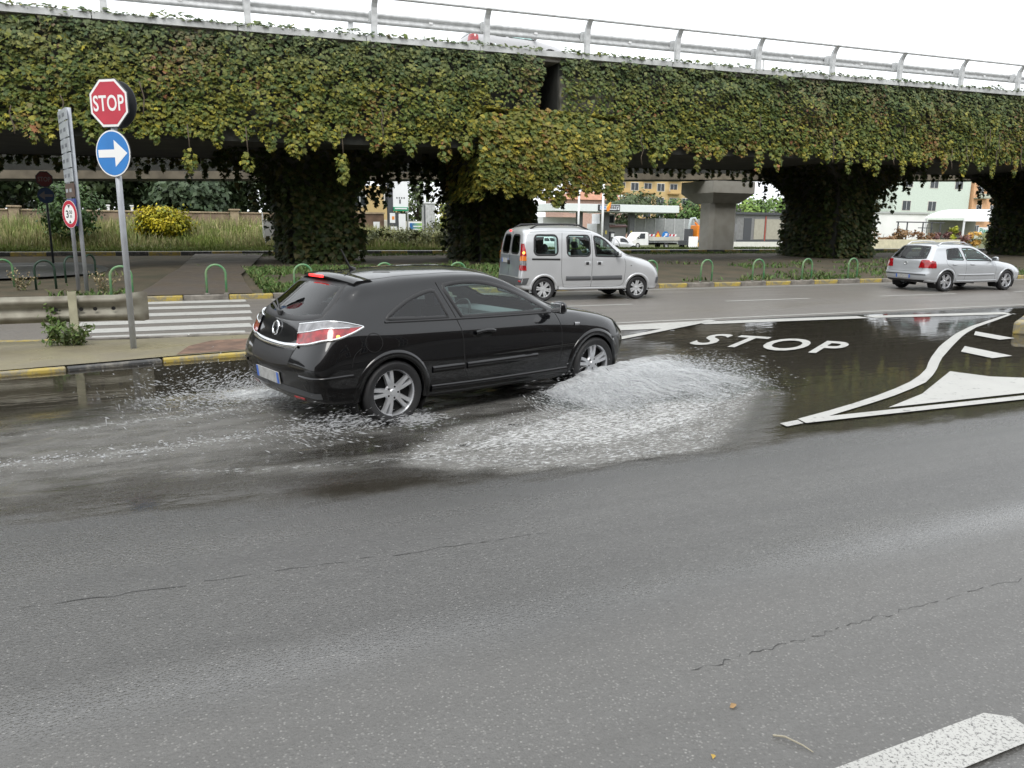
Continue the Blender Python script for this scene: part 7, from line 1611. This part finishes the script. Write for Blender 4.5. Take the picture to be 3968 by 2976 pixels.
bow = W_FR + FWD * .18 + OUT * .10
sp_root, sp_base = splash('bow_splash', 'white fan of spray thrown up by the front wheel of the black car', [
    dict(n=7000, base=bow + FWD * .25, f=(9.3, .9), o=(1.9, .8), u=(1.75, .32), tmax=.37, tpow=.75, spread=.07),
    dict(n=6000, base=bow + FWD * .15, f=(7.0, 1.0), o=(3.0, .8), u=(1.65, .35), tmax=.36, tpow=.75, spread=.07),
    dict(n=5000, base=bow - FWD * .1, f=(4.2, 1.1), o=(3.0, .8), u=(1.35, .35), tmax=.30, tpow=.8, spread=.08),
    dict(n=2200, base=bow - FWD * .3, f=(2.2, 1.0), o=(2.0, .7), u=(1.05, .3), tmax=.24, tpow=.8, spread=.08),
    dict(n=700, base=bow - FWD * .15 - OUT * .05, f=(4.6, 1.2), o=(.3, .4), u=(1.5, .5), tmax=.2, tpow=.9, spread=.06)])
splash('rear_splash', 'small splash and droplets kicked up behind the rear wheels of the black car', [
    dict(n=2600, base=W_RL - FWD * .25 - OUT * .1, f=(2.2, 1.), o=(-.6, .8), u=(1.7, .5), tmax=.34, spread=.16), dict(n=1500, base=W_RL - FWD * .6, f=(3.5, 1.2), o=(.3, .8), u=(1.3, .4), tmax=.3, spread=.25),
    dict(n=1500, base=W_RR - FWD * .25, f=(3.4, 1.), o=(.4, .7), u=(1.1, .4), tmax=.26, spread=.15), dict(n=900, base=W_RR + FWD * .1 + OUT * .12, f=(6.5, 1.), o=(1.2, .5), u=(.7, .25), tmax=.16, spread=.08)])
# low bubbling crests scattered over the churned water
def crests():
    n = 3600; x = RNG.uniform(1.6, 6.1, n); y = RNG.uniform(5.1, 8.0, n); poly = [(1.5, 5.8), (2.3, 5.3), (3.3, 5.05), (4.1, 5.15), (5.0, 6.0), (6.15, 7.0), (6.2, 7.5), (5.2, 7.7), (4.3, 7.2), (3.3, 6.7), (2.2, 6.75)]
    k = np.array([inpoly((a, b), poly) and pnoise(Vector((a * 2.2, b * 4.0, 1))) > -.12 for a, b in zip(x, y)]); x, y = x[k], y[k]; m = len(x)
    P = np.c_[x, y, .012 + np.abs(RNG.normal(0, .02, m))]; a = RNG.normal(.1, .7, m); Vd = np.c_[np.cos(a), np.sin(a), RNG.normal(0, .5, m)]
    n2 = 1000; t = RNG.random(n2); px = -3 + 5 * t; py = np.interp(px, [-3, -1.32, -.02, 1.2, 1.85], [6.55, 6.71, 6.84, 7.1, 7.1]) + RNG.normal(0, .10, n2); P2 = np.c_[px, py, .012 + np.abs(RNG.normal(0, .012, n2))]; V2 = np.c_[np.ones(n2), RNG.normal(.1, .4, n2), RNG.normal(0, .2, n2)]
    P = np.vstack([P, P2]); Vd = np.vstack([Vd, V2]); r = np.clip(RNG.lognormal(math.log(.0029), .5, len(P)), .0012, .008); base = np.array([3., 6.5, 0]); V, T = drops(P - base, Vd, r, RNG.uniform(1.2, 4.5, len(P))); o = tris_mesh('foam_flecks', V, T, M_DROP, None); o.location = tuple(base); tag(o, 'white foam flecks on the churned water around the black car', 'foam', kind='stuff')
crests()
def sheet_mat():
    m = bpy.data.materials.new('water_sheet'); m.use_nodes = True; nt = m.node_tree; N = nt.nodes; L = nt.links; N.clear(); out = N.new('ShaderNodeOutputMaterial')
    at = N.new('ShaderNodeAttribute'); at.attribute_name = 'uvw'; n1 = N.new('ShaderNodeTexNoise'); n1.inputs['Scale'].default_value = 1; n1.inputs['Detail'].default_value = 6; n1.inputs['Roughness'].default_value = .7; mp = N.new('ShaderNodeMapping'); mp.inputs['Scale'].default_value = (75, 6, 1); L.new(at.outputs['Vector'], mp.inputs['Vector']); L.new(mp.outputs[0], n1.inputs['Vector'])
    sp = N.new('ShaderNodeSeparateColor'); L.new(at.outputs['Color'], sp.inputs[0])
    ad = N.new('ShaderNodeMath'); ad.operation = 'MULTIPLY_ADD'; ad.inputs[1].default_value = .55; L.new(sp.outputs[2], ad.inputs[0]); L.new(n1.outputs['Fac'], ad.inputs[2])
    r = N.new('ShaderNodeMapRange'); r.inputs['From Min'].default_value = .66; r.inputs['From Max'].default_value = 1.0; r.inputs['To Max'].default_value = .8; L.new(ad.outputs[0], r.inputs['Value'])
    t = N.new('ShaderNodeBsdfTransparent'); t.inputs[0].default_value = (.93, .94, .94, 1); d = N.new('ShaderNodeBsdfDiffuse'); d.inputs[0].default_value = (.72, .73, .74, 1); tl = N.new('ShaderNodeBsdfTranslucent'); tl.inputs[0].default_value = (.7, .71, .72, 1); mw = N.new('ShaderNodeMixShader'); mw.inputs[0].default_value = .5; L.new(d.outputs[0], mw.inputs[1]); L.new(tl.outputs[0], mw.inputs[2])
    mx = N.new('ShaderNodeMixShader'); L.new(r.outputs[0], mx.inputs[0]); L.new(t.outputs[0], mx.inputs[1]); L.new(mw.outputs[0], mx.inputs[2]); L.new(mx.outputs[0], out.inputs[0]); return m
M_SHEET = sheet_mat()
def water_sheet(off, hs, rs, seed, s0=0., s1=1.):
    """curling sheet thrown outwards from the front wheel: s runs from the trailing edge to ahead of the bow"""
    ns, nt_ = 130, 44; V = []; C_ = []; F = []
    A = W_FR - FWD * .95 + OUT * .02; B = W_FR + FWD * .75 - OUT * .10
    for i in range(ns):
        s = s0 + (s1 - s0) * i / (ns - 1); b = A + (B - A) * s + OUT * off; wob = pnoise(Vector((s * 6, seed, 0)))
        h = (.04 + .27 * math.sin(min(1, s * 1.25) * math.pi * .55) ** 1.3) * hs * (1 + .25 * wob); R_ = (.40 + 1.05 * s) * rs * (1 + .2 * wob); dr = OUT * (1 - .35 * s) + FWD * (.0 + .95 * s ** 1.5)
        for j in range(nt_):
            t = j / (nt_ - 1); p = b + dr * R_ * t; z = .01 + h * 4 * t * (1 - t) * (1.0 - .25 * t) + .035 * pnoise(Vector((s * 14, t * 5, seed))) + .012 * pnoise(Vector((s * 45, t * 9, seed)))
            V.append((p[0] - sp_base[0], p[1] - sp_base[1], max(.005, z))); e = math.sin(math.pi * min(1, max(0, t))) ** .5 * min(1, s * 6, (1 - s) * 5); C_.append((s, t, e * (1 - .35 * t)))
    for i in range(ns - 1):
        for j in range(nt_ - 1): a = i * nt_ + j; F.append((a, a + 1, a + nt_ + 1, a + nt_))
    o = tris_mesh('water_sheet', np.array(V), np.array(F), M_SHEET, sp_root, np.array(C_), 'uvw'); o.data.polygons.foreach_set('use_smooth', [True] * len(o.data.polygons)); tag(o, kind='stuff')
water_sheet(0, 1., 1., 1); water_sheet(.06, .78, 1.25, 5); water_sheet(-.05, 1.12, .8, 9); water_sheet(.1, .5, 1.5, 14)
